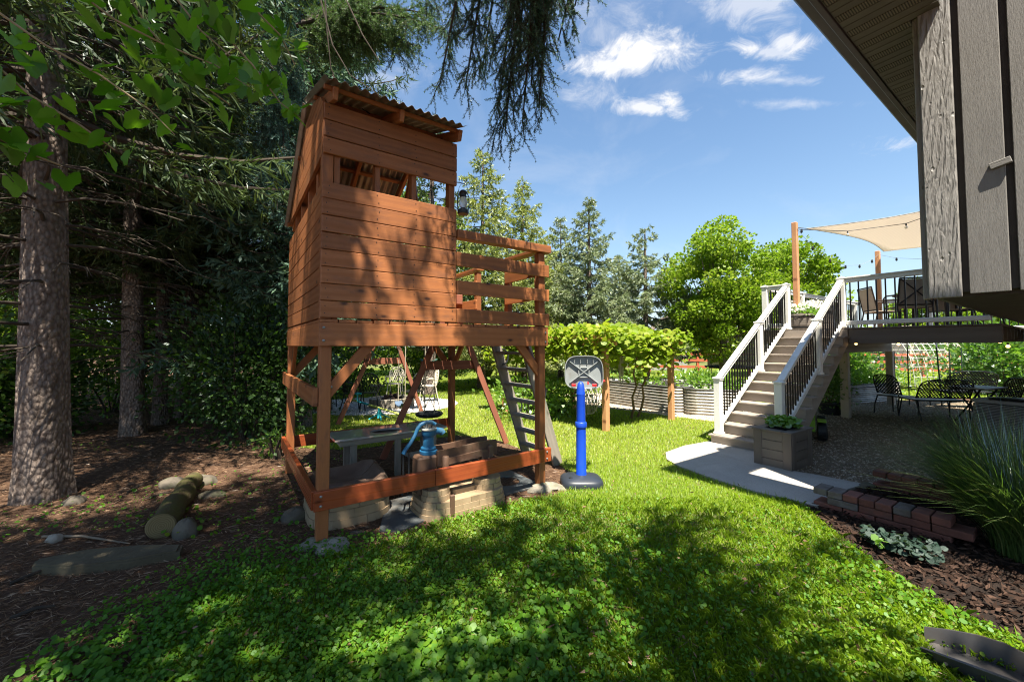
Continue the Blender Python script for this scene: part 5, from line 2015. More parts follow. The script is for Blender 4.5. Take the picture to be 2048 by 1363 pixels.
# folded dark drain trough at the lawn edge
tr_a, tr_b = G(1846, 1302), Vector((2.75, 1.45, 0))
td = thing('drain_trough', 'dark grey metal drain trough lying in the lawn at the corner', 'trough', tr_a, math.atan2(tr_b.y - tr_a.y, tr_b.x - tr_a.x))
m_tr = plain('scuffed grey metal trough', (.10, .095, .095), (.075, .07, .072), 6, .38, metal=.5, bump=.1, dirt=(.10, .08, .06))
mb = MB()
NL_ = 12
for lay in (0, 1):
    for i in range(NL_ + 1):
        x = 1.1 * i / NL_
        fl = 1 + .15 * math.sin(i * .9)
        ww = .085 + .03 * min(1, i / 3)
        hh = (.085 + .02 * math.sin(i * .7)) * (.75 + .25 * min(1, i / 3))
        for (y, z) in ((-ww * 1.25, hh * .98), (-ww * 1.12, hh), (-ww, .012), (0, .008), (ww, .012), (ww * 1.15, hh * 1.15), (ww * 1.3, hh * 1.12)):
            mb.v.append((x, y * fl, z + .006 + (.003 if lay else 0)))
nn = 7
off = (NL_ + 1) * nn
for i in range(NL_):
    for j in range(nn - 1):
        a = i * nn + j
        mb.f.append([a, a + 1, a + nn + 1, a + nn])
        mb.f.append([off + a, off + a + nn, off + a + nn + 1, off + a + 1])
for j in range(nn - 1):
    mb.f.append([j, off + j, off + j + 1, j + 1])
for i in range(NL_):
    mb.f.append([i * nn, (i + 1) * nn, off + (i + 1) * nn, off + i * nn])
    a = i * nn + nn - 1
    mb.f.append([a, off + a, off + a + nn, a + nn])
mb.build('channel', m_tr, td, True)

# ------------------------------------------------------------------ air conditioner
ac = thing('air_conditioner', 'grey round cornered air conditioner unit behind the tall grass', 'air conditioner', (*G(2035, 900).xy, 0), R(20))
m_ac = plain('grey painted louvre', (.23, .225, .21), (.19, .185, .175), 5, .5, var=.03)
rc = rounded(-.36, .36, -.36, .36, .12)
MB().prism(shr(rc, .93, (0, 0)), .03, .70).build('coil', M['black_plastic'], ac)
for k in range(28):
    MB().prism(rc, .05 + .0235 * k, .05 + .0235 * k + .013).build('louvre', m_ac, ac)
MB().prism(shr(rc, 1.02, (0, 0)), .715, .76).build('top_cap', m_ac, ac)
MB().prism(shr(rc, 1.02, (0, 0)), 0, .045).build('base_pan', m_ac, ac)
MB().lathe([(.0, .765), (.25, .765), (.27, .775), (.25, .785), (.0, .80)], 26, cap=False).build('fan_guard', M['iron'], ac, True)

# ------------------------------------------------------------------ iron patio set under the deck
def scroll_chair(name, label, c, rz, w=.5, h=.92, cat='chair'):
    o = thing(name, label, cat, c, rz)
    IRN = M['iron']
    hw = w / 2
    zb = .42
    # lattice back, leaning: frame then crossing straps
    def bp2(x, t): return (x, -.22 - .16 * t, zb + .05 + (h - zb - .05) * t)
    pts = [bp2(-hw, 0), bp2(-hw, .6)] + [bp2(-hw * math.cos(a) if False else -hw + (hw * .35) * (1 - math.cos(a)), .6 + .36 * math.sin(a)) for a in [math.pi / 2 * i / 4 for i in range(1, 5)]]
    pts += [bp2(0, 1.0)]
    pts += [bp2(-x, t) for x, t in []]
    left = [(-hw, 0), (-hw, .62), (-hw * .93, .82), (-hw * .7, .95), (-hw * .3, 1.0)]
    outl = left + [(-x, t) for x, t in left[::-1]]
    MB().tube([bp2(x, t) for x, t in outl], .013, 7).build('back_frame', IRN, o, True)
    MB().tube([bp2(-hw, .03), bp2(hw, .03)], .012, 7).build('back_frame', IRN, o, True)

    def top(x):
        ax_ = abs(x) / hw
        return .97 if ax_ < .5 else .97 - .35 * ((ax_ - .5) / .5) ** 1.6
    mbl = MB()
    stp = .062
    n_ = int((w + .6) / stp)
    hh = (h - zb - .05)
    for s in (-1, 1):
        for k in range(-n_, n_):
            x0 = k * stp
            # line x = x0 + s*t*hh ; clip to frame
            ts = [i / 24 for i in range(25)]
            ins = [t for t in ts if abs(x0 + s * t * hh) < hw - .005 and .03 <= t <= top(x0 + s * t * hh)]
            if len(ins) > 1:
                mbl.tube([bp2(x0 + s * ins[0] * hh, ins[0]), bp2(x0 + s * ins[-1] * hh, ins[-1])], .0115, 4)
    lo = mbl.build('back_lattice', IRN, o)
    MB().box(0, .0, zb, w - .02, .46, .03, .01).build('seat', M['iron'], o)
    for s in (-1, 1):
        MB().tube([(s * hw, -.22, zb), (s * (hw + .01), -.3, .2), (s * hw, -.34, 0)], .014, 7).build('leg', IRN, o, True)
        MB().tube([(s * hw, .22, zb), (s * (hw + .01), .25, .2), (s * hw, .24, 0)], .014, 7).build('leg', IRN, o, True)
        MB().tube([bp2(s * hw, .45), (s * (hw + .03), -.1, .66), (s * (hw + .03), .15, .655), (s * (hw + .02), .25, .60), (s * hw, .22, .43)], .012, 7).build('arm', IRN, o, True)
    return o


def gxy(px, py): 
    g = G(px, py); return (g.x, g.y, .01)


scroll_chair('iron_armchair', 'black iron armchair in profile under the deck beside the post', gxy(1795, 828), R(-78))
scroll_chair('iron_bench', 'wide black lattice back iron bench with its back to us', gxy(1868, 838), R(-8), 1.0, .88, 'bench')
scroll_chair('iron_bench', 'black lattice back iron bench on the far side of the patio table', gxy(1925, 815), R(-12), 1.05, .95, 'bench')
scroll_chair('iron_armchair', 'black iron armchair next to the air conditioner', gxy(1990, 845), R(70))
pt = thing('patio_table', 'pale topped patio table under the deck', 'table', gxy(1955, 842), R(20))
MB().box(0, 0, .71, .95, .60, .025, .006).build('table_top', plain('pale tile table top', (.46, .45, .42), (.38, .37, .35), rough=.5), pt)
for sx in (-1, 1):
    MB().tube([(sx * .35, -.2, 0), (sx * .3, 0, .35), (sx * .35, .2, .70)], .018, 8).build('leg', M['iron'], pt, True)
    MB().tube([(sx * .35, .2, 0), (sx * .3, 0, .35), (sx * .35, -.2, .70)], .018, 8).build('leg', M['iron'], pt, True)

# ------------------------------------------------------------------ toy truck wheel peeking out under the stairs
tk = thing('toy_truck', 'green ride on toy truck with fat black tyres under the stairs', 'toy truck', (4.98, 6.91, .01), R(53))
m_tg = plain('lime green toy plastic', (.22, .42, .03), rough=.35)


def wheel(par, x, y):
    mtx = Matrix.Translation((x, y, .155)) @ Matrix.Rotation(R(90), 4, 'X')
    mb = MB()
    pr_ = [(.075, -.065), (.13, -.07), (.152, -.05), (.155, 0), (.152, .05), (.13, .07), (.075, .065)]
    mb.lathe(pr_, 30, cap=False)
    for k in range(15):
        a = 2 * math.pi * k / 15
        mb.box(.154 * math.cos(a), .154 * math.sin(a), .028 if k % 2 else -.028, .016, .03, .06, .004, Matrix.Rotation(a, 4, 'Z'))
    w = mb.build('wheel', M['black_plastic'], par, True, mtx)
    mb = MB()
    mb.lathe([(.0, -.03), (.045, -.035), (.075, -.062), (.078, .062), (.05, .035), (.0, .03)], 20, cap=False)
    mb.build('rim', plain('chrome toy rim', (.6, .6, .6), rough=.25, metal=.9), w, True)
    for k in range(5):
        a = 2 * math.pi * k / 5
        MB().beam((.02 * math.cos(a), .02 * math.sin(a), .05), (.075 * math.cos(a), .075 * math.sin(a), .055), .014, .02).build('spoke', m_tg, w)


wheel(tk, 0, -.28); wheel(tk, 0, .28); wheel(tk, .75, -.28); wheel(tk, .75, .28)
mb = MB()
mb.prism([(-.22, .17), (.95, .17), (.98, .30), (.75, .36), (.45, .37), (.38, .27), (.10, .27), (-.02, .38), (-.22, .36)], -.19, .19, Matrix(((1, 0, 0, 0), (0, 0, -1, 0), (0, 1, 0, 0), (0, 0, 0, 1))))
mb.build('body', m_tg, tk)
MB().box(-.02, -.28, .335, .24, .12, .03, .012).build('fender', m_tg, tk)

# ------------------------------------------------------------------ black pot with a shrub beside the deck post
bpq = thing('potted_shrub', 'leafy shrub in a black tub beside the deck post', 'potted plant', gxy(1660, 828))
MB().lathe([(.0, 0), (.21, 0), (.25, .24), (.265, .25), (.265, .275), (.24, .275), (.23, .24), (.0, .235)], 26, cap=False).build('tub', M['black_plastic'], bpq, True)
bushy('foliage', leafmat('mid green shrub leaf', (.06, .13, .02), (.10, .19, .03), (.18, .27, .05), trans=.4), bpq, (0, 0, .75), (.38, .38, .5), 2200, .05, .10, clump=40)
mb = MB()
for k in range(6):
    a = k * 1.05
    mb.tube([(.03 * math.cos(a), .03 * math.sin(a), .22), (.1 * math.cos(a), .1 * math.sin(a), .6), (.24 * math.cos(a), .24 * math.sin(a), 1.0)], [.012, .008, .004], 5)
m_bark0 = plain('brown stem', (.16, .10, .06), rough=.9)
mb.build('stems', m_bark0, bpq)

# ------------------------------------------------------------------ grape arbour
ar = thing('grape_arbour', 'timber arbour roofed with sunlit grape vine', 'arbour', (0, 0, 0))
A0, A1, A2, A3 = G(1010, 826), G(1212, 862), G(1343, 840), G(1146, 818)
AH = 1.62
for p in (A0, A1, A2, A3):
    board('post', CE, ar, p, p + Vector((0, 0, AH)), .105, .105, up=(math.cos(.6), math.sin(.6), 0), ch=.006)
UP = Vector((0, 0, AH + .05))
for a, b in ((A0, A1), (A3, A2)):
    d = (b - a).normalized() * .25
    board('beam', CE, ar, a - d + UP, b + d + UP, .12, .05)
for k in range(7):
    t = k / 6
    a, b = A0.lerp(A1, t), A3.lerp(A2, t)
    d = (b - a).normalized() * .3
    board('cross_beam', CE, ar, a - d + UP + Vector((0, 0, .09)), b + d + UP + Vector((0, 0, .09)), .07, .04)
m_grape = leafmat('grape leaf', (.12, .19, .018), (.20, .27, .028), (.32, .33, .05), trans=.45, gloss=.01)
n = 8500
s_, t_ = rng.random(n) * 1.30 - .17, rng.random(n) * 1.36 - .18
a0, a1, a2, a3 = [np.array(p) for p in (A0, A1, A2, A3)]
base = (a0[None] * (1 - s_)[:, None] + a1[None] * s_[:, None]) * (1 - t_)[:, None] + (a3[None] * (1 - s_)[:, None] + a2[None] * s_[:, None]) * t_[:, None]
P = base.copy()
hump = vnoise(base, 1.6, 3)
P[:, 2] = AH + .10 + (.10 + .34 * hump) * rng.random(n) ** .7 - .12 * rng.random(n)
out = (s_ > .96) | (s_ < .04) | (t_ > .97) | (t_ < .03)
dr = out & (rng.random(n) < .75)
P[dr, 2] -= (.65 * rng.random(dr.sum()) ** 1.3) * (.35 + vnoise(base[dr], 2.3, 5))
m_ = 2600
e = rng.random(m_)
ed = rng.integers(0, 4, m_)
cor = np.stack([a0, a1, a2, a3])
Pb = cor[ed] * (1 - e)[:, None] + cor[(ed + 1) % 4] * e[:, None] + rng.normal(size=(m_, 3)) * np.array([.14, .14, 0])
Pb[:, 2] = AH + .12 - 1.0 * rng.random(m_) ** 1.8 * (.2 + 1.0 * vnoise(Pb, 2.0, 12))
P = np.concatenate([P, Pb])
K = len(P)
hexa = round_leaves(P, .032 + .038 * rng.random(K), np.zeros(K), .75)
rr_ = np.clip(.55 * vnoise(P, 2.2, 2) + .55 * rng.random(K), 0, 1)
link('vine_leaves', npmesh('vine_leaves', hexa, NC, m_grape, rr_), ar)
for (p, q) in ((G(1275, 835), A2 + Vector((-.5, -.3, 1.45))), (G(1262, 838), A1 + Vector((.8, .6, 1.5))), (A3 + Vector((.1, 0, 0)), A3 + Vector((-.2, .1, 1.6))), (A0 + Vector((.15, -.1, 0)), A0 + Vector((.3, 0, 1.6)))):
    q = Vector(q); p = Vector(p)
    mb = MB()
    pts = [p.lerp(q, i / 6) + Vector((random.uniform(-.05, .05), random.uniform(-.05, .05), 0)) * (1 if 0 < i < 6 else 0) for i in range(7)]
    mb.tube(pts, [.03, .027, .024, .022, .019, .016, .012], 7)
    mb.build('vine_stem', m_bark0, ar, True)
# weathered wind chime / rain chain hanging from the arbour
wc = thing('wind_chime', 'wind chime of pale tubes hanging under the vine arbour', 'wind chime', D(1242, 740, 8.7))
for k in range(6):
    a = k * 1.047
    MB().tube([(.045 * math.cos(a), .045 * math.sin(a), .30), (.045 * math.cos(a), .045 * math.sin(a), -.10 - .04 * k)], .009, 6).build('tube', plain('pale chime tube', (.5, .45, .38), rough=.5, metal=.3), wc, True)
MB().tube([(0, 0, .30), (0, 0, -.62)], .003, 4).build('cord', rope, wc)
MB().lathe([(.0, .30), (.06, .30), (.06, .315), (.0, .315)], 14, cap=False).build('disc', m_bark0, wc)
hm = thing('net_hammock_chair', 'limp rope net chair hanging behind the basketball stand', 'hammock chair', D(1178, 800, 8.3))
mb = MB()
for k in range(10):
    x = -.16 + .32 * k / 9
    mb.tube([(x * .4, 0, .72), (x, .03, .25), (x * .9, .0 + .06 * math.cos(k), -.22 - .06 * math.cos(x * 9)), (x * .6, .2, -.05)], .006, 5)
for z in (-.18, -.1, 0, .1, .22, .36, .5):
    w_ = .16 * (1 if z < .25 else (.8 - z) / .55)
    mb.tube([(-w_, .02, z + .03), (0, .05, z - .03), (w_, .02, z + .03)], .005, 4)
mb.build('netting', rope, hm)
MB().tube([(-.2, 0, -.18), (-.05, .06, -.30), (.1, .05, -.27), (.22, .02, -.05)], .016, 6).build('edge_rope', rope, hm, True)

# ------------------------------------------------------------------ corrugated raised beds
def stadium(L_, Wd, n=12):
    r = Wd / 2
    pts = []
    for i in range(n + 1):
        a = -math.pi / 2 + math.pi * i / n
        pts.append((L_ / 2 - r + r * math.cos(a), r * math.sin(a)))
    for i in range(n + 1):
        a = math.pi / 2 + math.pi * i / n
        pts.append((-L_ / 2 + r + r * math.cos(a), r * math.sin(a)))
    return pts


def raised_bed(label, c, ang_, L_, Wd, h, m=None, plants=700, pm=None):
    o = thing('raised_bed', label, 'garden bed', c, ang_)
    pl = stadium(L_, Wd)
    n = len(pl)
    mb = MB()
    rows = 60
    for i in range(rows + 1):
        z = h * i / rows
        k = 1 + .012 / (Wd / 2) * math.cos(2 * math.pi * 9 * i / rows)
        for x, y in pl:
            mb.v.append((x * (1 + (k - 1) * Wd / L_), y * k, z))
    for i in range(rows):
        for j in range(n):
            j2 = (j + 1) % n
            mb.f.append([i * n + j, i * n + j2, (i + 1) * n + j2, (i + 1) * n + j])
    mb.build('corrugated_wall', m or M['galv'], o, True)
    MB().tube([(x * 1.01, y * 1.01, h) for x, y in pl] + [(pl[0][0] * 1.01, pl[0][1] * 1.01, h)], .014, 6, False).build('rim', M['dark_grey_plastic'], o, True)
    MB().prism(shr(pl, .985, (0, 0)), h - .12, h - .05).build('soil', m_mulch, o)
    if plants:
        bushy('foliage', pm or m_plant, o, (0, 0, h + .10), (L_ / 2 * .85, Wd / 2 * .8, .18), plants, .06, .13, clump=40)
    return o


m_galv2 = plain('sun tinted galvanised steel', (.46, .44, .40), (.34, .32, .29), 8, .5, metal=.35, bump=.05, dirt=(.26, .2, .14))  # paler copy of the galvanised steel, sunlight put into its colour
raised_bed('long corrugated steel bed behind the arbour posts', ((G(1350, 830) + G(1215, 808)) / 2 + Vector((.32, .42, .014))), math.atan2(9.23 - 10.95, 3.75 - 2.61), 2.55, .85, .62, m_galv2, 300)
raised_bed('corrugated steel bed seen in the gap beside the stairs', (4.95, 10.75, .014), R(-55), 1.9, .9, .62, m_galv2, 500)
raised_bed('low corrugated steel bed directly behind the stair newel', (4.75, 9.25, .014), R(-20), 1.5, .75, .60, m_galv2, 500)
raised_bed('corrugated steel bed beyond the patio benches', (10.4, 11.9, .01), R(20), 2.6, .9, .5, m_galv2, 900)
raised_bed('corrugated steel bed behind the black tub shrub', (8.3, 11.9, .01), R(10), 1.7, .8, .42, m_galv2, 500)

# ------------------------------------------------------------------ climbing beans, arch trellis, fence, pergola, shed
def vine_mass(name, label, c, rad, n, lmin, lmax, m, cl=60, trunk=True, cat='climbing plant'):
    o = thing(name, label, cat, c)
    bushy('foliage', m, o, (0, 0, rad[2] * 1.02), rad, n, lmin, lmax, .75, .2, clump=cl, shell=.35)
    if trunk:
        mb = MB()
        for k in range(5):
            a = k * 1.3
            mb.tube([(.08 * math.cos(a), .08 * math.sin(a), 0), (.5 * rad[0] * math.cos(a), .5 * rad[1] * math.sin(a), rad[2]), (.5 * rad[0] * math.cos(a + .4), .5 * rad[1] * math.sin(a + .4), rad[2] * 1.8)], [.014, .01, .005], 5)
        mb.build('stems', m_bark0, o)
    return o


m_bean = leafmat('bean leaf', (.06, .14, .02), (.10, .20, .03), (.22, .32, .05), trans=.42, gloss=.07)
vine_mass('climbing_beans', 'tall mass of climbing bean leaves at the right under the deck', gxy(2010, 790), (1.25, 1.0, 1.05), 5200, .09, .17, m_bean, 90)
vine_mass('climbing_beans', 'leafy bush behind the deck support post', gxy(1700, 793), (.75, .7, .8), 3000, .08, .15, m_bean, 50)
arch = thing('arch_trellis', 'arched wire mesh trellis in the sunny vegetable garden', 'trellis', (15.6, 15.0, 0), R(8))
m_wire = plain('galvanised wire', (.62, .62, .58), rough=.45, metal=.3)
mb = MB()
for k in range(15):
    y = -1.9 + 3.8 * k / 14
    mb.tube([(y, -1.0 * math.cos(a), 2.05 * math.sin(a) ** .8 if math.sin(a) > 0 else 0) for a in [math.pi * i / 18 for i in range(19)]], .011, 4, False)
mb.build('hoop_wires', m_wire, arch)
mb = MB()
for i in range(1, 18):
    a = math.pi * i / 18
    mb.tube([(-1.9, -1.0 * math.cos(a), 2.05 * math.sin(a) ** .8), (1.9, -1.0 * math.cos(a), 2.05 * math.sin(a) ** .8)], .009, 4, False)
mb.build('long_wires', m_wire, arch)
bushy('vines', m_bean, arch, (1.2, .2, 1.3), (1.0, .9, .7), 900, .08, .15, clump=24)
bushy('vines', m_bean, arch, (-1.6, -.6, .7), (.5, .5, .6), 420, .08, .14, clump=14)

fz = thing('rail_fence', 'red brown three rail fence across the sunny field', 'fence', (0, 0, 0))
fa, fb = Vector((-2.0, 25.5, 0)), Vector((40.0, 14.5, 0))
fd = fb - fa
nf = 17
for k in range(nf + 1):
    p = fa + fd * (k / nf)
    board('post', M['redfence'], fz, p, p + Vector((0, 0, 1.22)), .12, .12, up=(1, 0, 0))
for k in range(nf):
    a, b = fa + fd * (k / nf), fa + fd * ((k + 1) / nf)
    for z in (.42, .78, 1.12):
        board('rail', M['redfence'], fz, a + Vector((0, -.075, z)), b + Vector((0, -.075, z)), .135, .03)
for k, (px, py, hh) in enumerate(((1792, 808, 1.45), (1819, 810, 1.55), (1884, 812, 1.55), (1903, 806, 1.5), (1927, 806, 1.5))):
    g_ = G(px, py)
    o = thing('garden_stake', 'green steel garden stake, number %d from the deck post side' % (k + 1), 'stake', (g_.x, g_.y, 0))
    o['label'] = ['first green steel stake beside the deck post gap', 'steel stake with white tip next to the fence post', 'leaning steel stake with white tip behind the bench', 'thin dark steel stake right of the leaning one', 'dark steel stake nearest the climbing beans'][k]
    lean_ = .08 if k == 2 else 0
    MB().beam((0, 0, 0), (-lean_, 0, hh), .025, .025).build('shaft', plain('dark green stake paint', (.02, .045, .03), rough=.6), o)
    if k in (1, 2):
        MB().beam((-lean_, 0, hh - .0), (-lean_ * 1.05, 0, hh + .12), .03, .03).build('tip', M['vinyl'], o)

pg = thing('pergola', 'pale timber pergola far behind the vegetable garden', 'pergola', (*G(1868, 741).xy, 0), R(5))
m_pg = plain('pale weathered timber', (.50, .41, .33), (.42, .34, .27), 5, .8)
S_ = pg.location.y / 796
for x in (-55, -25, 25, 55):
    board('post', m_pg, pg, (x * S_ * .95, 0, 0), (x * S_ * .95, 0, 1.6 - 14 * S_ * 0 + 1.0), .28, .28, up=(1, 0, 0))
board('beam', m_pg, pg, (-70 * S_, 0, 2.7), (70 * S_, 0, 2.7), .3, .2)
board('beam', m_pg, pg, (-60 * S_, .1, 1.0), (60 * S_, .1, 1.0), .25, .2)
MB().box(0, 3.0, .9, 95 * S_, 3, 1.8, .05).build('screen_wall', plain('dark screen', (.12, .11, .10), rough=.8), pg)

sh = thing('shed', 'far grey shed with a shallow brown roof beside the maple', 'shed', (*G(1337, 741).xy, 0), R(-12))
sk = sh.location.y / 796
w_, hh_ = 70 * sk, 2.1
MB().box(0, 1.5, hh_ / 2, w_, 3, hh_, .02).build('wall', plain('grey shed board', (.33, .33, .32), (.27, .27, .26), rough=.7), sh)
mb = MB()
mb.prism([(-w_ / 2 - .3, hh_), (0, hh_ + 1.3), (w_ / 2 + .3, hh_), (w_ / 2 + .3, hh_ + .12), (0, hh_ + 1.44), (-w_ / 2 - .3, hh_ + .12)], -.4, 3.4, Matrix(((1, 0, 0, 0), (0, 0, 1, 0), (0, 1, 0, 0), (0, 0, 0, 1))))
mb.build('roof', plain('brown grey shingle roof', (.22, .165, .13), (.17, .13, .10), 9, .9), sh)
mb = MB()
mb.prism([(-w_ / 2, hh_), (0, hh_ + 1.28), (w_ / 2, hh_)], -.01, .05, Matrix(((1, 0, 0, 0), (0, 0, 1, 0), (0, 1, 0, 0), (0, 0, 0, 1))))
mb.build('gable', plain('grey shed board', (.33, .33, .32)), sh)
for x in (-.25, .25):
    MB().box(x * w_, -.02, 1.2, w_ * .16, .06, .7, .01).build('window', M['iron'], sh)

tm = thing('trampoline', 'trampoline with grey safety net behind the stair railing', 'trampoline', (9.6, 17.0, 0))
b_ = NB('grey mesh net')
tb_ = b_.N.new('ShaderNodeBsdfTransparent'); dfb = b_.N.new('ShaderNodeBsdfDiffuse'); dfb.inputs[0].default_value = (.12, .12, .12, 1)
mxs = b_.N.new('ShaderNodeMixShader'); mxs.inputs[0].default_value = .62
b_.L.new(tb_.outputs[0], mxs.inputs[1]); b_.L.new(dfb.outputs[0], mxs.inputs[2]); b_.L.new(mxs.outputs[0], b_.out.inputs[0])
MB().lathe([(1.15, .72), (1.15, 2.1)], 28, cap=False).build('net', b_.m, tm, True)
MB().lathe([(.0, .68), (1.1, .68), (1.25, .66), (1.27, .72), (1.1, .74), (.0, .72)], 28, cap=False).build('mat', M['rubber'], tm, True)
for k in range(6):
    a = k * 1.047
    MB().tube([(1.2 * math.cos(a), 1.2 * math.sin(a), 0), (1.22 * math.cos(a), 1.22 * math.sin(a), 1.6), (1.16 * math.cos(a), 1.16 * math.sin(a), 2.12)], .025, 8).build('pole', M['galv'], tm, True)
# ------------------------------------------------------------------ trees
def barkmat():
    b = NB('spruce bark')
    v = b.vec('Object', (1, 1, .55), rand=9.0)
    vo = b.voro(v, 30)
    n = b.noise(v, 16, 6, .7)
    n2 = b.noise(v, 3, 4, .6)
    c = b.mix(b.ramp(vo.outputs['Distance'], (.15, 0.0), (.65, 1.0)), (.23, .18, .15), (.09, .065, .052))
    c = b.mix(b.ramp(n, (.4, 0.0), (.7, .7)), c, (.25, .205, .175))
    c = b.mix(b.ramp(n2, (.5, 0.0), (.75, .5)), c, (.13, .10, .07))
    h = b.math('SUBTRACT', b.math('MULTIPLY', n, .9), vo.outputs['Distance'])
    b.principled(c, .92, 0, b.bump(h, 1.0, .03), .15)
    return b.m


m_bark = barkmat()
m_barkg = plain('grey brown bark', (.17, .14, .115), (.10, .08, .065), 9, .95, bump=.9, bscale=18, bdist=.02, stretch=(1, 1, .3))
m_dead = plain('dead twig', (.055, .042, .03), (.035, .027, .02), 6, .95, bump=.2)
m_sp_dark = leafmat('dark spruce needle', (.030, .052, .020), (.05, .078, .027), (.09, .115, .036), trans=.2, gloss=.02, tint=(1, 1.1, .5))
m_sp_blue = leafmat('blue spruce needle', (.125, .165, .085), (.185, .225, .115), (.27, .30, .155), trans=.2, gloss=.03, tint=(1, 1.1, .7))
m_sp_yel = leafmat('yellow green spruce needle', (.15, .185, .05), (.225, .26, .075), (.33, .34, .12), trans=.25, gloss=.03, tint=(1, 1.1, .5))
m_sp_old = leafmat('rusty dry needle', (.25, .18, .10), (.31, .23, .14), (.35, .28, .19), trans=.12, gloss=.02, tint=(1, .9, .6))


def trunk_mesh(mb, H, r0, r1, seg=18, rows=14, flare=.35, wob=.03, seed=0, lean=(0, 0)):
    rd = np.random.default_rng(seed)
    ph_ = rd.random(6) * 6.28
    b0 = len(mb.v)
    for i in range(rows + 1):
        t = (i / rows) ** 1.3
        z = H * t - .05
        r = r0 + (r1 - r0) * t + r0 * flare * math.exp(-z / (.28 * max(r0 / .2, .6)))
        cx = wob * math.sin(3 * t + ph_[0]) + lean[0] * t
        cy = wob * math.sin(2.3 * t + ph_[1]) + lean[1] * t
        for j in range(seg):
            a = 2 * math.pi * j / seg
            k = 1 + .05 * math.sin(4 * a + ph_[2] + 2 * t) + .03 * math.sin(7 * a + ph_[3]) + flare * .5 * math.exp(-z / .25) * math.sin(5 * a + ph_[4])
            mb.v.append((cx + r * k * math.cos(a), cy + r * k * math.sin(a), z))
    for i in range(rows):
        for j in range(seg):
            j2 = (j + 1) % seg
            mb.f.append([b0 + i * seg + j, b0 + i * seg + j2, b0 + (i + 1) * seg + j2, b0 + (i + 1) * seg + j])


def spruce(name, label, loc, H, base, Rad, r0, n_spray, nl, nw, m, seed, dead=(0, 0), whorl=.26, nb=6, group=None, thin=0.0, extra=None, detail=1.0, shape=.85, limb_m=None, cone=True, droop=.25):
    """trunk with limbs; needles set in flat drooping sprays along every limb"""
    rd = np.random.default_rng(seed)
    o = thing(name, label, 'tree', loc, 0, group)
    mb = MB()
    trunk_mesh(mb, H * .97, r0, .02, 18, 16, flare=.12, wob=.015, seed=seed)
    limbs = MB()
    PTS, DIRS, LNG = [], [], []
    z = base
    while z < H - .15:
        t = (z - base) / (H - base)
        L0 = Rad * ((1 - t) ** shape if cone else (math.sin(math.pi * min(1, .25 + .75 * (1 - t))) ** .6))
        for k in range(nb):
            if rd.random() < thin: continue
            a = 2 * math.pi * (k + rd.random() * .9) / nb + z * 2.1
            L = L0 * (.62 + .5 * rd.random()) + .08
            zz = z + rd.normal() * .06
            up0 = .30 - .55 * (1 - t) * droop / .25
            ca, sa = math.cos(a), math.sin(a)
            path_ = []
            for i in range(6):
                s = i / 5
                path_.append((L * s * ca, L * s * sa, zz + L * (up0 * s * .6 + .22 * s * s - droop * s * (1 - s) * 1.2 - .10 * s)))
            limbs.tube(path_, [max(.006, .03 * L / 2.2) * (1 - .85 * i / 5) + .003 for i in range(6)], 5, False)
            pa_ = np.array(path_)
            ntw = max(4, int(L * 9))
            for w in range(ntw):
                s = .18 + .82 * (w + rd.random()) / ntw
                i = min(4, int(s * 5)); f = s * 5 - i
                p = pa_[i] * (1 - f) + pa_[i + 1] * f
                side = 1 if w % 2 else -1
                tl = (.10 + .42 * L * .55 * (1 - s * .75)) * (.6 + .6 * rd.random())
                dv = np.array([ca * .65 - sa * side * .9, sa * .65 + ca * side * .9, -.25 - .5 * rd.random()])
                dv /= np.linalg.norm(dv)
                PTS.append(p); DIRS.append(dv); LNG.append(tl)
            PTS.append(pa_[4]); DIRS.append((pa_[5] - pa_[3]) / np.linalg.norm(pa_[5] - pa_[3])); LNG.append(L * .3)
        z += whorl * (.8 + .4 * rd.random())
    PTS, DIRS, LNG = np.array(PTS), np.array(DIRS), np.array(LNG)
    # dead bare limbs below the crown
    z0, z1 = dead
    z = z0
    while z < z1:
        for k in range(4):
            a = rd.random() * 6.28
            L = (.5 + 1.3 * rd.random() ** 1.5)
            ca, sa = math.cos(a), math.sin(a)
            p0 = Vector((0, 0, z)); 
            pts = [(L * s * ca + rd.normal() * .03 * s, L * s * sa + rd.normal() * .03 * s, z + L * (.10 * s - .30 * s * s)) for s in (0, .3, .6, 1)]
            limbs.tube(pts, [.022, .015, .009, .004], 5, False)
            for q in range(4):
                s = .3 + .6 * rd.random()
                b = (L * s * ca, L * s * sa, z + L * (.10 * s - .30 * s * s))
                aa = a + rd.choice([-1, 1]) * (.5 + .6 * rd.random())
                l2 = .25 + .5 * rd.random()
                limbs.tube([b, (b[0] + l2 * math.cos(aa) * .6, b[1] + l2 * math.sin(aa) * .6, b[2] - .05), (b[0] + l2 * math.cos(aa), b[1] + l2 * math.sin(aa), b[2] - .18 * l2 - .1)], [.007, .005, .002], 4, False)
        z += .22
    tr_ = mb.build('trunk', m_bark, o, True)
    limbs.build('limbs', limb_m or m_dead, o)['kind'] = 'stuff'
    w = LNG / LNG.sum()
    pick = rd.choice(len(PTS), n_spray, p=w)
    u = rd.random(n_spray)
    C = PTS[pick] + DIRS[pick] * (LNG[pick] * u)[:, None]
    C[:, 2] -= .25 * LNG[pick] * u * u
    U = unit(DIRS[pick] * .8 + rd.normal(size=(n_spray, 3)) * .55 + np.array([0, 0, -.25]))
    q = leaves(C, U, nl * (.7 + .6 * rd.random(n_spray)), nw * (.7 + .6 * rd.random(n_spray)))
    r = np.clip(.55 * (pick * 7919 % 101) / 101 + .5 * rd.random(n_spray), 0, 1)
    link('crown', npmesh('crown', q, 4, m, r), o)
    return o


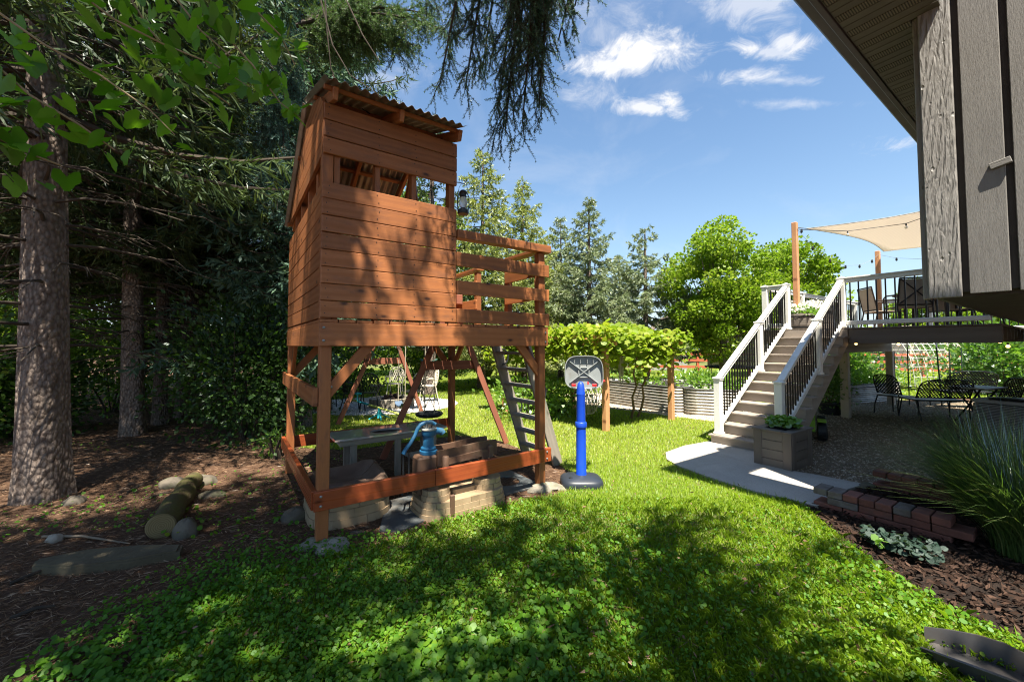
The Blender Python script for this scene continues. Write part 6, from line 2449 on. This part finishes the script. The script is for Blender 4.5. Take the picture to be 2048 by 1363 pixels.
def place(src, name_label, loc, rz, sc, group=None):
    c = copy_tree(src)
    c.location = loc
    c.rotation_euler = (0, R(-1.5) if loc[0] < -5 else 0, rz)
    c.scale = (sc, sc, sc) if not isinstance(sc, tuple) else sc
    c['label'] = name_label
    return c


# far spruces behind the playhouse and arbour
FG = 'spruces standing beyond the garden'


def at_px(px, Y): return Vector(((px - CX) / F_PX * Y, Y, 0))


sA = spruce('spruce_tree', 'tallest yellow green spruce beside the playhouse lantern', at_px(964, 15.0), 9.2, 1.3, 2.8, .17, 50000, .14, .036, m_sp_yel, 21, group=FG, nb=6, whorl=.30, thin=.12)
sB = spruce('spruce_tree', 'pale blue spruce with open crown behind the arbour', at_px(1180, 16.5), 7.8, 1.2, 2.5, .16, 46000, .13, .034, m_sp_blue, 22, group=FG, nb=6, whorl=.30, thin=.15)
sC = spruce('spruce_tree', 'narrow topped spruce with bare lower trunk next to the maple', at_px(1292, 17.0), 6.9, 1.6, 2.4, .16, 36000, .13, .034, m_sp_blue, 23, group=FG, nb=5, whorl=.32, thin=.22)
place(sA, 'second yellow green spruce behind the playhouse balcony', at_px(1045, 17.5), 1.9, (1.08, 1.08, .98))
place(sB, 'small dark topped spruce between the two big ones', at_px(1122, 20.0), 2.4, (.95, .95, 1.05))
place(sA, 'spruce behind the ladder and swing set', at_px(1085, 24.0), 4.0, (1.1, 1.1, .9))
place(sB, 'rear blue spruce seen past the narrow topped one', at_px(1240, 23.5), 3.3, (1.0, 1.0, .9))

# deciduous trees
m_map = leafmat('maple leaf', (.095, .16, .013), (.165, .245, .02), (.30, .345, .045), trans=.42, gloss=.01)


def broadleaf(name, label, loc, H, trunk_h, Rad, n, lf, m, seed, clumps=60, r0=.14, zflat=1.0, group=None):
    rd = np.random.default_rng(seed)
    o = thing(name, label, 'tree', loc, 0, group)
    mb = MB()
    trunk_mesh(mb, trunk_h * 1.1, r0, r0 * .7, 14, 10, flare=.25, seed=seed)
    cz = trunk_h + (H - trunk_h) * .48
    rz_ = (H - trunk_h) * .56
    cent = []
    for k in range(clumps):
        d = rd.normal(size=3); d /= np.linalg.norm(d)
        rr = .25 + .75 * rd.random() ** .6
        c = np.array([d[0] * Rad * rr, d[1] * Rad * rr, cz + d[2] * rz_ * rr * zflat])
        if c[2] < trunk_h * .75: c[2] = trunk_h * .75 + .3 * rd.random()
        cent.append(c)
    cent = np.array(cent)
    for c in cent[::2]:
        p0 = np.array([0, 0, trunk_h * (.75 + .3 * rd.random())])
        mid_ = p0 * .5 + c * .5 + np.array([0, 0, .15])
        mb.tube([p0, mid_, c], [r0 * .42, r0 * .22, r0 * .06], 6, False)
    mb.build('trunk', m_barkg, o, True)
    pick = rd.integers(0, clumps, n)
    sz = (.20 + .16 * rd.random(clumps)) * Rad
    dd = rd.normal(size=(n, 3)); dd /= np.linalg.norm(dd, axis=1, keepdims=True)
    P = cent[pick] + dd * (sz[pick] * (.55 + .45 * rd.random(n)))[:, None] * np.array([1, 1, .62])
    U = unit(dd * .7 + rd.normal(size=(n, 3)) * .6 + np.array([0, 0, -.2]))
    ln_ = lf * (.7 + .6 * rd.random(n))
    q = leaves(P, U, ln_, ln_ * .75)
    r = np.clip(.4 * rd.random(clumps)[pick] + .6 * rd.random(n), 0, 1)
    link('crown', npmesh('crown', q, 4, m, r), o)
    return o


broadleaf('maple_tree', 'round bright green maple behind the garden beds', at_px(1442, 16.0), 6.3, 1.6, 2.05, 32000, .12, m_map, 41, 110)
bt = broadleaf('leafy_tree', 'loose green tree behind the cedar post on the deck', at_px(1580, 20.0), 6.6, 1.5, 2.4, 17000, .16, m_map, 42, 95)
place(bt, 'green tree far behind the deck chairs', at_px(1855, 30.0), 2.0, .95)
place(bt, 'distant green tree right of the pergola', at_px(1990, 40.0), 3.0, 1.25)
place(bt, 'distant green tree between the maple and the spruces', at_px(1375, 38.0), 1.0, .95)

# shrubs and hedge behind the fire pit and in the wood
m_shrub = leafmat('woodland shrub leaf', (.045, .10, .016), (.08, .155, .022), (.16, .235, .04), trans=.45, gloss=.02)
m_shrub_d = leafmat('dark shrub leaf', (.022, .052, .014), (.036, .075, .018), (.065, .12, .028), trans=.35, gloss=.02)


def shrub(label, loc, rad, n, lf, m, cl=50, name='shrub', group=None):
    o = thing(name, label, 'shrub', loc, 0, group)
    rad = np.array(rad, float)
    bushy('foliage', m, o, (0, 0, rad[2] * .98), rad, n, lf * .7, lf * 1.3, .62, .15, clump=cl, shell=.4)
    mb = MB()
    for k in range(7):
        a = random.random() * 6.28
        mb.tube([(.06 * math.cos(a), .06 * math.sin(a), 0), (.35 * rad[0] * math.cos(a), .35 * rad[1] * math.sin(a), rad[2] * .8), (.7 * rad[0] * math.cos(a + .3), .7 * rad[1] * math.sin(a + .3), rad[2] * 1.6)], [.022, .014, .006], 5, False)
    mb.build('stems', m_dead, o)
    return o


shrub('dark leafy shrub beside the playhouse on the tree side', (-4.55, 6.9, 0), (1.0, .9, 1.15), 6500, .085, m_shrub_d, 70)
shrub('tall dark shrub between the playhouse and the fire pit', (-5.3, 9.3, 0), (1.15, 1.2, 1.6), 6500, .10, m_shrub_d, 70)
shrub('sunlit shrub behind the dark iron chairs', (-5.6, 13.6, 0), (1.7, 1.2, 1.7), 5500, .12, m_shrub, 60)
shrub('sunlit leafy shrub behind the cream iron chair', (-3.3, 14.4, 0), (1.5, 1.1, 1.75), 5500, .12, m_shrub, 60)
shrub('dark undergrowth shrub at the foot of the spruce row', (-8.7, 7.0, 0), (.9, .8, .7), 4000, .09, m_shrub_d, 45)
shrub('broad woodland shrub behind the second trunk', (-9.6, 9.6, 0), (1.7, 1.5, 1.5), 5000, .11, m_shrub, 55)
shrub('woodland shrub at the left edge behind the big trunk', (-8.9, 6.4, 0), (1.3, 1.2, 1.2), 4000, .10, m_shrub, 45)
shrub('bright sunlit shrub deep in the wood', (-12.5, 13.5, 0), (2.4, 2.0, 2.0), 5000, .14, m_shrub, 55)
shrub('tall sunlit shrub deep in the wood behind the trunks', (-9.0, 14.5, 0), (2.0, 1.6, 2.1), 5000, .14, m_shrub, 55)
shrub('low leafy sprig in a patch of light on the soil', (-3.35, 5.75, 0), (.25, .22, .20), 160, .07, m_shrub, 12)
shrub('small weed beside the tan sand table', (-2.05, 4.3, 0), (.12, .1, .14), 60, .05, m_shrub, 6)
shrub('leafy row beside the ladder under the arbour', (.45, 8.8, 0), (.75, .8, .42), 1500, .09, m_plant, 24)
shrub('low leafy plants below the arbour middle', (1.2, 9.6, 0), (.8, .5, .35), 1100, .09, m_plant, 20)
cr = tall_grass('tall_maize', 'bright stand of tall maize like grass behind the swing set', (-1.2, 17.5, 0), 900, 1.6, 2.3, 1.3, .03, leafmat('maize blade', (.17, .25, .03), (.25, .32, .05), (.3, .36, .08), trans=.45))
cr['category'] = 'plant'

# spruces of the dark row on the left: tall trunks, dead lower limbs, crowns overhead
RG = 'spruces of the dark row beside the playhouse'
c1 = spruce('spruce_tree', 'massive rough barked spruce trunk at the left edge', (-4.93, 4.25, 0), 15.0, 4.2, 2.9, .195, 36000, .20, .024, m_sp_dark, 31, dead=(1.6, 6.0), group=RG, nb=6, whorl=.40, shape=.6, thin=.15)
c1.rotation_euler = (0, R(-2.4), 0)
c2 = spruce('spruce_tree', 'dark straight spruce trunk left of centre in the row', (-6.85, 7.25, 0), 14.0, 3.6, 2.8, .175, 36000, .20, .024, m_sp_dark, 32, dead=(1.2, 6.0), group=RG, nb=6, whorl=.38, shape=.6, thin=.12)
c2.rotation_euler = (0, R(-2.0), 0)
place(c2, 'thin dark spruce trunk just right of the second one', (-7.2, 8.2, 0), 2.0, (.72, .72, .95))
place(c2, 'sunlit based spruce trunk nearest the dark shrubs', (-7.35, 9.0, 0), 4.2, (.9, .9, 1.0))
place(c1, 'spruce trunk farther down the row behind the thin ones', (-9.2, 11.6, 0), 1.2, (.75, .75, .9))
place(c2, 'far spruce trunk deep in the wood', (-11.5, 12.3, 0), 3.1, (.9, .9, 1.0))
place(c2, 'slender spruce between the big trunk and the wood', (-8.9, 7.9, 0), .7, (.6, .6, .9))
place(c1, 'distant spruce on the far side of the wood', (-14.5, 13.0, 0), 5.1, (.8, .8, .9))
place(c1, 'spruce at the end of the row past the fire pit', (-6.6, 13.0, 0), 3.6, (.62, .62, .85))
place(c2, 'spruce trunk at the far left behind the big one', (-9.4, 5.2, 0), 2.9, (.95, .95, 1.0))
place(c1, 'spruce deep in shade left of the second trunk', (-12.0, 9.0, 0), 1.9, (.9, .9, .95))
place(c2, 'slim spruce in the shade behind the second trunk', (-8.3, 10.4, 0), 5.5, (.55, .55, .95))
place(c2, 'slim spruce trunk right of the sunlit one', (-6.3, 10.6, 0), 1.5, (.5, .5, .95))
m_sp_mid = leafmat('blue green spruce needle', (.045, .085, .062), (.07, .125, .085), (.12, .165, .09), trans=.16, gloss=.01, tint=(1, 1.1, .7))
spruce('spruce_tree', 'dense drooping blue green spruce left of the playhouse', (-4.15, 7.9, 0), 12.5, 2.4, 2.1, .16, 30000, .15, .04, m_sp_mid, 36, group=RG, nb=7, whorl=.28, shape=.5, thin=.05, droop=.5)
g1 = place(c1, 'spruce whose crown rises left of the playhouse roof', (-4.6, 9.8, 0), 2.6, (.85, .85, 1.0))
pt_ = spruce('spruce_tree', 'pale trunked spruce behind the fire pit chairs', at_px(861, 13.2), 9.5, 2.6, 1.9, .22, 11000, .16, .04, m_sp_dark, 37, dead=(1.6, 2.6), group=RG, nb=5, whorl=.4, thin=.2)

# trees behind the viewer whose crowns shade the foreground
BG = 'spruces behind the viewer'
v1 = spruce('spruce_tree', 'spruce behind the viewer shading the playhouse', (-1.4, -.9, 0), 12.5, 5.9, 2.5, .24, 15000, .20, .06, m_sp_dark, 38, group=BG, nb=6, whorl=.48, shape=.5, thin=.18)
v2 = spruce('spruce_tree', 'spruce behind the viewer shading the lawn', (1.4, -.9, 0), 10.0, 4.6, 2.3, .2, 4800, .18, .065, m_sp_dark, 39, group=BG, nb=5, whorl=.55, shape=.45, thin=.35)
place(v2, 'spruce behind the viewer on the left', (-3.4, -.2, 0), 4.0, (.85, .85, .95))
# sunny broadleaf trees beyond the dark row
WG = 'sunny trees beyond the dark row'
wt = broadleaf('leafy_tree', 'sunny leafy tree beyond the dark spruce row', (-13.5, 17.0, 0), 9.5, 1.2, 3.4, 11000, .22, m_map, 45, 70, group=WG)
place(wt, 'sunny leafy tree seen between the first and second trunks', (-19.0, 15.0, 0), 1.3, .95)
place(wt, 'sunny leafy tree seen left of the playhouse', (-9.0, 19.5, 0), 2.2, 1.05)
place(wt, 'sunny leafy tree at the far left beyond the trunk', (-22.0, 11.0, 0), 3.2, 1.0)
place(wt, 'sunny leafy tree behind the fire pit shrubs', (-5.0, 22.0, 0), 4.1, 1.0)
# ------------------------------------------------------------------ spruce bough hanging into the top of the view
def bough(label, start, tips, seed, m, needles=90, tw=.16, nlen=.020, nwid=.0045, density=1.0):
    """hanging limbs with bottle brush twigs; every needle is a thin blade"""
    rd = np.random.default_rng(seed)
    o = thing('spruce_bough', label, 'branch', start)
    st_ = np.array(start)
    mb = MB()
    A, B = [], []
    for tip, nsub, spread in tips:
        tip = np.array(tip) - st_
        n = 9
        mid_ = tip * .5 + np.array([0, 0, .18 * np.linalg.norm(tip)])
        pa_ = [((1 - s) ** 2) * np.zeros(3) + 2 * s * (1 - s) * mid_ + s * s * tip for s in np.linspace(0, 1, n)]
        mb.tube(pa_, [.022 * (1 - i / n) + .004 for i in range(n)], 6, False)
        pa_ = np.array(pa_)
        for k in range(nsub):
            s = .30 + .70 * (k + rd.random()) / nsub
            i = min(n - 2, int(s * (n - 1))); f = s * (n - 1) - i
            p = pa_[i] * (1 - f) + pa_[i + 1] * f
            d = rd.normal(size=3) * np.array([1, 1, .5]); d /= np.linalg.norm(d)
            L = spread * (.4 + .7 * rd.random()) * (1.1 - .55 * s)
            pts = [p]
            v = d * .6 + (pa_[i + 1] - pa_[i]) / np.linalg.norm(pa_[i + 1] - pa_[i]) * .5
            m_seg = 5
            for q in range(m_seg):
                v = v + np.array([0, 0, -.22]) + rd.normal(size=3) * .12
                v /= np.linalg.norm(v)
                pts.append(pts[-1] + v * L / m_seg)
            mb.tube(pts, [.006, .005, .004, .0035, .003, .002], 4, False)
            for q in range(m_seg):
                A.append(pts[q]); B.append(pts[q + 1])
                for r_ in range(2):
                    if rd.random() < .8 * density:
                        b0 = pts[q] + (pts[q + 1] - pts[q]) * rd.random()
                        dv = (pts[q + 1] - pts[q]) / np.linalg.norm(pts[q + 1] - pts[q]) * .7 + rd.normal(size=3) * .55 + np.array([0, 0, -.3])
                        dv /= np.linalg.norm(dv)
                        l2 = tw * (.5 + .8 * rd.random())
                        e_ = b0 + dv * l2 + np.array([0, 0, -.02])
                        mb.tube([b0, e_], [.003, .0015], 3, False)
                        A.append(b0); B.append(e_)
    mb.build('limbs', m_dead, o)['kind'] = 'stuff'
    A, B = np.array(A), np.array(B)
    L = np.linalg.norm(B - A, axis=1)
    cnt = np.maximum(3, (L / tw * needles * .5).astype(int))
    idx = np.repeat(np.arange(len(A)), cnt)
    t = rd.random(len(idx))
    P = A[idx] + (B - A)[idx] * t[:, None]
    ax_ = unit((B - A)[idx])
    perp = unit(np.cross(ax_, rd.normal(size=(len(idx), 3))))
    U = unit(ax_ * .75 + perp)
    ln_ = nlen * (.7 + .6 * rd.random(len(idx)))
    q = leaves(P, U, ln_, nwid)
    link('needles', npmesh('needles', q, 4, m, np.clip(rd.random(len(idx)) * .6 + .4 * ((idx * 31) % 17) / 17, 0, 1)), o)
    print('bough needles', len(idx))
    return o


m_near = leafmat('near spruce needle', (.030, .072, .048), (.055, .11, .068), (.11, .165, .075), trans=.22, gloss=.03, tint=(.9, 1.1, .7))
m_mid_n = leafmat('mid green needle', (.05, .10, .035), (.085, .15, .05), (.16, .21, .07), trans=.2, gloss=.02, tint=(1, 1.1, .6))
b1 = bough('big spruce bough hanging against the sky beside the playhouse roof', (.35, 1.5, 5.3),
           [(D(1010, 262, 3.7), 46, .62), (D(1062, 170, 3.6), 44, .6), (D(965, 140, 3.7), 34, .5), (D(895, 85, 3.8), 30, .45), (D(1080, 80, 3.5), 30, .45), (D(940, 50, 3.4), 26, .42), (D(1000, 200, 3.6), 36, .52), (D(850, 20, 3.8), 18, .4), (D(1078, 215, 3.55), 30, .4), (D(1035, 110, 3.5), 30, .45), (D(1085, 140, 3.6), 26, .4), (D(880, 170, 3.8), 22, .4), (D(1045, 245, 3.6), 22, .36), (D(930, 180, 3.7), 24, .42)], 51, m_near, 72, .16, .021, .0055)
b2 = bough('short spruce sprays at the top edge right of the big bough', (.75, 2.2, 4.9), [(D(1117, 80, 3.6), 9, .32), (D(1150, 12, 3.5), 7, .3), (D(1095, 20, 3.6), 8, .3)], 52, m_near, 130)
b3 = bough('spruce branch reaching right above the playhouse roof', (-2.9, 5.2, 5.9), [(D(825, 90, 5.2), 32, .6), (D(770, 75, 5.3), 32, .6), (D(720, 35, 5.3), 28, .6), (D(690, 100, 5.4), 24, .55), (D(640, 60, 5.2), 24, .6), (D(800, 20, 5.2), 26, .6), (D(860, 30, 5.0), 24, .55), (D(890, 60, 4.8), 22, .5), (D(740, 5, 5.2), 20, .6)], 53, m_mid_n, 90, .2, .03, .0065)
m_blue_n = leafmat('blue green needle', (.055, .12, .105), (.085, .165, .14), (.12, .20, .13), trans=.15, gloss=.02, tint=(.9, 1.1, .8))
b4 = bough('blue green drooping spruce branches left of the playhouse', (-3.9, 6.2, 6.2), [(D(600, 205, 5.8), 18, .7), (D(570, 300, 5.8), 20, .75), (D(555, 420, 5.9), 22, .8), (D(520, 350, 5.9), 18, .8), (D(585, 130, 5.6), 16, .6), (D(540, 240, 5.8), 16, .7), (D(610, 60, 5.5), 16, .6)], 54, m_blue_n, 80, .22, .034, .008)

# dead hanging twigs over the roof
tw_ = thing('dead_branch', 'thin bare branch drooping onto the playhouse roof', 'branch', (-2.4, 4.0, 5.8))
o_ = Vector((-2.4, 4.0, 5.8))
for pts in ([(650, -10), (654, 60), (662, 140), (668, 150)], [(640, -5), (665, 90), (700, 150), (770, 198)], [(690, -5), (725, 70), (760, 125)], [(665, 150), (690, 195), (740, 228)]):
    MB().tube([D(x, y, 3.7 + .02 * i) - o_ for i, (x, y) in enumerate(pts)], [.008, .006, .005, .003][:len(pts)], 5).build('twig', m_dead, tw_, True)

# ------------------------------------------------------------------ grape vine leaves close to the viewer, top left
gv = thing('overhanging_vine', 'broad green vine leaves hanging in from the top left', 'vine', (-1.3, 1.3, 2.7))
m_vl = leafmat('close vine leaf', (.07, .18, .014), (.11, .25, .02), (.18, .34, .03), trans=.55, gloss=.03, rough=.4, tint=(1.1, 1.2, .35))
NA = 20


def vine_leaf(seed):
    rd = np.random.default_rng(seed)
    mb = MB()
    pts = []
    for i in range(NA):
        a = -math.pi + 2 * math.pi * (i + .5) / NA
        r = 1.0 + .16 * math.cos(3 * a) + .10 * math.cos(5 * a) - .55 * math.exp(-((abs(a) - math.pi) / .35) ** 2)
        r *= 1 + .05 * (rd.random() - .5) * (1 if i % 2 else -1)
        x, y = r * math.cos(a) * .62, r * math.sin(a) * .56
        pts.append((x, y))
    mb.v.append((0, 0, 0))
    for k in (.5, 1.0):
        for x, y in pts:
            z = -.10 * (x * k) ** 2 + .22 * abs(y * k) - .03 * math.sin(9 * math.atan2(y, x)) * k
            mb.v.append((x * k, y * k, z))
    for i in range(NA):
        j = (i + 1) % NA
        mb.f.append([0, 1 + i, 1 + j])
        mb.f.append([1 + i, 1 + NA + i, 1 + NA + j, 1 + j])
    me = mb.mesh('leaf', m_vl, True)
    at = me.attributes.new('rnd', 'FLOAT', 'FACE')
    at.data.foreach_set('value', [rd.random()] * len(me.polygons))
    # stalk
    return me


lv_ = [vine_leaf(i) for i in range(6)]
runs = [([(395, -10), (450, 70), (505, 130), (560, 205), (600, 235)], 1.75, 1.0), ([(340, -20), (400, 60), (470, 120), (525, 150), (570, 190)], 1.9, .9),
        ([(150, -20), (230, 40), (330, 90), (430, 130), (500, 175)], 1.6, 1.0), ([(-10, 20), (90, 90), (200, 150), (300, 220), (350, 270)], 1.5, .8),
        ([(-20, 120), (60, 190), (160, 250), (230, 300)], 1.45, .7), ([(250, -20), (300, 60), (380, 150), (460, 210)], 1.7, .9), ([(480, -30), (520, 30), (560, 70), (590, 130)], 1.9, .7), ([(-30, 260), (40, 300), (120, 330)], 1.45, .5)]
for pts, Y, dens in runs:
    P3 = [D(x, y, Y + .05 * i) - gv.location for i, (x, y) in enumerate(pts)]
    MB().tube(P3, [.005, .0045, .004, .003, .002][:len(P3)], 5).build('vine_stem', plain('tan vine stem', (.30, .22, .12), rough=.8), gv, True)
    n = int(26 * dens)
    for k in range(n):
        t = (k + random.random()) / n * (len(P3) - 1)
        i = min(len(P3) - 2, int(t))
        p = P3[i].lerp(P3[i + 1], t - i) + Vector((random.gauss(0, .045), random.gauss(0, .06), random.gauss(-.02, .05)))
        s = random.uniform(.05, .085)
        eu = (Matrix.Rotation(random.uniform(0, 6.28), 4, 'Z') @ Matrix.Rotation(R(random.gauss(40, 22)), 4, 'Y') @ Matrix.Rotation(R(random.gauss(0, 25)), 4, 'X'))
        link('leaf', random.choice(lv_), gv, Matrix.Translation(p) @ eu @ Matrix.Scale(s, 4))

# ------------------------------------------------------------------ log, stones, slab in the soil on the left
lg_a, lg_b = G(322, 1052, .10), G(386, 958, .09)
lg = thing('log', 'moss covered cut log lying on stones under the trees', 'log', lg_a)
b_ = NB('mossy bark')
nv = b_.vec('Object', (1, 1, 1))
n_ = b_.noise(nv, 9, 6, .65)
c_ = b_.mix(b_.ramp(n_, (.38, 0.0), (.6, 1.0)), (.085, .06, .038), (.085, .085, .028))
b_.principled(c_, .95, 0, b_.bump(b_.noise(nv, 40, 5, .7), .9, .012), .15)
d_ = lg_b - lg_a
pts = [d_ * (i / 8) + Vector((.015 * math.sin(i * 1.7), 0, .01 * math.sin(i * 2.3))) for i in range(9)]
MB().tube(pts, [.105, .10, .104, .098, .095, .098, .09, .088, .085], 18, False).build('bark', b_.m, lg, True)
wv = NB('cut log end')
rg = wv.N.new('ShaderNodeTexWave'); rg.wave_type = 'RINGS'; rg.rings_direction = 'SPHERICAL'
rg.inputs['Scale'].default_value = 22; rg.inputs['Distortion'].default_value = 2.5
wv.L.new(wv.vec('Object'), rg.inputs[0])
wv.principled(wv.mix(rg.outputs[1], (.21, .16, .075), (.14, .10, .045)), .9)
mt = (-d_).to_track_quat('Z', 'Y').to_matrix().to_4x4()
mb = MB().lathe([(.0, .003), (.09, .003), (.104, -.004)], 22, cap=False)
mb.build('cut_end', wv.m, lg, False, mt)


def stone(label, px, py, r, h, seed, m=None, rot=0.0, name='field_stone', cat='stone'):
    o = link(name, lump(name, m or M['stone'], r, h, seed, .28), None, Matrix.Translation(G(px, py)) @ Matrix.Rotation(rot, 4, 'Z'))
    return tag(o, label, cat)


stone('mossy grey stone propped against the cut end of the log', 372, 1070, (.10, .085), .14, 61)
stone('low flat stone right of the far end of the log', 425, 990, (.14, .09), .05, 62)
stone('grey stone behind the far end of the log', 405, 965, (.17, .10), .09, 63)
stone('dark stone left of the far end of the log', 345, 972, (.14, .10), .10, 64)
stone('small pale stone near the corner post', 683, 1052, (.035, .03), .03, 65, M['pale_stone'])
stone('flat stone beside the rubber mat', 715, 1066, (.06, .035), .025, 66)
stone('knobbly pale root stone on the soil', 110, 1080, (.07, .05), .05, 67, M['pale_stone'])
stone('yellow brown stone at the foot of the big trunk', 150, 1005, (.10, .08), .07, 68)
stone('brown stone stacked beside the sand table', 590, 1035, (.13, .11), .09, 69)
o = thing('flat_slab', 'long flat greenish stone slab lying in the soil', 'slab', G(215, 1128))
m_slab = plain('greenish stone slab', (.12, .10, .06), (.08, .065, .04), 5, .9, bump=.6, bscale=22, bdist=.012, dirt=(.07, .06, .04))
pl = [(-.46, -.06), (-.40, -.13), (-.1, -.15), (.22, -.06), (.47, .07), (.42, .16), (.1, .15), (-.25, .08)]
mb = MB()
mb.prism(pl, 0, .055)
mb.prism(shr(pl, .95, (0, 0)), .055, .07)
mb.build('slab', m_slab, o)
for k, (a, b) in enumerate((((85, 1075), (260, 1090)), ((290, 1000), (350, 985)), ((20, 1170), (130, 1130)), ((255, 985), (320, 955)), ((20, 1240), (110, 1215)))):
    A_, B_ = G(*a), G(*b)
    o = thing('fallen_stick', ['pale fallen stick in front of the flat slab', 'thin twig lying left of the log', 'fallen stick at the far left of the soil', 'short twig between the trunk and the log', 'dark fallen stick near the bottom left corner'][k], 'stick', A_)
    m2 = (B_ - A_)
    MB().tube([(0, 0, .012), m2 * .4 + Vector((.02, .02, .03)), m2 + Vector((0, 0, .015))], [.012, .010, .005], 6).build('wood', m_dead if k else plain('bleached stick', (.22, .17, .12), rough=.9), o, True)

# far hedge line
hd = []
n = 26000
x = rng.random(n) * 150 - 55
y = 46 + 10 * rng.random(n) + .02 * np.abs(x)
prof_h = 1.2 + 2.6 * vnoise(np.stack([x, x * 0], 1), .16, 4) + 1.2 * vnoise(np.stack([x, x * 0], 1), .5, 7)
z = prof_h * rng.random(n) ** .6
P = np.stack([x, y, z], 1)
q = leaves(P, rdirs(n), .75 * (.6 + .7 * rng.random(n)), .5)
o = link('far_hedge', npmesh('far_hedge', q, 4, m_map))
tag(o, 'far hedgerow closing off the field at the horizon', 'hedge', kind='stuff')
print('total objects', len(bpy.data.objects))
